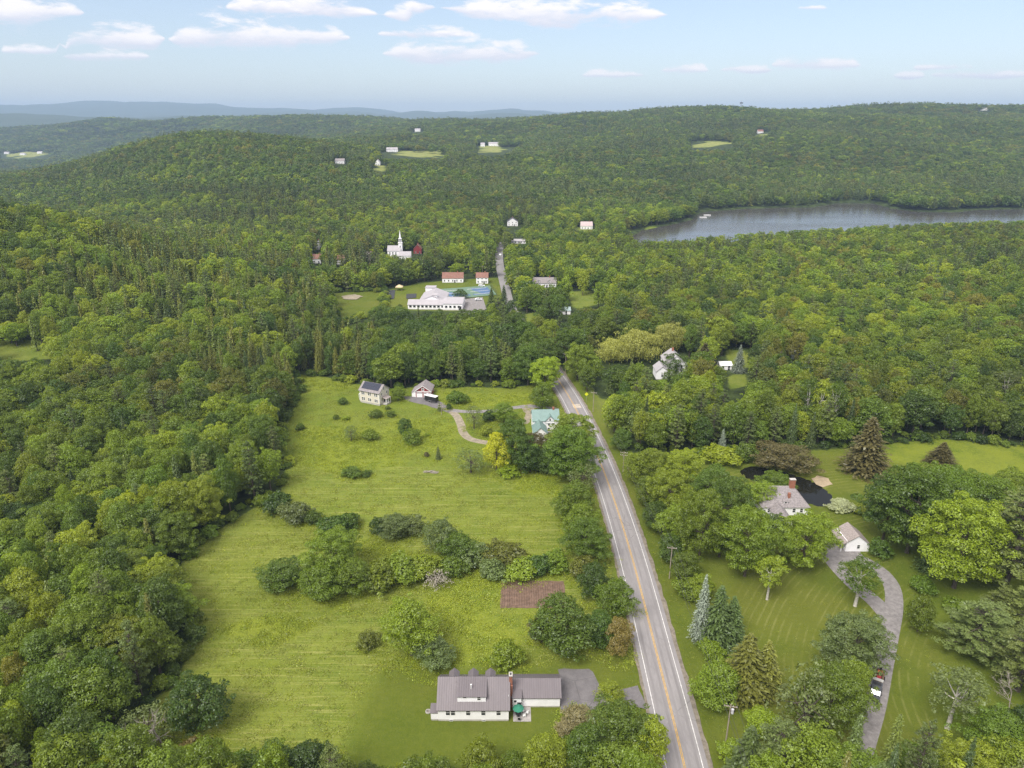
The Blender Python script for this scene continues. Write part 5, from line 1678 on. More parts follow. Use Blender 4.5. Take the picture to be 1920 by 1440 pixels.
def pickup():
    a = G(1646, 1304)
    d = DRIVE_EAST[np.argmin(np.abs(DRIVE_EAST[:, 1]-a[1]))]
    i = int(np.argmin(np.abs(DRIVE_EAST[:, 1]-a[1])))
    tg = DRIVE_EAST[i+3]-DRIVE_EAST[i-3]
    rz = math.atan2(-tg[1], -tg[0])               # front towards the camera
    o = thing('pickup_truck', 'dark grey pickup truck on the gravel drive, nose to the road', 'pickup truck', (d[0]-0.3, a[1], 0.04), rz)
    P = principled('truck_grey', (0.085, 0.092, 0.105), 0.22, spec=0.6, metal=0.3, var=0.03)
    MB().prism([(-2.85, 0.5), (2.8, 0.5), (2.9, 0.75), (2.85, 1.12), (1.35, 1.22), (0.95, 1.24), (-2.85, 1.24)], 'y', -0.98, 0.98).build('body', P, o)
    MB().prism([(1.25, 1.22), (0.55, 1.85), (-0.95, 1.88), (-1.15, 1.24)], 'y', -0.86, 0.86).build('cab', P, o)
    MB().add([(1.27, -0.80, 1.25), (1.27, 0.80, 1.25), (0.60, 0.72, 1.83), (0.60, -0.72, 1.83)], [(0, 1, 2, 3)]).build('windscreen', principled('glass_sky', (0.30, 0.33, 0.36), 0.05, spec=1.0, var=0.02), o)  # pale base colour paints the sky's reflection into the glass
    for s in (-1, 1): MB().prism([(1.05, 1.30), (0.5, 1.78), (-0.9, 1.80), (-1.05, 1.30)], 'y', s*0.865-0.01, s*0.865+0.01).build('side_window', GLASS, o)
    MB().box(-2.7, -1.25, -0.8, 0.8, 1.242, 1.27).build('bed', BLACK, o)
    MB().box(2.86, 2.98, -0.95, 0.95, 0.45, 0.70).build('bumper', STEEL, o)
    MB().box(2.84, 2.93, -0.55, 0.55, 0.74, 1.06).build('grille', BLACK, o)
    for y in (-0.78, 0.78): MB().box(2.82, 2.92, y-0.18, y+0.18, 0.80, 1.04).build('headlight', WHITEP, o)
    for x in (-1.85, 1.9):
        for y in (-0.92, 0.92):
            w = MB().tube((x, y-0.13, 0.4), (x, y+0.13, 0.4), 0.4, 0.4, 14).build('wheel', TYRE, o)
            MB().tube((x, y-0.14, 0.4), (x, y+0.14, 0.4), 0.22, 0.22, 10).build('rim', STEEL, w)
    for y in (-1.08, 1.08): MB().box(0.85, 1.05, y-0.12, y+0.12, 1.3, 1.48).build('mirror', BLACK, o)
    up = Vector((math.cos(rz), math.sin(rz), 0))
    base = Vector((d[0]-0.3, a[1], 0.04))
    t = thing('utility_trailer', 'flat utility trailer with a white front board hitched behind the grey pickup', 'trailer', tuple(base-up*5.7), rz)
    MB().box(-2.0, 1.8, -0.95, 0.95, 0.55, 0.65).build('deck', WOODB, t)
    MB().box(1.7, 1.8, -0.98, 0.98, 0.65, 1.25).build('front_board', WHITEP, t)
    MB().box(1.8, 2.9, -0.06, 0.06, 0.5, 0.6).build('drawbar', BLACK, t)
    for y in (-1.05, 1.05):
        w = MB().tube((0, y-0.1, 0.35), (0, y+0.1, 0.35), 0.35, 0.35, 12).build('wheel', TYRE, t)
    REDP = principled('machine_red', (0.42, 0.030, 0.035), 0.4, spec=0.5, var=0.06)
    ORG = principled('machine_orange', (0.62, 0.16, 0.035), 0.4, spec=0.5, var=0.06)
    for nm, lb, off, mt in (('ride_on_mower', 'red ride-on mower at the front of the utility trailer', 0.75, REDP), ('ride_on_mower', 'orange ride-on mower at the back of the utility trailer', -0.95, ORG)):
        m = thing(nm, lb, 'mower', tuple(base-up*(5.7-off)+Vector((0, 0, 0.65))), rz)
        MB().prism([(-0.15, 0.25), (0.85, 0.25), (0.9, 0.6), (0.1, 0.72), (-0.15, 0.5)], 'y', -0.36, 0.36).build('hood', mt, m)
        MB().box(-0.75, -0.1, -0.5, 0.5, 0.22, 0.42).build('body', mt, m)
        MB().box(-0.62, -0.2, -0.25, 0.25, 0.45, 0.58).box(-0.70, -0.6, -0.25, 0.25, 0.5, 0.95).build('seat', BLACK, m)
        MB().tube((0.05, 0, 0.7), (-0.1, 0, 0.98), 0.02, 0.02, 5).tube((-0.1, 0, 0.97), (-0.12, 0, 1.0), 0.18, 0.18, 10).build('steering_wheel', BLACK, m)
        for x, r in ((0.6, 0.2), (-0.5, 0.3)):
            for y in (-0.45, 0.45): MB().tube((x, y-0.1, r), (x, y+0.1, r), r, r, 10).build('wheel', TYRE, m)


pickup()


# ------------------------------------------------------------------ poles, signs and small things
POLES = {}


def pole(key, px, by, ty, label, cross=1, transformer=False, arm_rz=0.0, r=0.15):
    X, Y, Z = G(px, by)
    h = z_at(Y, ty)-Z
    o = thing('utility_pole', label, 'pole', (X, Y, Z-0.1), arm_rz, 'utility poles')
    MB().tube((0, 0, 0), (0, 0, h), r, r*0.7, 8).build('pole', POLEW, o)
    for c in range(cross):
        a = MB().box(-1.2, 1.2, -0.06, 0.06, h-0.55-0.9*c, h-0.42-0.9*c).build('crossarm', POLEW, o)
        for x in (-1.1, -0.45, 0.45, 1.1): MB().tube((x, 0, h-0.42-0.9*c), (x, 0, h-0.22-0.9*c), 0.05, 0.04, 6).build('insulator', WHITEP, a)
    if transformer:
        MB().tube((0.42, 0, h-2.0), (0.42, 0, h-1.05), 0.26, 0.26, 10).build('transformer', principled('transformer_grey', (0.5, 0.5, 0.52), 0.5), o)
    POLES[key] = Vector((X, Y, Z-0.1+h-0.22))
    return o


pole('a', 1360, 1398, 1320, 'utility pole with crossarm and grey transformer on the near east verge', 1, True, R_(-12))
pole('b', 1255, 1084, 1024, 'utility pole leaning by the tree row on the east verge', 1, False, R_(-12))
pole('c', 1168, 884, 846, 'utility pole almost hidden at the start of the east tree row', 2, False, R_(-14))
pole('d', 1112, 772, 734, 'utility pole with broad crossarm beside the yellow diamond sign', 1, False, R_(-16))
pole('e', 1060, 702, 662, 'pale utility pole where the road enters the woods', 1, False, R_(-16))
pole('f', 1022, 642, 612, 'utility pole among the trees right of the hidden stretch of road', 1, False, R_(-16))
pole('g', 828, 778, 756, 'short dark pole on the grass beside the trailer pad', 2, False, R_(20), 0.12)
pole('h', 905, 520, 498, 'utility pole beside the village road left of the spruces', 1, False, R_(-8))
pole('i', 947, 450, 428, 'tall pale pole at the top end of the village road', 1, False, R_(-8))
keys = 'abcdef'
Wm = principled('wire', (0.05, 0.05, 0.05), 0.6)
ext = POLES['a']+(POLES['a']-POLES['b'])*1.0
ext.z = POLES['a'].z
for i, (pa, pb, lb) in enumerate([(ext, POLES['a'], 'power lines running out of view from the transformer pole')] +
                                 [(POLES[keys[k]], POLES[keys[k+1]], f'power lines of the {ORDW} span up the road') for k, ORDW in enumerate(('first', 'second', 'third', 'fourth', 'fifth'))]):
    o = thing('power_lines', lb, 'power lines', tuple(pa), 0, 'power lines along the road')
    d = pb-pa
    sd_ = Vector((d.y, -d.x, 0)).normalized()
    for off in (-1.1, -0.45, 1.1):
        pts = [d*t+sd_*off+Vector((0, 0, -1.1*4*t*(1-t))) for t in np.linspace(0, 1, 13)]
        MB().path(pts, [0.03]*13, 4).build('wire', Wm, o)


def sign(px, by, ty, label, shape, size, face, cat='road sign'):
    X, Y, Z = G(px, by)
    h = z_at(Y, ty)-Z
    o = thing('road_sign', label, cat, (X, Y, Z))
    MB().tube((0, 0, 0), (0, 0, h), 0.04, 0.04, 6).build('post', STEEL, o)
    if shape == 'diamond':
        s = size*0.7
        MB().prism([(0, h-s*0.3-s), (s, h-s*0.3), (0, h-s*0.3+s), (-s, h-s*0.3)], 'y', -0.07, -0.045).build('panel', face, o)
    else:
        MB().box(-size/2, size/2, -0.07, -0.045, h-0.75, h).build('panel', face, o)
        MB().box(-size/2, size/2, -0.07, -0.045, h-1.5, h-0.8).build('panel', principled('sign_orange', (0.65, 0.26, 0.04), 0.5), o)
    return o


SIGN_Y = principled('sign_yellow', (0.62, 0.66, 0.02), 0.5)
sign(1099, 756, 738, 'yellow-green diamond warning sign on the east verge', 'diamond', 1.15, SIGN_Y)
sign(1177, 893, 874, 'white and orange sign at the verge before the east tree row', 'rect', 0.9, WHITEP)
X, Y, Z = G(1593, 952)
o = thing('garden_boat', 'small white upturned boat lying on the grass beside the white flowering bush', 'boat', (X, Y, Z), R_(35))
prof = []
hull = MB(); n = 9
ringp = []
for i in range(n):
    t = -1+2*i/(n-1); w = 0.75*(1-t*t)**0.6+0.02; hh = 0.55*(1-0.5*t*t)
    ringp.append([(t*1.7, -w, 0.05), (t*1.7, -w*0.75, hh*0.6), (t*1.7, 0, hh), (t*1.7, w*0.75, hh*0.6), (t*1.7, w, 0.05)])
hull.add([p for r in ringp for p in r], [(i*5+k, i*5+k+1, (i+1)*5+k+1, (i+1)*5+k) for i in range(n-1) for k in range(4)])
hull.build('hull', WHITEP, o, smooth=True)
MB().box(-1.7, 1.7, -0.03, 0.03, 0.5, 0.62).build('keel', WHITEP, o)
X, Y, Z = G(807, 886)
o = thing('log_pile', 'low pile of grey branches and logs at the edge of the mown grass', 'log pile', (X, Y, Z))
rg = random.Random(8)
for i in range(16):
    L = rg.uniform(1.5, 4.0); x = rg.uniform(-2.6, 0.8); y = rg.uniform(-0.7, 0.7); z = rg.uniform(0.1, 0.55)
    MB().tube((x, y, z), (x+L, y+rg.uniform(-0.5, 0.5), z+rg.uniform(-0.05, 0.2)), 0.09, 0.06, 6).build('log', BARK_DEAD, o)
X, Y, Z = G(1483, 1036)
o = thing('brick_wall', 'low brick terrace wall under the maples before the hip-roofed house', 'wall', (X, Y, Z))
MB().box(-3.0, 3.0, -0.2, 0.2, 0, 1.0).build('wall_body', BRICK, o); MB().box(-3.05, 3.05, -0.25, 0.25, 1.0, 1.1).build('coping', CONC, o)
for px, by, lb in ((1326, 404, 'white boat dock float nearest the point in the lake'), (1318, 408, 'pale boat dock float touching the lake shore')):
    x, y = unproj(px, by, LAKE_Z)
    o = thing('dock', lb, 'dock', (x, y, LAKE_Z))
    MB().box(-4.5, 4.5, -1.5, 1.5, 0.2, 0.8).build('deck', WHITEP, o)
    for sx in (-4, 4): MB().tube((sx, 0, -2), (sx, 0, 1.4), 0.15, 0.15, 6).build('pile', POLEW, o)
# ------------------------------------------------------------------ planting
TREE_NAME = dict(big='broadleaf_tree', broadleaf='broadleaf_tree', round='broadleaf_tree', airy='broadleaf_tree', shrub='shrub', spruce='spruce_tree', larch='larch_tree', pine='pine_tree',
                 birch='birch_tree', willow='willow_tree', snag='dead_tree', deadbush='dead_shrub')
rngp = random.Random(77)
PLACED = []
_cnt = {}


def plant_at(kind, X, Y, Z, h, w, mat, label, group=None, rz=None):
    if kind == 'broadleaf' and w > 12.0: kind = 'big'
    vs = PROTO[kind]
    k = _cnt.get(kind, rngp.randrange(9)); _cnt[kind] = k+1
    tm, cm, H0, R0 = vs[k % len(vs)]
    nm = TREE_NAME[kind]
    root = bpy.data.objects.new(nm, None); COL.objects.link(root)
    root.empty_display_size = 0.5
    root.location = (X, Y, Z-0.05); root.rotation_euler = (0, 0, rngp.uniform(0, 2*PI) if rz is None else rz)
    root.scale = (w/(2*R0), w/(2*R0)*rngp.uniform(0.92, 1.08), h/H0)
    root['label'] = label; root['category'] = 'shrub' if 'shrub' in nm else 'tree'
    if group: root['group'] = group
    if tm is not None: link('stem' if 'shrub' in nm else 'trunk', tm, root)
    if cm is not None:
        c = link('foliage' if 'shrub' in nm else 'crown', cm, root)
        if mat is not None:
            c.material_slots[0].link = 'OBJECT'; c.material_slots[0].material = mat
    PLACED.append((X, Y, w/2))
    return root


def plant(kind, px, by, ty, wpx, mat, label, group=None, rz=None):
    X, Y, Z = G(px, by)
    dep = Y*COSP+(CAM_H-Z)*SINP
    w = wpx*dep/FPX*1.08
    h = z_at(Y+w*0.18, ty)-Z
    # the crown's far shoulder rises above the stem in a steep view
    return plant_at(kind, X, Y, Z, max(h*0.97, w*0.42), w, mat, label, group, rz)


ORD = ['first', 'second', 'third', 'fourth', 'fifth', 'sixth', 'seventh', 'eighth', 'ninth', 'tenth', 'eleventh', 'twelfth', 'thirteenth', 'fourteenth',
       'fifteenth', 'sixteenth', 'seventeenth', 'eighteenth', 'nineteenth', 'twentieth', 'twenty-first', 'twenty-second', 'twenty-third', 'twenty-fourth']


def row(template, group, items):
    """items in the order the template counts them; {n} the ordinal, {c} the colour word, {k} the kind"""
    for i, (kind, px, by, ty, w, mat, cw) in enumerate(items):
        kw = {'shrub': 'shrub', 'spruce': 'spruce', 'pine': 'pine', 'birch': 'birch', 'deadbush': 'bare grey shrub', 'snag': 'dead tree', 'larch': 'larch', 'willow': 'willow'}.get(kind, 'tree')
        plant(kind, px, by, ty, w, mat, template.format(n=ORD[i], c=cw, k=kw), group)


SINGLES = [
    # the hayfield and the cream house
    ('round', 530, 1098, 1042, 84, F_DARK, 'round dark green bush standing alone on the mown field by the tall leafy clump'),
    ('broadleaf', 628, 1082, 985, 96, F_LIGHT, 'tall bushy green tree topping the clump in the middle of the hayfield'),
    ('round', 606, 1120, 1050, 78, F_MID, 'rounded green tree low at the near side of the hayfield clump'),
    ('round', 662, 1108, 1040, 74, F_LIGHT, 'broad green tree joining the hayfield clump to the hedge row'),
    ('broadleaf', 772, 1228, 1112, 92, F_LIME, 'spreading yellow-green tree on the field behind the white cape house'),
    ('round', 815, 1244, 1188, 76, F_GREY, 'dull grey-green bushy tree at the foot of the spreading yellow-green tree'),
    ('shrub', 692, 1210, 1181, 46, F_OLIVE, 'low olive shrub alone in tall grass left of the yellow-green tree'),
    ('shrub', 950, 1246, 1196, 58, F_LIGHT, 'light green shrub on the bank behind the garage wing of the white house'),
    ('round', 1050, 1212, 1106, 112, F_DARK, 'big round dark green tree beside the brown garden plot'),
    ('shrub', 1012, 1196, 1150, 40, F_BROWN, 'low brownish shrub against the big round tree by the garden plot'),
    ('shrub', 858, 755, 731, 38, F_MID, 'round green shrub in the weedy meadow right of the black trailer'),
    ('airy', 889, 804, 756, 34, F_GREY, 'slender pale grey-green tree inside the bend of the west drive'),
    ('shrub', 917, 788, 767, 28, F_DARK, 'dark round shrub right of the slender pale tree by the west drive'),
    ('shrub', 912, 816, 794, 26, F_LIGHT, 'light green shrub below the dark round shrub by the west drive'),
    ('broadleaf', 945, 795, 752, 50, F_MID, 'leafy tree between the west drive and the green-roofed farmhouse'),
    ('round', 760, 818, 780, 28, F_DARK, 'narrow dark green tree of the pair standing in the yellow-green weeds'),
    ('shrub', 773, 830, 802, 36, F_MID, 'rounder mid green bush of the pair standing in the yellow-green weeds'),
    ('shrub', 695, 823, 802, 32, F_MID, 'round bush in the meadow directly left of the narrow dark pair'),
    ('airy', 659, 826, 795, 26, F_GREY, 'thin grey-green sapling in the meadow below the cream house'),
    ('shrub', 643, 757, 745, 20, F_DARK, 'small dark bush on the grass left of the cream house'),
    ('shrub', 705, 783, 766, 24, F_MID, 'small round bush on the lawn just in front of the cream house'),
    ('shrub', 733, 781, 768, 18, F_MID, 'smallest round bush on the lawn to the right in front of the cream house'),
    ('shrub', 727, 768, 760, 9, F_MID, 'tiny bush near the porch corner of the cream house'),
    ('shrub', 630, 786, 776, 12, F_MID, 'tiny bush far out on the grass left below the cream house'),
    ('shrub', 649, 787, 778, 14, F_LIGHT, 'tiny light bush beside the tiny bush far out on the grass'),
    ('round', 747, 750, 722, 28, F_MID, 'round tree between the cream house and the red garage'),
    ('shrub', 563, 806, 792, 18, F_DARK, 'dark bush at the wood edge left of the meadow'),
    ('shrub', 660, 892, 874, 36, F_DARK, 'dark spreading bush at the edge of the mown hayfield'),
    ('shrub', 687, 892, 880, 20, F_MID, 'small green bush right of the dark spreading bush on the hayfield edge'),
    ('spruce', 822, 861, 834, 13, F_GREY, 'slim young conifer on the mown grass left of the west drive'),
    ('shrub', 800, 856, 846, 10, F_BROWN, 'tiny dark brown shrub on the mown grass near the young conifer'),
    ('shrub', 801, 818, 811, 9, F_LIGHT, 'tiny light shrub at the end of the yellow-green weeds'),
    ('shrub', 842, 767, 755, 12, F_DARK, 'little dark shrub beside the pole at the west drive'),
    ('spruce', 824, 771, 752, 11, F_GREY, 'thin grey conifer beside the trailer pad'),
    ('airy', 883, 886, 838, 54, F_GREY, 'big grey-green bushy tree left of the yellow tree'),
    ('round', 931, 882, 803, 48, F_YELLOW, 'bright yellow-leaved tree left of the farmhouse grove'),
    ('shrub', 955, 890, 868, 46, F_LIME, 'yellow-green bush at the foot of the farmhouse grove'),
    ('broadleaf', 1021, 735, 664, 62, F_LIME, 'tall yellow-green tree leaning over the road beyond the farmhouse'),
    ('round', 1017, 766, 712, 48, F_MID, 'green tree below the tall yellow-green tree at the farmhouse drive'),
    ('deadbush', 818, 1098, 1064, 54, None, 'bare grey shrub in the hedge row by the lush weeds'),
    # lower left corner
    ('round', 376, 1362, 1252, 112, F_DARK, 'large dark round tree alone on the field edge, lower left'),
    ('snag', 312, 1418, 1330, 60, None, 'bleached dead snag with bare branches in the lower left corner'),
    ('airy', 282, 1400, 1312, 90, F_GREY, 'thin greyish tree wrapped around the bleached dead snag'),
    ('snag', 208, 1322, 1262, 50, None, 'dark gap with a bare dead tree in the west wood edge'),
    ('shrub', 356, 1440, 1385, 80, F_RUST, 'rusty yellow bush below the dead snag'),
    ('round', 340, 1476, 1392, 90, F_LIME, 'yellow-green bush at the very bottom left of the field'),
    ('shrub', 1082, 1350, 1328, 54, F_STRAW, 'tuft of dry straw-coloured brush behind the asphalt lot'),
    ('shrub', 1058, 1370, 1350, 34, F_STRAW, 'smaller tuft of dry straw-coloured brush beside the roadside trees'),
    ('round', 1146, 1314, 1274, 44, F_LIGHT, 'small light green tree between the asphalt lot and the road'),
    # the estate east of the road
    ('spruce', 1312, 1196, 1066, 42, F_BLUE, 'pale blue-grey spruce beside the dark spruces on the east verge'),
    ('spruce', 1342, 1206, 1082, 74, F_SPRUCE, 'tall dark spruce right behind the pale blue-grey spruce'),
    ('spruce', 1368, 1200, 1106, 60, F_SPRUCE, 'shorter dark spruce on the lawn side of the tall one'),
    ('shrub', 1333, 1234, 1196, 46, F_LIME, 'bright lime bush under the dark spruces by the verge'),
    ('round', 1338, 1318, 1232, 84, F_LIGHT, 'light green feathery tree beside the verge above the transformer pole'),
    ('spruce', 1392, 1302, 1168, 108, F_LARCH, 'broad olive conifer in front of the dark spruces'),
    ('spruce', 1430, 1296, 1186, 76, F_LARCH, 'narrower olive conifer touching the broad olive one'),
    ('broadleaf', 1590, 1262, 1140, 124, F_GREY, 'very large pale green linden-like tree beside the east drive'),
    ('broadleaf', 1548, 1370, 1238, 120, F_LIGHT, 'large light green tree below the pale linden-like tree'),
    ('broadleaf', 1590, 1330, 1228, 60, F_MID, 'green tree whose branches reach over the parked pickup'),
    ('airy', 1498, 1396, 1240, 120, F_GREY, 'thin-leaved greyish tree left of the large light green tree'),
    ('birch', 1603, 1136, 1036, 72, F_MID, 'birch with pale trunk on the grass island in the drive loop'),
    ('birch', 1438, 1124, 1034, 52, F_LIGHT, 'slender leaning birch with white trunk on the striped lawn'),
    ('broadleaf', 1396, 1080, 938, 104, F_LIGHT, 'tall green maple at the top of the striped lawn'),
    ('broadleaf', 1504, 1060, 952, 104, F_LIGHT, 'spreading green maple in front of the hip-roofed house'),
    ('broadleaf', 1446, 1040, 958, 66, F_DARK, 'dark tree between the two maples in front of the hip-roofed house'),
    ('broadleaf', 1788, 1102, 918, 150, F_LIME, 'huge bright yellow-green maple right of the white shed'),
    ('broadleaf', 1700, 1036, 858, 140, F_MID, 'tall green tree with bare lower trunk behind the white shed'),
    ('broadleaf', 1655, 1012, 884, 84, F_DARK, 'darker tree nearest the pond end of the grove behind the shed'),
    ('broadleaf', 1752, 1012, 864, 110, F_MID, 'leafy tree behind the huge yellow-green maple'),
    ('broadleaf', 1838, 1000, 880, 110, F_MID, 'broad tree on the meadow side of the huge maple'),
    ('shrub', 1648, 1042, 1006, 44, F_DARK, 'dark bush against the right end of the white shed'),
    ('pine', 1882, 1110, 896, 140, F_PINE, 'tall ragged pine at the right edge beside the huge maple'),
    ('pine', 1826, 1228, 1108, 128, F_GREY, 'pale wispy pine on the lawn right of the drive'),
    ('pine', 1908, 1296, 1150, 110, F_PINE, 'dark wispy pine at the right edge below the pale one'),
    ('birch', 1776, 1366, 1238, 96, F_GREY, 'pale young tree with thin leaning trunk at the lower right'),
    ('round', 1720, 1184, 1106, 52, F_MID, 'small green tree on the grass right of the drive bend'),
    ('round', 1722, 1460, 1392, 104, F_MID, 'green treetop cut by the bottom edge right of the drive'),
    ('broadleaf', 1868, 1440, 1330, 130, F_MID, 'green tree in the bottom right corner'),
    ('snag', 1888, 1344, 1284, 34, None, 'dark dead trunk standing among the lower right pines'),
    ('spruce', 1620, 884, 768, 96, F_BROWN, 'wide brownish spruce on the lawn beyond the pond'),
    ('round', 1466, 878, 832, 104, F_BROWN, 'low spreading bronze-leaved tree on the far bank of the pond'),
    ('spruce', 1762, 872, 822, 60, F_BROWN, 'dark bronze conifer at the edge of the east meadow'),
    ('shrub', 1578, 956, 934, 44, F_WHITE, 'white flowering bush at the near end of the pond'),
    ('shrub', 1620, 962, 946, 40, F_LIGHT, 'light green bush right of the white flowering bush'),
    ('spruce', 1352, 852, 800, 22, F_BLUE, 'small grey conifer in the dark wood edge left of the pond'),
    ('shrub', 1350, 866, 846, 66, F_LIGHT, 'spreading bright shrub on the wood edge left of the pond'),
    ('round', 1455, 922, 880, 60, F_MID, 'rounded tree on the near bank between pond and hip-roofed house'),
    ('broadleaf', 1424, 950, 898, 60, F_LIGHT, 'light green tree left of the brick chimney'),
    ('shrub', 1395, 866, 826, 40, F_MID, 'green bush at the wood edge above the pond'),
    # willows and conifers along the far side of the road
    ('willow', 1192, 676, 612, 84, None, 'broad golden willow by the road, middle of three'),
    ('willow', 1248, 662, 600, 62, None, 'tall golden willow beside the white house, rightmost of three'),
    ('willow', 1146, 678, 630, 60, None, 'low golden willow, leftmost of three'),
    ('spruce', 1384, 698, 642, 28, F_BLUE, 'blue-grey spruce on the lawn right of the white mansion'),
    ('spruce', 1117, 650, 610, 20, F_BLUE, 'silvery young spruce left of the golden willows'),
    ('spruce', 1316, 714, 636, 74, F_BROWN, 'wide reddish-brown spruce hiding part of the white mansion'),
    ('round', 1262, 700, 658, 48, F_DARK, 'dark green tree between the two parts of the white mansion'),
    ('birch', 1508, 806, 700, 40, F_MID, 'white-stemmed birch at the left of the group above the pond lawn'),
    ('birch', 1530, 810, 704, 44, F_LIGHT, 'white-stemmed birch in the middle of the group above the pond lawn'),
    ('birch', 1556, 812, 706, 44, F_MID, 'white-stemmed birch at the right of the group above the pond lawn'),
    ('birch', 1880, 760, 690, 54, F_GREY, 'forked pale birch in the woods near the right edge'),
    ('birch', 1844, 770, 700, 40, F_LIGHT, 'slim birch left of the forked pale birch'),
    ('willow', 855, 500, 458, 40, F_LIME, 'big pale yellow willow in the village beside the church'),
    ('round', 858, 512, 492, 30, F_LIME, 'lime green tree behind the long red-roofed house'),
    ('round', 864, 560, 540, 26, F_DARK, 'dark tree between school and tennis court'),
]
for kd, x, b, t, w, mt, lb in SINGLES:
    plant(kd, x, b, t, w, mt, lb)

row('{c} {k} {n} from the garden end in the hedge row across the hayfield', 'hedge row across the hayfield', [
    ('shrub', 1042, 1066, 1030, 56, F_MID, 'green'), ('shrub', 1010, 1074, 1036, 50, F_DARK, 'dark'), ('shrub', 978, 1078, 1038, 66, F_LIGHT, 'light green'), ('shrub', 946, 1060, 1012, 80, F_OLIVE, 'olive'),
    ('shrub', 924, 1076, 1040, 60, F_GREY, 'grey-green'), ('shrub', 893, 1058, 1014, 60, F_GREY, 'grey-green'), ('round', 862, 1052, 992, 66, F_MID, 'leafy'), ('round', 828, 1036, 964, 60, F_GREY, 'grey-green'),
    ('shrub', 850, 1078, 1040, 50, F_MID, 'green'), ('shrub', 792, 1078, 1034, 70, F_LIGHT, 'light green'), ('shrub', 752, 1086, 1034, 76, F_MID, 'green'), ('shrub', 714, 1098, 1046, 72, F_LIGHT, 'light green')])
row('{c} {k} {n} from the right in the broken row of bushes above the clump', 'row of bushes above the field clump', [
    ('shrub', 772, 1000, 960, 50, F_GREY, 'grey-green'), ('round', 742, 1006, 958, 62, F_GREY, 'grey-green'), ('shrub', 711, 1000, 966, 34, F_DARK, 'dark'), ('shrub', 655, 990, 958, 40, F_DARK, 'dark'), ('shrub', 630, 998, 962, 54, F_DARK, 'dark'),
    ('shrub', 585, 980, 954, 36, F_MID, 'green'), ('shrub', 556, 978, 936, 56, F_GREY, 'grey-green'), ('shrub', 522, 958, 918, 52, F_DARK, 'dark')])
row('{c} roadside {k} {n} from the garden plot up the west side of the road', 'trees along the west side of the road', [
    ('round', 1158, 1224, 1150, 58, F_RUST, 'russet green'), ('round', 1124, 1206, 1140, 66, F_DARK, 'dark'), ('round', 1154, 1152, 1076, 70, F_MID, 'green'), ('round', 1112, 1122, 1046, 58, F_DARK, 'dark'),
    ('shrub', 1096, 1082, 1036, 60, F_OLIVE, 'olive'), ('broadleaf', 1098, 1050, 966, 84, F_MID, 'green'), ('round', 1090, 1012, 936, 72, F_LIGHT, 'light green'), ('broadleaf', 1078, 978, 896, 70, F_MID, 'green'),
    ('airy', 1092, 930, 862, 50, F_GREY, 'grey'), ('broadleaf', 1070, 902, 790, 98, F_MID, 'large green'), ('broadleaf', 1074, 856, 768, 76, F_MID, 'tall green')])
row('{c} {k} {n} from the yellow tree in the grove beside the farmhouse', 'grove beside the farmhouse', [
    ('broadleaf', 962, 876, 780, 74, F_DARK, 'dark'), ('round', 994, 884, 826, 54, F_DARK, 'dark'), ('broadleaf', 1002, 860, 806, 52, F_BROWN, 'bronze'), ('round', 1026, 886, 832, 60, F_DARK, 'dark'), ('broadleaf', 1056, 884, 800, 74, F_DARK, 'dark')])
row('{c} tall {k} {n} from the near end where the road slips into the woods', 'tall trees at the road bend', [
    ('broadleaf', 990, 722, 640, 58, F_DARK, 'dark'), ('broadleaf', 1018, 704, 628, 60, F_DARK, 'dark'), ('broadleaf', 1082, 712, 640, 56, F_MID, 'green'), ('broadleaf', 996, 690, 612, 58, F_MID, 'green'), ('broadleaf', 1062, 682, 612, 56, F_MID, 'green'),
    ('broadleaf', 984, 668, 598, 50, F_DARK, 'dark'), ('broadleaf', 1030, 660, 596, 46, F_LIGHT, 'light green'), ('broadleaf', 966, 648, 584, 46, F_MID, 'green'), ('broadleaf', 1008, 640, 588, 36, F_LIGHT, 'light green'), ('spruce', 945, 600, 530, 30, F_SPRUCE, 'dark'), ('spruce', 922, 594, 535, 30, F_SPRUCE, 'dark'), ('pine', 934, 610, 548, 34, F_PINE, 'dark')])
row('{c} {k} {n} from the left along the bottom edge below the white house', 'treetops along the bottom edge', [
    ('shrub', 450, 1452, 1404, 60, F_MID, 'green'), ('round', 520, 1480, 1382, 90, F_DARK, 'dark'), ('shrub', 596, 1462, 1408, 60, F_MID, 'green'), ('round', 690, 1500, 1420, 80, F_MID, 'green'), ('round', 800, 1490, 1418, 80, F_LIGHT, 'light green'), ('round', 905, 1474, 1376, 86, F_LIGHT, 'light green'), ('round', 965, 1484, 1398, 60, F_MID, 'green'),
    ('broadleaf', 1020, 1478, 1370, 84, F_LIGHT, 'light green'), ('broadleaf', 1094, 1466, 1346, 92, F_MID, 'green'), ('broadleaf', 1160, 1420, 1300, 110, F_MID, 'tall green'), ('round', 1216, 1440, 1336, 74, F_LIGHT, 'light green'), ('broadleaf', 1140, 1484, 1380, 110, F_MID, 'green')])
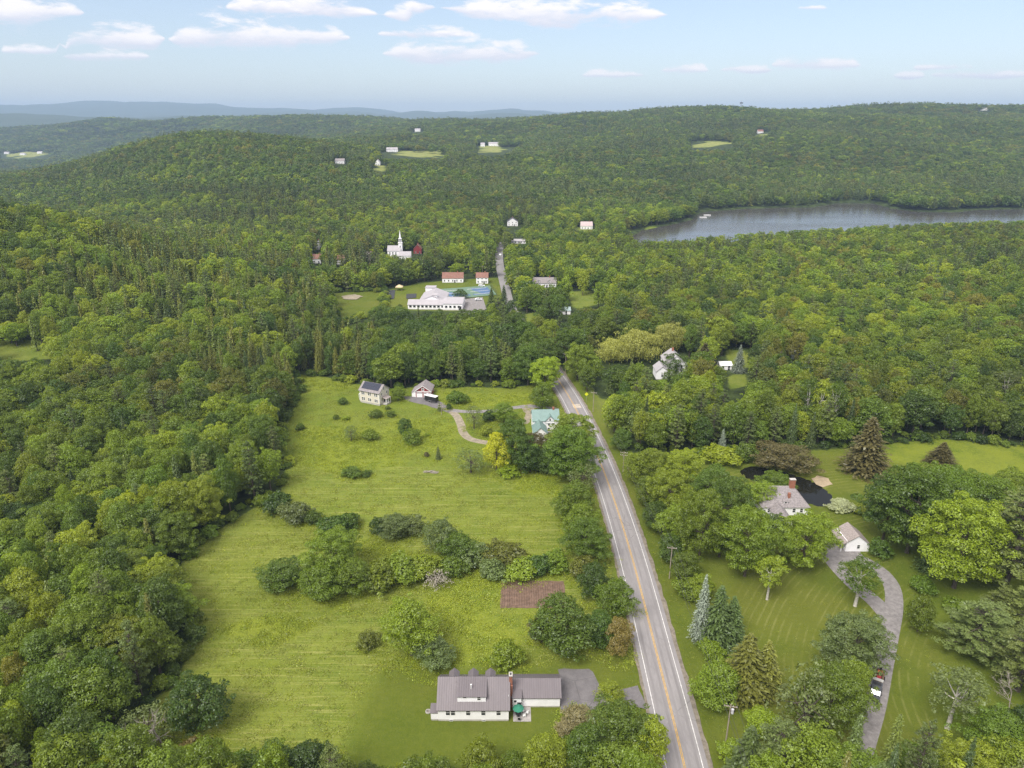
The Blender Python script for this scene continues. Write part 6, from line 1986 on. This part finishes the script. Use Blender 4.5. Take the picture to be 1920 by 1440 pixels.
row('{c} roadside {k} {n} from the far end in the row east of the road', 'trees along the east side of the road', [
    ('airy', 1196, 828, 760, 54, F_GREY, 'grey bare-topped'), ('round', 1164, 842, 800, 40, F_DARK, 'dark'), ('broadleaf', 1196, 908, 842, 50, F_LIGHT, 'light green'), ('broadleaf', 1226, 906, 836, 74, F_LIGHT, 'light green'), ('broadleaf', 1276, 910, 836, 72, F_LIGHT, 'light green'),
    ('round', 1212, 946, 886, 52, F_MID, 'green'), ('broadleaf', 1252, 968, 872, 80, F_LIGHT, 'light green'), ('broadleaf', 1328, 960, 866, 74, F_DARK, 'dark'), ('round', 1228, 990, 934, 56, F_DARK, 'dark'), ('broadleaf', 1366, 1000, 884, 80, F_DARK, 'dark'),
    ('broadleaf', 1266, 1022, 940, 64, F_LIGHT, 'light green'), ('broadleaf', 1310, 1050, 908, 88, F_LIGHT, 'light green'), ('round', 1256, 1052, 996, 50, F_DARK, 'dark'), ('round', 1284, 1090, 1024, 56, F_MID, 'green'), ('broadleaf', 1348, 1044, 950, 66, F_MID, 'green'), ('shrub', 1290, 1120, 1078, 50, F_MID, 'green'), ('round', 1312, 1126, 1070, 50, F_LIGHT, 'light green')])
row('{c} {k} {n} from the left below the light green tree at the bottom right', 'treetops at the bottom right', [
    ('spruce', 1396, 1466, 1340, 90, F_SPRUCE, 'dark'), ('shrub', 1374, 1424, 1384, 50, F_LIME, 'lime'), ('round', 1426, 1380, 1320, 64, F_LIME, 'lime'), ('pine', 1452, 1480, 1330, 110, F_PINE, 'dark'), ('broadleaf', 1500, 1500, 1350, 120, F_MID, 'green'), ('broadleaf', 1530, 1490, 1366, 84, F_MID, 'green')])
row('{c} {k} {n} from the shed in the grove by the east meadow', 'grove by the east meadow', [
    ('broadleaf', 1690, 986, 876, 80, F_GREY, 'grey-green'), ('broadleaf', 1730, 960, 858, 90, F_MID, 'green'), ('broadleaf', 1790, 968, 872, 90, F_MID, 'green'), ('broadleaf', 1880, 960, 872, 90, F_MID, 'green'), ('broadleaf', 1850, 1040, 930, 90, F_DARK, 'dark'), ('spruce', 1745, 1070, 960, 60, F_SPRUCE, 'dark'), ('pine', 1910, 1040, 900, 100, F_PINE, 'dark')])
row('{c} {k} {n} along the lawn edge right of the drive from the maple', 'trees right of the east drive', [
    ('shrub', 1730, 1110, 1076, 46, F_MID, 'green'), ('pine', 1870, 1180, 1090, 80, F_PINE, 'dark'), ('shrub', 1800, 1150, 1120, 50, F_MID, 'green'), ('pine', 1915, 1200, 1080, 100, F_PINE, 'dark'), ('round', 1900, 1420, 1310, 90, F_DARK, 'dark'), ('shrub', 1810, 1420, 1390, 60, F_MID, 'green')])

# ------------------------------------------------------------------ woods
SIGHT = [  # image outlines where the photograph shows nothing standing in front: lake, village road, clearings, buildings
    ([(1180, 448), (1215, 424), (1290, 404), (1920, 384), (1990, 384), (1990, 412), (1850, 412), (1640, 420), (1420, 434), (1290, 444)], 1040),
    ([(932, 455), (944, 455), (943, 500), (952, 545), (963, 578), (954, 580), (944, 545), (933, 500)], 700),
    ([(625, 548), (715, 545), (718, 566), (690, 582), (650, 598), (638, 580)], 470),
    ([(718, 543), (790, 533), (930, 523), (950, 545), (930, 560), (905, 578), (870, 578), (770, 574), (735, 566)], 470),
    ([(722, 440), (772, 440), (774, 480), (722, 474)], 640), ([(832, 512), (866, 512), (866, 522), (832, 522)], 560),
    ([(893, 515), (915, 515), (915, 525), (893, 525)], 560), ([(998, 516), (1044, 516), (1044, 530), (998, 530)], 540),
    ([(945, 402), (980, 402), (980, 424), (945, 424)], 800), ([(1084, 414), (1116, 414), (1116, 430), (1084, 430)], 800), ([(955, 446), (990, 446), (990, 456), (955, 456)], 700),
    ([(1226, 688), (1246, 688), (1246, 706), (1226, 706)], 330), ([(1270, 640), (1292, 640), (1288, 690), (1272, 700)], 330), ([(1350, 660), (1372, 660), (1372, 690), (1350, 690)], 330), ([(1478, 645), (1502, 645), (1502, 675), (1478, 675)], 340),
    ([(1366, 640), (1402, 640), (1402, 690), (1366, 690)], 330), ([(1368, 700), (1402, 700), (1402, 726), (1368, 726)], 330),
    ([(1108, 606), (1128, 606), (1128, 650), (1108, 650)], 330), ([(1116, 622), (1240, 600), (1282, 600), (1282, 650), (1130, 680)], 340),
    ([(1062, 548), (1108, 545), (1150, 560), (1080, 575)], 470), ([(988, 588), (1012, 586), (1012, 606), (990, 608)], 440), ([(1036, 574), (1070, 574), (1070, 590), (1036, 590)], 440),
    ([(1040, 690), (1062, 690), (1115, 760), (1150, 780), (1150, 840), (1110, 800)], 330), ([(715, 274), (832, 274), (832, 296), (715, 296)], 2400), ([(896, 260), (990, 260), (945, 290), (896, 290)], 2600),
    ([(1296, 262), (1372, 262), (1372, 278), (1296, 278)], 2600), ([(0, 283), (92, 283), (92, 297), (0, 297)], 4000), ([(626, 297), (648, 297), (648, 309), (626, 309)], 2000),
    ([(700, 300), (726, 300), (726, 320), (700, 320)], 2000), ([(772, 241), (792, 241), (792, 249), (772, 249)], 3300), ([(-10, 648), (60, 644), (100, 652), (80, 666), (-10, 672)], 330),
    ([(586, 480), (602, 480), (602, 494), (586, 494)], 640), ([(628, 484), (646, 484), (646, 496), (628, 496)], 640), ([(776, 460), (790, 460), (790, 474), (776, 474)], 700), ([(586, 454), (604, 454), (604, 468), (586, 468)], 720),
    ([(1010, 440), (1060, 436), (1100, 432), (1130, 442), (1105, 452), (1070, 446), (1030, 452)], 640), ([(684, 478), (700, 478), (700, 488), (684, 488)], 640), ([(1418, 240), (1440, 240), (1440, 252), (1418, 252)], 3000),
    ([(1015, 600), (1030, 600), (1030, 640), (1015, 640)], 380), ([(1052, 660), (1066, 660), (1066, 702), (1052, 702)], 330), ([(1310, 385), (1340, 385), (1340, 408), (1310, 408)], 1100), ([(836, 452), (878, 452), (878, 500), (836, 500)], 560),
    ([(1106, 735), (1128, 735), (1128, 775), (1106, 775)], 290), ([(1838, 203), (1857, 203), (1857, 209), (1838, 209)], 2400), ([(860, 535), (925, 520), (930, 545), (870, 560)], 520),
]


def forest_points():
    rng = np.random.default_rng(11)
    bands = [(52, 330, 5.9), (330, 700, 6.5), (700, 1300, 7.8), (1300, 2200, 10.4), (2200, 3700, 15.0), (3700, 6200, 24.0)]
    Xs, Ys, Sp = [], [], []
    for y0, y1, s in bands:
        yy = np.arange(y0, y1, s*0.866)
        for k, y in enumerate(yy):
            hw = y*0.80+25
            xx = np.arange(-hw, hw, s)+(s/2 if k % 2 else 0)
            Xs.append(xx+rng.uniform(-0.36, 0.36, len(xx))*s); Ys.append(y+rng.uniform(-0.36, 0.36, len(xx))*s); Sp.append(np.full(len(xx), s))
    X, Y, S = np.hstack(Xs), np.hstack(Ys), np.hstack(Sp)
    keep = np.ones(len(X), bool)
    nr = Y < 1000
    def drop_poly(P, margin, sub):
        i = np.where(sub & keep)[0]
        keep[i[sdf(P, X[i], Y[i]) > -margin]] = False
    near = (Y < 420) & (np.abs(X) < 330)
    drop_poly(FIELD, 2.6, near); drop_poly(ESTATE, 1.5, near); drop_poly(EAST_MEADOW, 3, near)
    for P in (SCHOOL_LAWN, SCHOOL_YARD): drop_poly(P, 2, nr)
    thin_ = rng.random(len(X))
    for q_, P in enumerate(HOUSE_LAWNS):
        sub = nr & (thin_ > (0.42 if q_ in (4, 6) else 0.10))
        drop_poly(P, 2, sub)
    for P in FAR_MEADOWS:
        i = np.where((Y > 900) & keep)[0]
        keep[i[(sdf(P, X[i], Y[i])+46*(vnoise(X[i]/28, Y[i]/28, 61)-0.5) > -5) & (thin_[i] > 0.10)]] = False
    i = np.where((Y < 1250) & (Y > 600) & (X > 60))[0]
    keep[i[sdf(LAKE, X[i], Y[i]) > -5]] = False
    i = np.where((Y < 800) & (np.abs(X) < 150) & keep)[0]
    keep[i[poly_dist(ROADL, X[i], Y[i], closed=False) < np.where(Y[i] > 330, 4.6, 9.0)]] = False
    for (bx, by, br) in SITES:
        keep &= (X-bx)**2+(Y-by)**2 > (br+3.5)**2
    for (bx, by, br) in PLACED:
        keep &= (X-bx)**2+(Y-by)**2 > (br*0.75+1.2)**2
    X, Y, S = X[keep], Y[keep], S[keep]
    Z = hgt(X, Y)
    n = len(X)
    # species and tone
    stand = vnoise(X/95+3, Y/95, 21); stand2 = vnoise(X/60, Y/60+9, 22); u = rng.random(n); u2 = rng.random(n)
    sl = X/Y
    pc = 0.10+0.22*(Y > 900)+0.50*sstep(stand, 0.50, 0.75)*(Y > 500)+0.30*sstep(stand, 0.6, 0.85)*(Y <= 500)  # extra conifers far off, added to darken crowns that lack self-shade
    pc += 0.22*((sl > 0.2) & (Y > 380) & (Y < 760))*sstep(stand2, 0.4, 0.7)
    pl = np.where((sl < -0.2) & (Y > 210) & (Y < 800), 0.50*sstep(stand2, 0.45, 0.7), 0.03)
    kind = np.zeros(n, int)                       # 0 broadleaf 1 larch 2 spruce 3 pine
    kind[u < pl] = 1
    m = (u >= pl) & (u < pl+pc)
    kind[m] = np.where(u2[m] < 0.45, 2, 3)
    tone = np.zeros(n, int)                       # 0 light 1 mid 2 dark 3 olive
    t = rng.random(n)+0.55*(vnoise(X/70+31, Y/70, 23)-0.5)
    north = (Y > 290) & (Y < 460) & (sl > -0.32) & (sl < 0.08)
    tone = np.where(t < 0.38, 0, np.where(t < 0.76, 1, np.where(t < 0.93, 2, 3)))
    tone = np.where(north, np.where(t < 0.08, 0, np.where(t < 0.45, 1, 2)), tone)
    tone = np.where(Y > 900, np.where(t < 0.03, 0, np.where(t < 0.30, 1, np.where(t < 0.90, 2, 3))), tone)  # far tones shifted dark: colour stands in for self-shade the sparse crowns lack
    h = rng.uniform(11.0, 18.0, n); h = np.where(kind == 1, rng.uniform(13, 19, n), h); h = np.where(kind == 3, rng.uniform(15, 22, n), h); h = np.where(kind == 2, rng.uniform(11, 18, n), h)
    w = np.where(kind == 0, S*np.exp(rng.normal(0.42, 0.24, n)), np.where(kind == 3, S*rng.uniform(0.95, 1.3, n), S*rng.uniform(0.7, 1.0, n)))
    big = np.clip(S/9.0, 1, 2.6)
    h *= np.where(Y > 2200, 1+0.18*(big-1), 1)
    # keep the woods lower where they stand close to the camera's lower edge
    # hidden behind the ground
    srow = np.clip(((sl+0.9)/1.8*360).astype(int), 0, 359)
    yg = np.geomspace(50, 6300, 420); sg = np.linspace(-0.9, 0.9, 360)
    YY, SS2 = np.meshgrid(yg, sg, indexing='ij')
    ang = (hgt((YY*SS2).ravel(), YY.ravel()).reshape(YY.shape)+np.where(YY > 900, 6, 0)-CAM_H)/YY
    run = np.maximum.accumulate(ang, 0)
    yi = np.clip(np.searchsorted(yg, Y*0.97)-1, 0, 419)
    vis = ((Z+h*1.1+5-CAM_H)/Y) > run[yi, srow]
    px, py, dep = project(X, Y, Z+h)
    bx_, by_, _ = project(X, Y, Z)
    vis &= (px > -190) & (px < 2110) & (py < 1600)
    # clear sightlines
    hw = w*0.5*FPX/dep
    for P, ymax in SIGHT:
        for hx, hy, hY in HOUSE_Y:
            if in_poly(P, np.array([hx]), np.array([hy-2]))[0] and len(P) == 4: ymax = hY+2
        x0, x1 = min(p[0] for p in P)-60, max(p[0] for p in P)+60
        i = np.where(vis & (Y < ymax) & (px > x0) & (px < x1))[0]
        hit = np.zeros(len(i), bool)
        for fx, fy in ((0, 0.0), (-0.8, 0.35), (0.8, 0.35), (0, 0.4), (-0.5, 0.1), (0.5, 0.1), (0, 0.75)):
            hit |= in_poly(P, px[i]+fx*hw[i], py[i]+fy*(by_[i]-py[i]))
        vis[i[hit]] = False
    s = vis
    inframe = (px > -10) & (px < 1930) & (py < 1440)
    return dict(X=X[s], Y=Y[s], Z=Z[s], h=h[s], w=w[s], kind=kind[s], tone=tone[s], fr=inframe[s])


FP = forest_points()

# the nearest trees of the woods are things of their own
TONES = [F_LIGHT, F_MID, F_DARK, F_OLIVE]
TONEW = ['light green', 'mid green', 'dark green', 'olive green']


def stand_of(x, y):
    s = x/y
    if y > 275 and -0.32 < s < 0.12: return 'the dark wood behind the red garage'
    if s < -0.1:
        return 'the wood west of the hayfield' if y < 290 else 'the slope left of the cream house'
    return 'the woods above the pond' if y < 330 else 'the woods towards the lake'


def ordinal(n):
    if n < 20: return ORD[n]
    t = ['twent', 'thirt', 'fort', 'fift', 'sixt', 'sevent', 'eight', 'ninet'][(n+1)//10-2]
    return t+'ieth' if (n+1) % 10 == 0 else t+'y-'+ORD[(n+1) % 10-1]


order = np.argsort(FP['Y'])
front = 0
fsd = sdf(FIELD, FP['X'], FP['Y'])
used = np.zeros(len(order), bool)
quota = {0: 205, 1: 60, 2: 45, 3: 45}
kn = ['broadleaf', 'larch', 'spruce', 'pine']
kw = ['broadleaf tree', 'feathery larch', 'pointed spruce', 'ragged pine']
PXF, PYF, _ = project(FP['X'], FP['Y'], FP['Z']+FP['h'])
chosen = []
for i in order:
    k = int(FP['kind'][i])
    if quota[k] <= 0 or not FP['fr'][i] or FP['Y'][i] > 620: continue
    quota[k] -= 1; used[i] = True
    x, y = float(FP['X'][i]), float(FP['Y'][i])
    t = int(FP['tone'][i])
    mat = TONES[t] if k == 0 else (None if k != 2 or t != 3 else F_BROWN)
    what = f"{TONEW[t]} tree" if k == 0 else (('brown ' if mat is F_BROWN else '')+kw[k])
    if fsd[i] > -9 and x < -35 and y < 275:
        key = ('front', what)
    else:
        p = float(PYF[i])
        part = 'bottom' if p > 1180 else 'lower' if p > 1000 else 'middle' if p > 850 else 'upper' if p > 720 else 'far'
        key = (stand_of(x, y), part, what)
    chosen.append((i, k, mat, what, key, float(PXF[i])))
seen = {}
for rec in sorted(chosen, key=lambda r: (r[4], -FP['Y'][r[0]] if r[4][0] == 'front' else r[5])):
    i, k, mat, what, key, _ = rec
    n = seen.get(key, 0); seen[key] = n+1
    if key[0] == 'front': lab = f"{ordinal(n)} {what} from the top in the front rank facing the hayfield"
    else: lab = f"{ordinal(n)} {what} from the left, {key[1]} part of {key[0]}"
    grp = 'front rank of the wood facing the hayfield' if key[0] == 'front' else 'trees in '+key[0]
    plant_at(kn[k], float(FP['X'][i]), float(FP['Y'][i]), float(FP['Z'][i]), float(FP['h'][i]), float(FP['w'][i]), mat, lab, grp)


def joined(name, d, crown_mat, bark=BARK, trunk=True):
    if not trunk: return np_mesh(name, d['V'], d['F'], (crown_mat,))
    V = np.vstack([d['V'], d['TV']]); F = np.vstack([d['F'], d['TF']+len(d['V'])])
    mi = np.concatenate([np.zeros(len(d['F']), int), np.ones(len(d['TF']), int)])
    return np_mesh(name, V, F, (crown_mat, bark), mi)


def remat(me, mat):
    m = me.copy(); m.materials[0] = mat
    return m


PCOL = bpy.data.collections.new('tree_shapes')
PLIST = []


def add_p(me, H, R):
    o = bpy.data.objects.new('tree_shape_%03d' % len(PLIST), me)
    PCOL.objects.link(o)
    PLIST.append((H, R))
    return len(PLIST)-1


LOD = {}
for lod, (nb, kwb, kws, kwp) in enumerate([
        (4, dict(nl=42, per=210, leaf=0.42, lob=(0.19, 0.40)), dict(step=0.36, leaf=0.58), dict(leaf=0.52, per=28)),
        (4, dict(nl=30, per=85, leaf=0.68, limbs=4, lob=(0.20, 0.40)), dict(step=0.6, leaf=0.85, dens=0.8), dict(leaf=0.9, per=11, nw=11)),
        (4, dict(nl=20, per=44, leaf=1.15, lob=(0.20, 0.44), sprigs=6), dict(step=1.1, leaf=1.5, dens=0.62), dict(leaf=1.5, per=6, nw=8))]):
    tk = lod < 2
    for v in range(nb):
        d = broadleaf(700+lod*20+v, 15, 4.9, zb=(0.14, 0.2, 0.1, 0.22)[v], wide=(0.42, 0.5, 0.36, 0.46)[v], **kwb)
        base = joined('wood_crown', d, F_LIGHT, BARK, tk)
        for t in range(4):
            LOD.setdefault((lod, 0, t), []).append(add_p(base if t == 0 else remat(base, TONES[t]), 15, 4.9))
    for v in range(2):
        d = spruce(800+lod*20+v, 15, 2.6, z0=0.12, pw=0.7, gap=0.15, **{**kws, 'dens': kws.get('dens', 0.8)})
        LOD.setdefault((lod, 1), []).append(add_p(joined('wood_larch', d, F_LARCH, BARK, tk), 15, 2.6))
        d = spruce(830+lod*20+v, 13, 3.0, **kws)
        base = joined('wood_spruce', d, F_SPRUCE, BARK, tk)
        LOD.setdefault((lod, 2), []).append(add_p(base, 13, 3.0))
        d = pine(860+lod*20+v, **kwp)
        LOD.setdefault((lod, 3), []).append(add_p(joined('wood_pine', d, F_PINE, BARK, tk), 17, 4.2))
SHB = []
for v in range(3):
    base = joined('wood_shrub', broadleaf(900+v, 3.2, 2.1, zb=0.0, nl=16, per=90, leaf=0.36, lob=(0.28, 0.46), wide=0.33, limbs=3), F_MID)
    for mt in (F_LIGHT, F_MID, F_DARK): SHB.append(add_p(remat(base, mt), 3.2, 2.1))


def scatter(name, pts, pick, rot, scl, coll, mat=None, **props):
    """instances on a point cloud (for what nobody would count)"""
    me = bpy.data.meshes.new(name)
    n = len(pts)
    me.vertices.add(n); me.vertices.foreach_set('co', np.ascontiguousarray(pts, np.float32).ravel())
    a = me.attributes.new('pick', 'INT', 'POINT'); a.data.foreach_set('value', np.ascontiguousarray(pick, np.int32))
    a = me.attributes.new('turn', 'FLOAT_VECTOR', 'POINT'); a.data.foreach_set('vector', np.ascontiguousarray(rot, np.float32).ravel())
    a = me.attributes.new('size', 'FLOAT_VECTOR', 'POINT'); a.data.foreach_set('vector', np.ascontiguousarray(scl, np.float32).ravel())
    me.update()
    o = link(name, me, **props)
    ng = bpy.data.node_groups.new(name+'_scatter', 'GeometryNodeTree')
    ng.interface.new_socket('Geometry', in_out='INPUT', socket_type='NodeSocketGeometry')
    ng.interface.new_socket('Geometry', in_out='OUTPUT', socket_type='NodeSocketGeometry')
    N = ng.nodes; L = ng.links
    gi, go = N.new('NodeGroupInput'), N.new('NodeGroupOutput')
    ip = N.new('GeometryNodeInstanceOnPoints'); ci = N.new('GeometryNodeCollectionInfo')
    ci.inputs['Collection'].default_value = coll
    ci.inputs['Separate Children'].default_value = True; ci.inputs['Reset Children'].default_value = True
    L.new(gi.outputs[0], ip.inputs['Points']); L.new(ci.outputs[0], ip.inputs['Instance'])
    ip.inputs['Pick Instance'].default_value = True
    for an, dt, sk in (('pick', 'INT', 'Instance Index'), ('turn', 'FLOAT_VECTOR', 'Rotation'), ('size', 'FLOAT_VECTOR', 'Scale')):
        na = N.new('GeometryNodeInputNamedAttribute'); na.data_type = dt; na.inputs['Name'].default_value = an
        src = na.outputs['Attribute']
        L.new(src, ip.inputs[sk])
    L.new(ip.outputs[0], go.inputs[0])
    md = o.modifiers.new('scatter', 'NODES'); md.node_group = ng
    return o


def build_forest():
    rng = np.random.default_rng(5)
    rest = ~used
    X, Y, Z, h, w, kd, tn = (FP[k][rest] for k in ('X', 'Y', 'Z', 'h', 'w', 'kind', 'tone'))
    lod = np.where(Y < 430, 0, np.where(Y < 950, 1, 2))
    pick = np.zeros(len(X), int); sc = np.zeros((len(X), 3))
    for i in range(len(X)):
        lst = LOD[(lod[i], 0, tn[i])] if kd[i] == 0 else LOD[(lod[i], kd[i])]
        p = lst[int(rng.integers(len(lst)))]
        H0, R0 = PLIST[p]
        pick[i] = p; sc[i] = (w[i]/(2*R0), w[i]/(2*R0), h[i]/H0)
    pts = np.stack([X, Y, Z-0.1], 1)
    # brush along the open edges
    ex, ey = [], []
    for P in (FIELD, ESTATE, SCHOOL_LAWN):
        for i in range(len(P)):
            (x0, y0), (x1, y1) = P[i], P[(i+1) % len(P)]
            n = max(1, int(math.hypot(x1-x0, y1-y0)/2.0))
            for k in range(n):
                ex.append(x0+(x1-x0)*k/n+rng.normal()*1.8); ey.append(y0+(y1-y0)*k/n+rng.normal()*1.8)
    ex, ey = np.array(ex), np.array(ey)
    k = (poly_dist(ROADL, ex, ey, closed=False) > 14) & (sdf(FIELD, ex, ey) < 0.8) & (sdf(ESTATE, ex, ey) < 0.8) & (ey > 60) & (np.abs(ex) < 260)
    k &= ~((np.abs(ex) < 160) & (ey < 100))
    ex, ey = ex[k], ey[k]
    ps = np.array([SHB[int(rng.integers(len(SHB)))] for _ in ex], int)
    ss = rng.uniform(0.45, 1.25, len(ex))
    pts = np.vstack([pts, np.stack([ex, ey, hgt(ex, ey)-0.1], 1)])
    pick = np.concatenate([pick, ps]); sc = np.vstack([sc, np.stack([ss*1.1, ss*1.1, ss], 1)])
    rot = np.zeros((len(pts), 3)); rot[:, 2] = rng.uniform(0, 2*PI, len(pts))
    o = scatter('forest', pts, pick, rot, sc, PCOL, kind='stuff')
    o['label'] = 'unbroken mixed woodland covering the hills, valley and lake shore'
    print('FOREST', len(pts))


build_forest()


# ------------------------------------------------------------------ grass
def tuft(seed, n, r, h, s):
    rng = np.random.default_rng(seed)
    P = np.stack([rng.normal(size=n)*r, rng.normal(size=n)*r, rng.uniform(0.1, 1, n)*h], 1)
    N_ = rng.normal(size=(n, 3))*0.6+np.array([0, 0, 0.7])
    return leaf_cards(P, N_, s*rng.uniform(0.6, 1.3, n), rng, asp=0.5)


GCOL = bpy.data.collections.new('grass_shapes')
for i in range(6):
    V, F = tuft(50+i, 20, 0.50, 0.14, 0.30) if i < 3 else tuft(50+i, 30, 0.48, 0.32, 0.32)
    GCOL.objects.link(bpy.data.objects.new('grass_shape_%d' % i, np_mesh('tuft', V, F, (F_GRASS if i < 3 else F_WEED,))))


def build_grass():
    rng = np.random.default_rng(9)
    n = 300000
    # even cover in the picture: fewer tufts per square metre far away
    x = rng.uniform(-120, 130, n); y = rng.uniform(72, 330, n)
    k = rng.random(n) < np.clip(1.25-(y-72)/330, 0.35, 1)
    x, y = x[k], y[k]
    fs = sdf(FIELD, x, y); ins = fs > 0.5
    em = in_poly(EAST_MEADOW, x, y)
    fl = in_poly(FRONT_LAWN, x, y)
    es = in_poly(ESTATE, x, y)
    lush = np.zeros(len(x), bool)
    for q in LUSH: lush |= in_poly(q, x, y)
    cl = vnoise(x/2.2, y/2.2, 41)*0.6+vnoise(x/7, y/3.5, 42)*0.4
    rr_ = rng.random(len(x))
    keep = (ins & ~fl & (rr_ < 0.18+0.5*sstep(cl, 0.42, 0.75))) | (em & (rr_ < 0.5)) | (fl & (rr_ < 0.03)) | (es & ~em & (rr_ < 0.06)) | (lush & ins & ~fl & (rr_ < 0.8*sstep(cl, 0.3, 0.6)))
    rdist = poly_dist(ROADL, x, y, closed=False)
    keep &= rdist > 5.6
    for P in (FRONT_LOT, FRONT_APRON, GARDEN, PAD_WEST, YARD_EAST, FARM_DRIVE, PONDL): keep &= ~in_poly(P, x, y)
    for Dv in (DRIVE_EAST, DRIVE_LOOP, DRIVE_WEST, DRIVE_LINK): keep &= poly_dist([tuple(p) for p in Dv[::2]]+[tuple(Dv[-1])], x, y, closed=False) > 2.4
    for bx, by, br in SITES: keep &= (x-bx)**2+(y-by)**2 > (br*0.62)**2
    keep &= ~((x > CX-2) & (x < CX+25) & (y > CY-0.5) & (y < CY+10))
    x, y, lush, em, fl, es = x[keep], y[keep], lush[keep], em[keep], fl[keep], es[keep]
    n0 = len(x)
    ex, ey = [], []
    for bx, by, br in PLACED:
        if by < 330 and br < 7 and in_poly(FIELD, np.array([bx]), np.array([by]))[0]:
            m_ = int(10+14*br)
            a_ = rng.uniform(0, 2*PI, m_); r_ = br*rng.uniform(0.55, 1.45, m_)
            ex += list(bx+r_*np.cos(a_)); ey += list(by+r_*np.sin(a_))
    x = np.concatenate([x, ex]); y = np.concatenate([y, ey])
    ext = np.arange(len(x)) >= n0
    pad = np.zeros(len(ex), bool)
    lush, em, fl, es = (np.concatenate([v, pad]) for v in (lush, em, fl, es))
    lush |= ext
    n = len(x)
    weedy = (lush & (rng.random(n) < 0.75)) | (em & (rng.random(n) < 0.5)) | (rng.random(n) < 0.06)
    weedy &= ~fl
    pick = np.where(weedy, rng.integers(3, 6, n), rng.integers(0, 3, n))
    s = rng.uniform(0.55, 1.15, n)*np.where(fl | (es & ~em), 0.55, 1.0)
    z = hgt(x, y)
    rot = np.zeros((n, 3)); rot[:, 2] = rng.uniform(0, 2*PI, n)
    o = scatter('grass', np.stack([x, y, z-0.03], 1), pick, rot, np.stack([s, s, s*rng.uniform(0.6, 1.1, n)], 1), GCOL, kind='stuff')
    o['label'] = 'tufts of tall grass and yellow-green weeds on the fields'
    print('GRASS', n)


build_grass()
# ------------------------------------------------------------------ air
def build_haze():
    bb = bpy.data.objects['terrain'].bound_box
    zs = [c[2] for c in bb]; xs = [c[0] for c in bb]; ys = [c[1] for c in bb]
    mb = MB(); mb.box(min(xs)-200, max(xs)+200, -400, max(ys)+200, min(zs)-3, max(max(zs), CAM_H)+40)
    m = bpy.data.materials.new('haze_air'); m.use_nodes = True
    T = NT(m.node_tree)
    out = T.n('ShaderNodeOutputMaterial'); v = T.n('ShaderNodeVolumePrincipled')
    v.inputs['Color'].default_value = (0.42, 0.56, 0.78, 1)
    v.inputs['Density'].default_value = 9.0e-5
    v.inputs['Anisotropy'].default_value = 0.0
    T.l(v.outputs[0], out.inputs['Volume'])
    o = mb.build('haze', m, None, kind='stuff')
    o['label'] = 'pale blue summer haze over the valley and the distant hills'
    return o


build_haze()
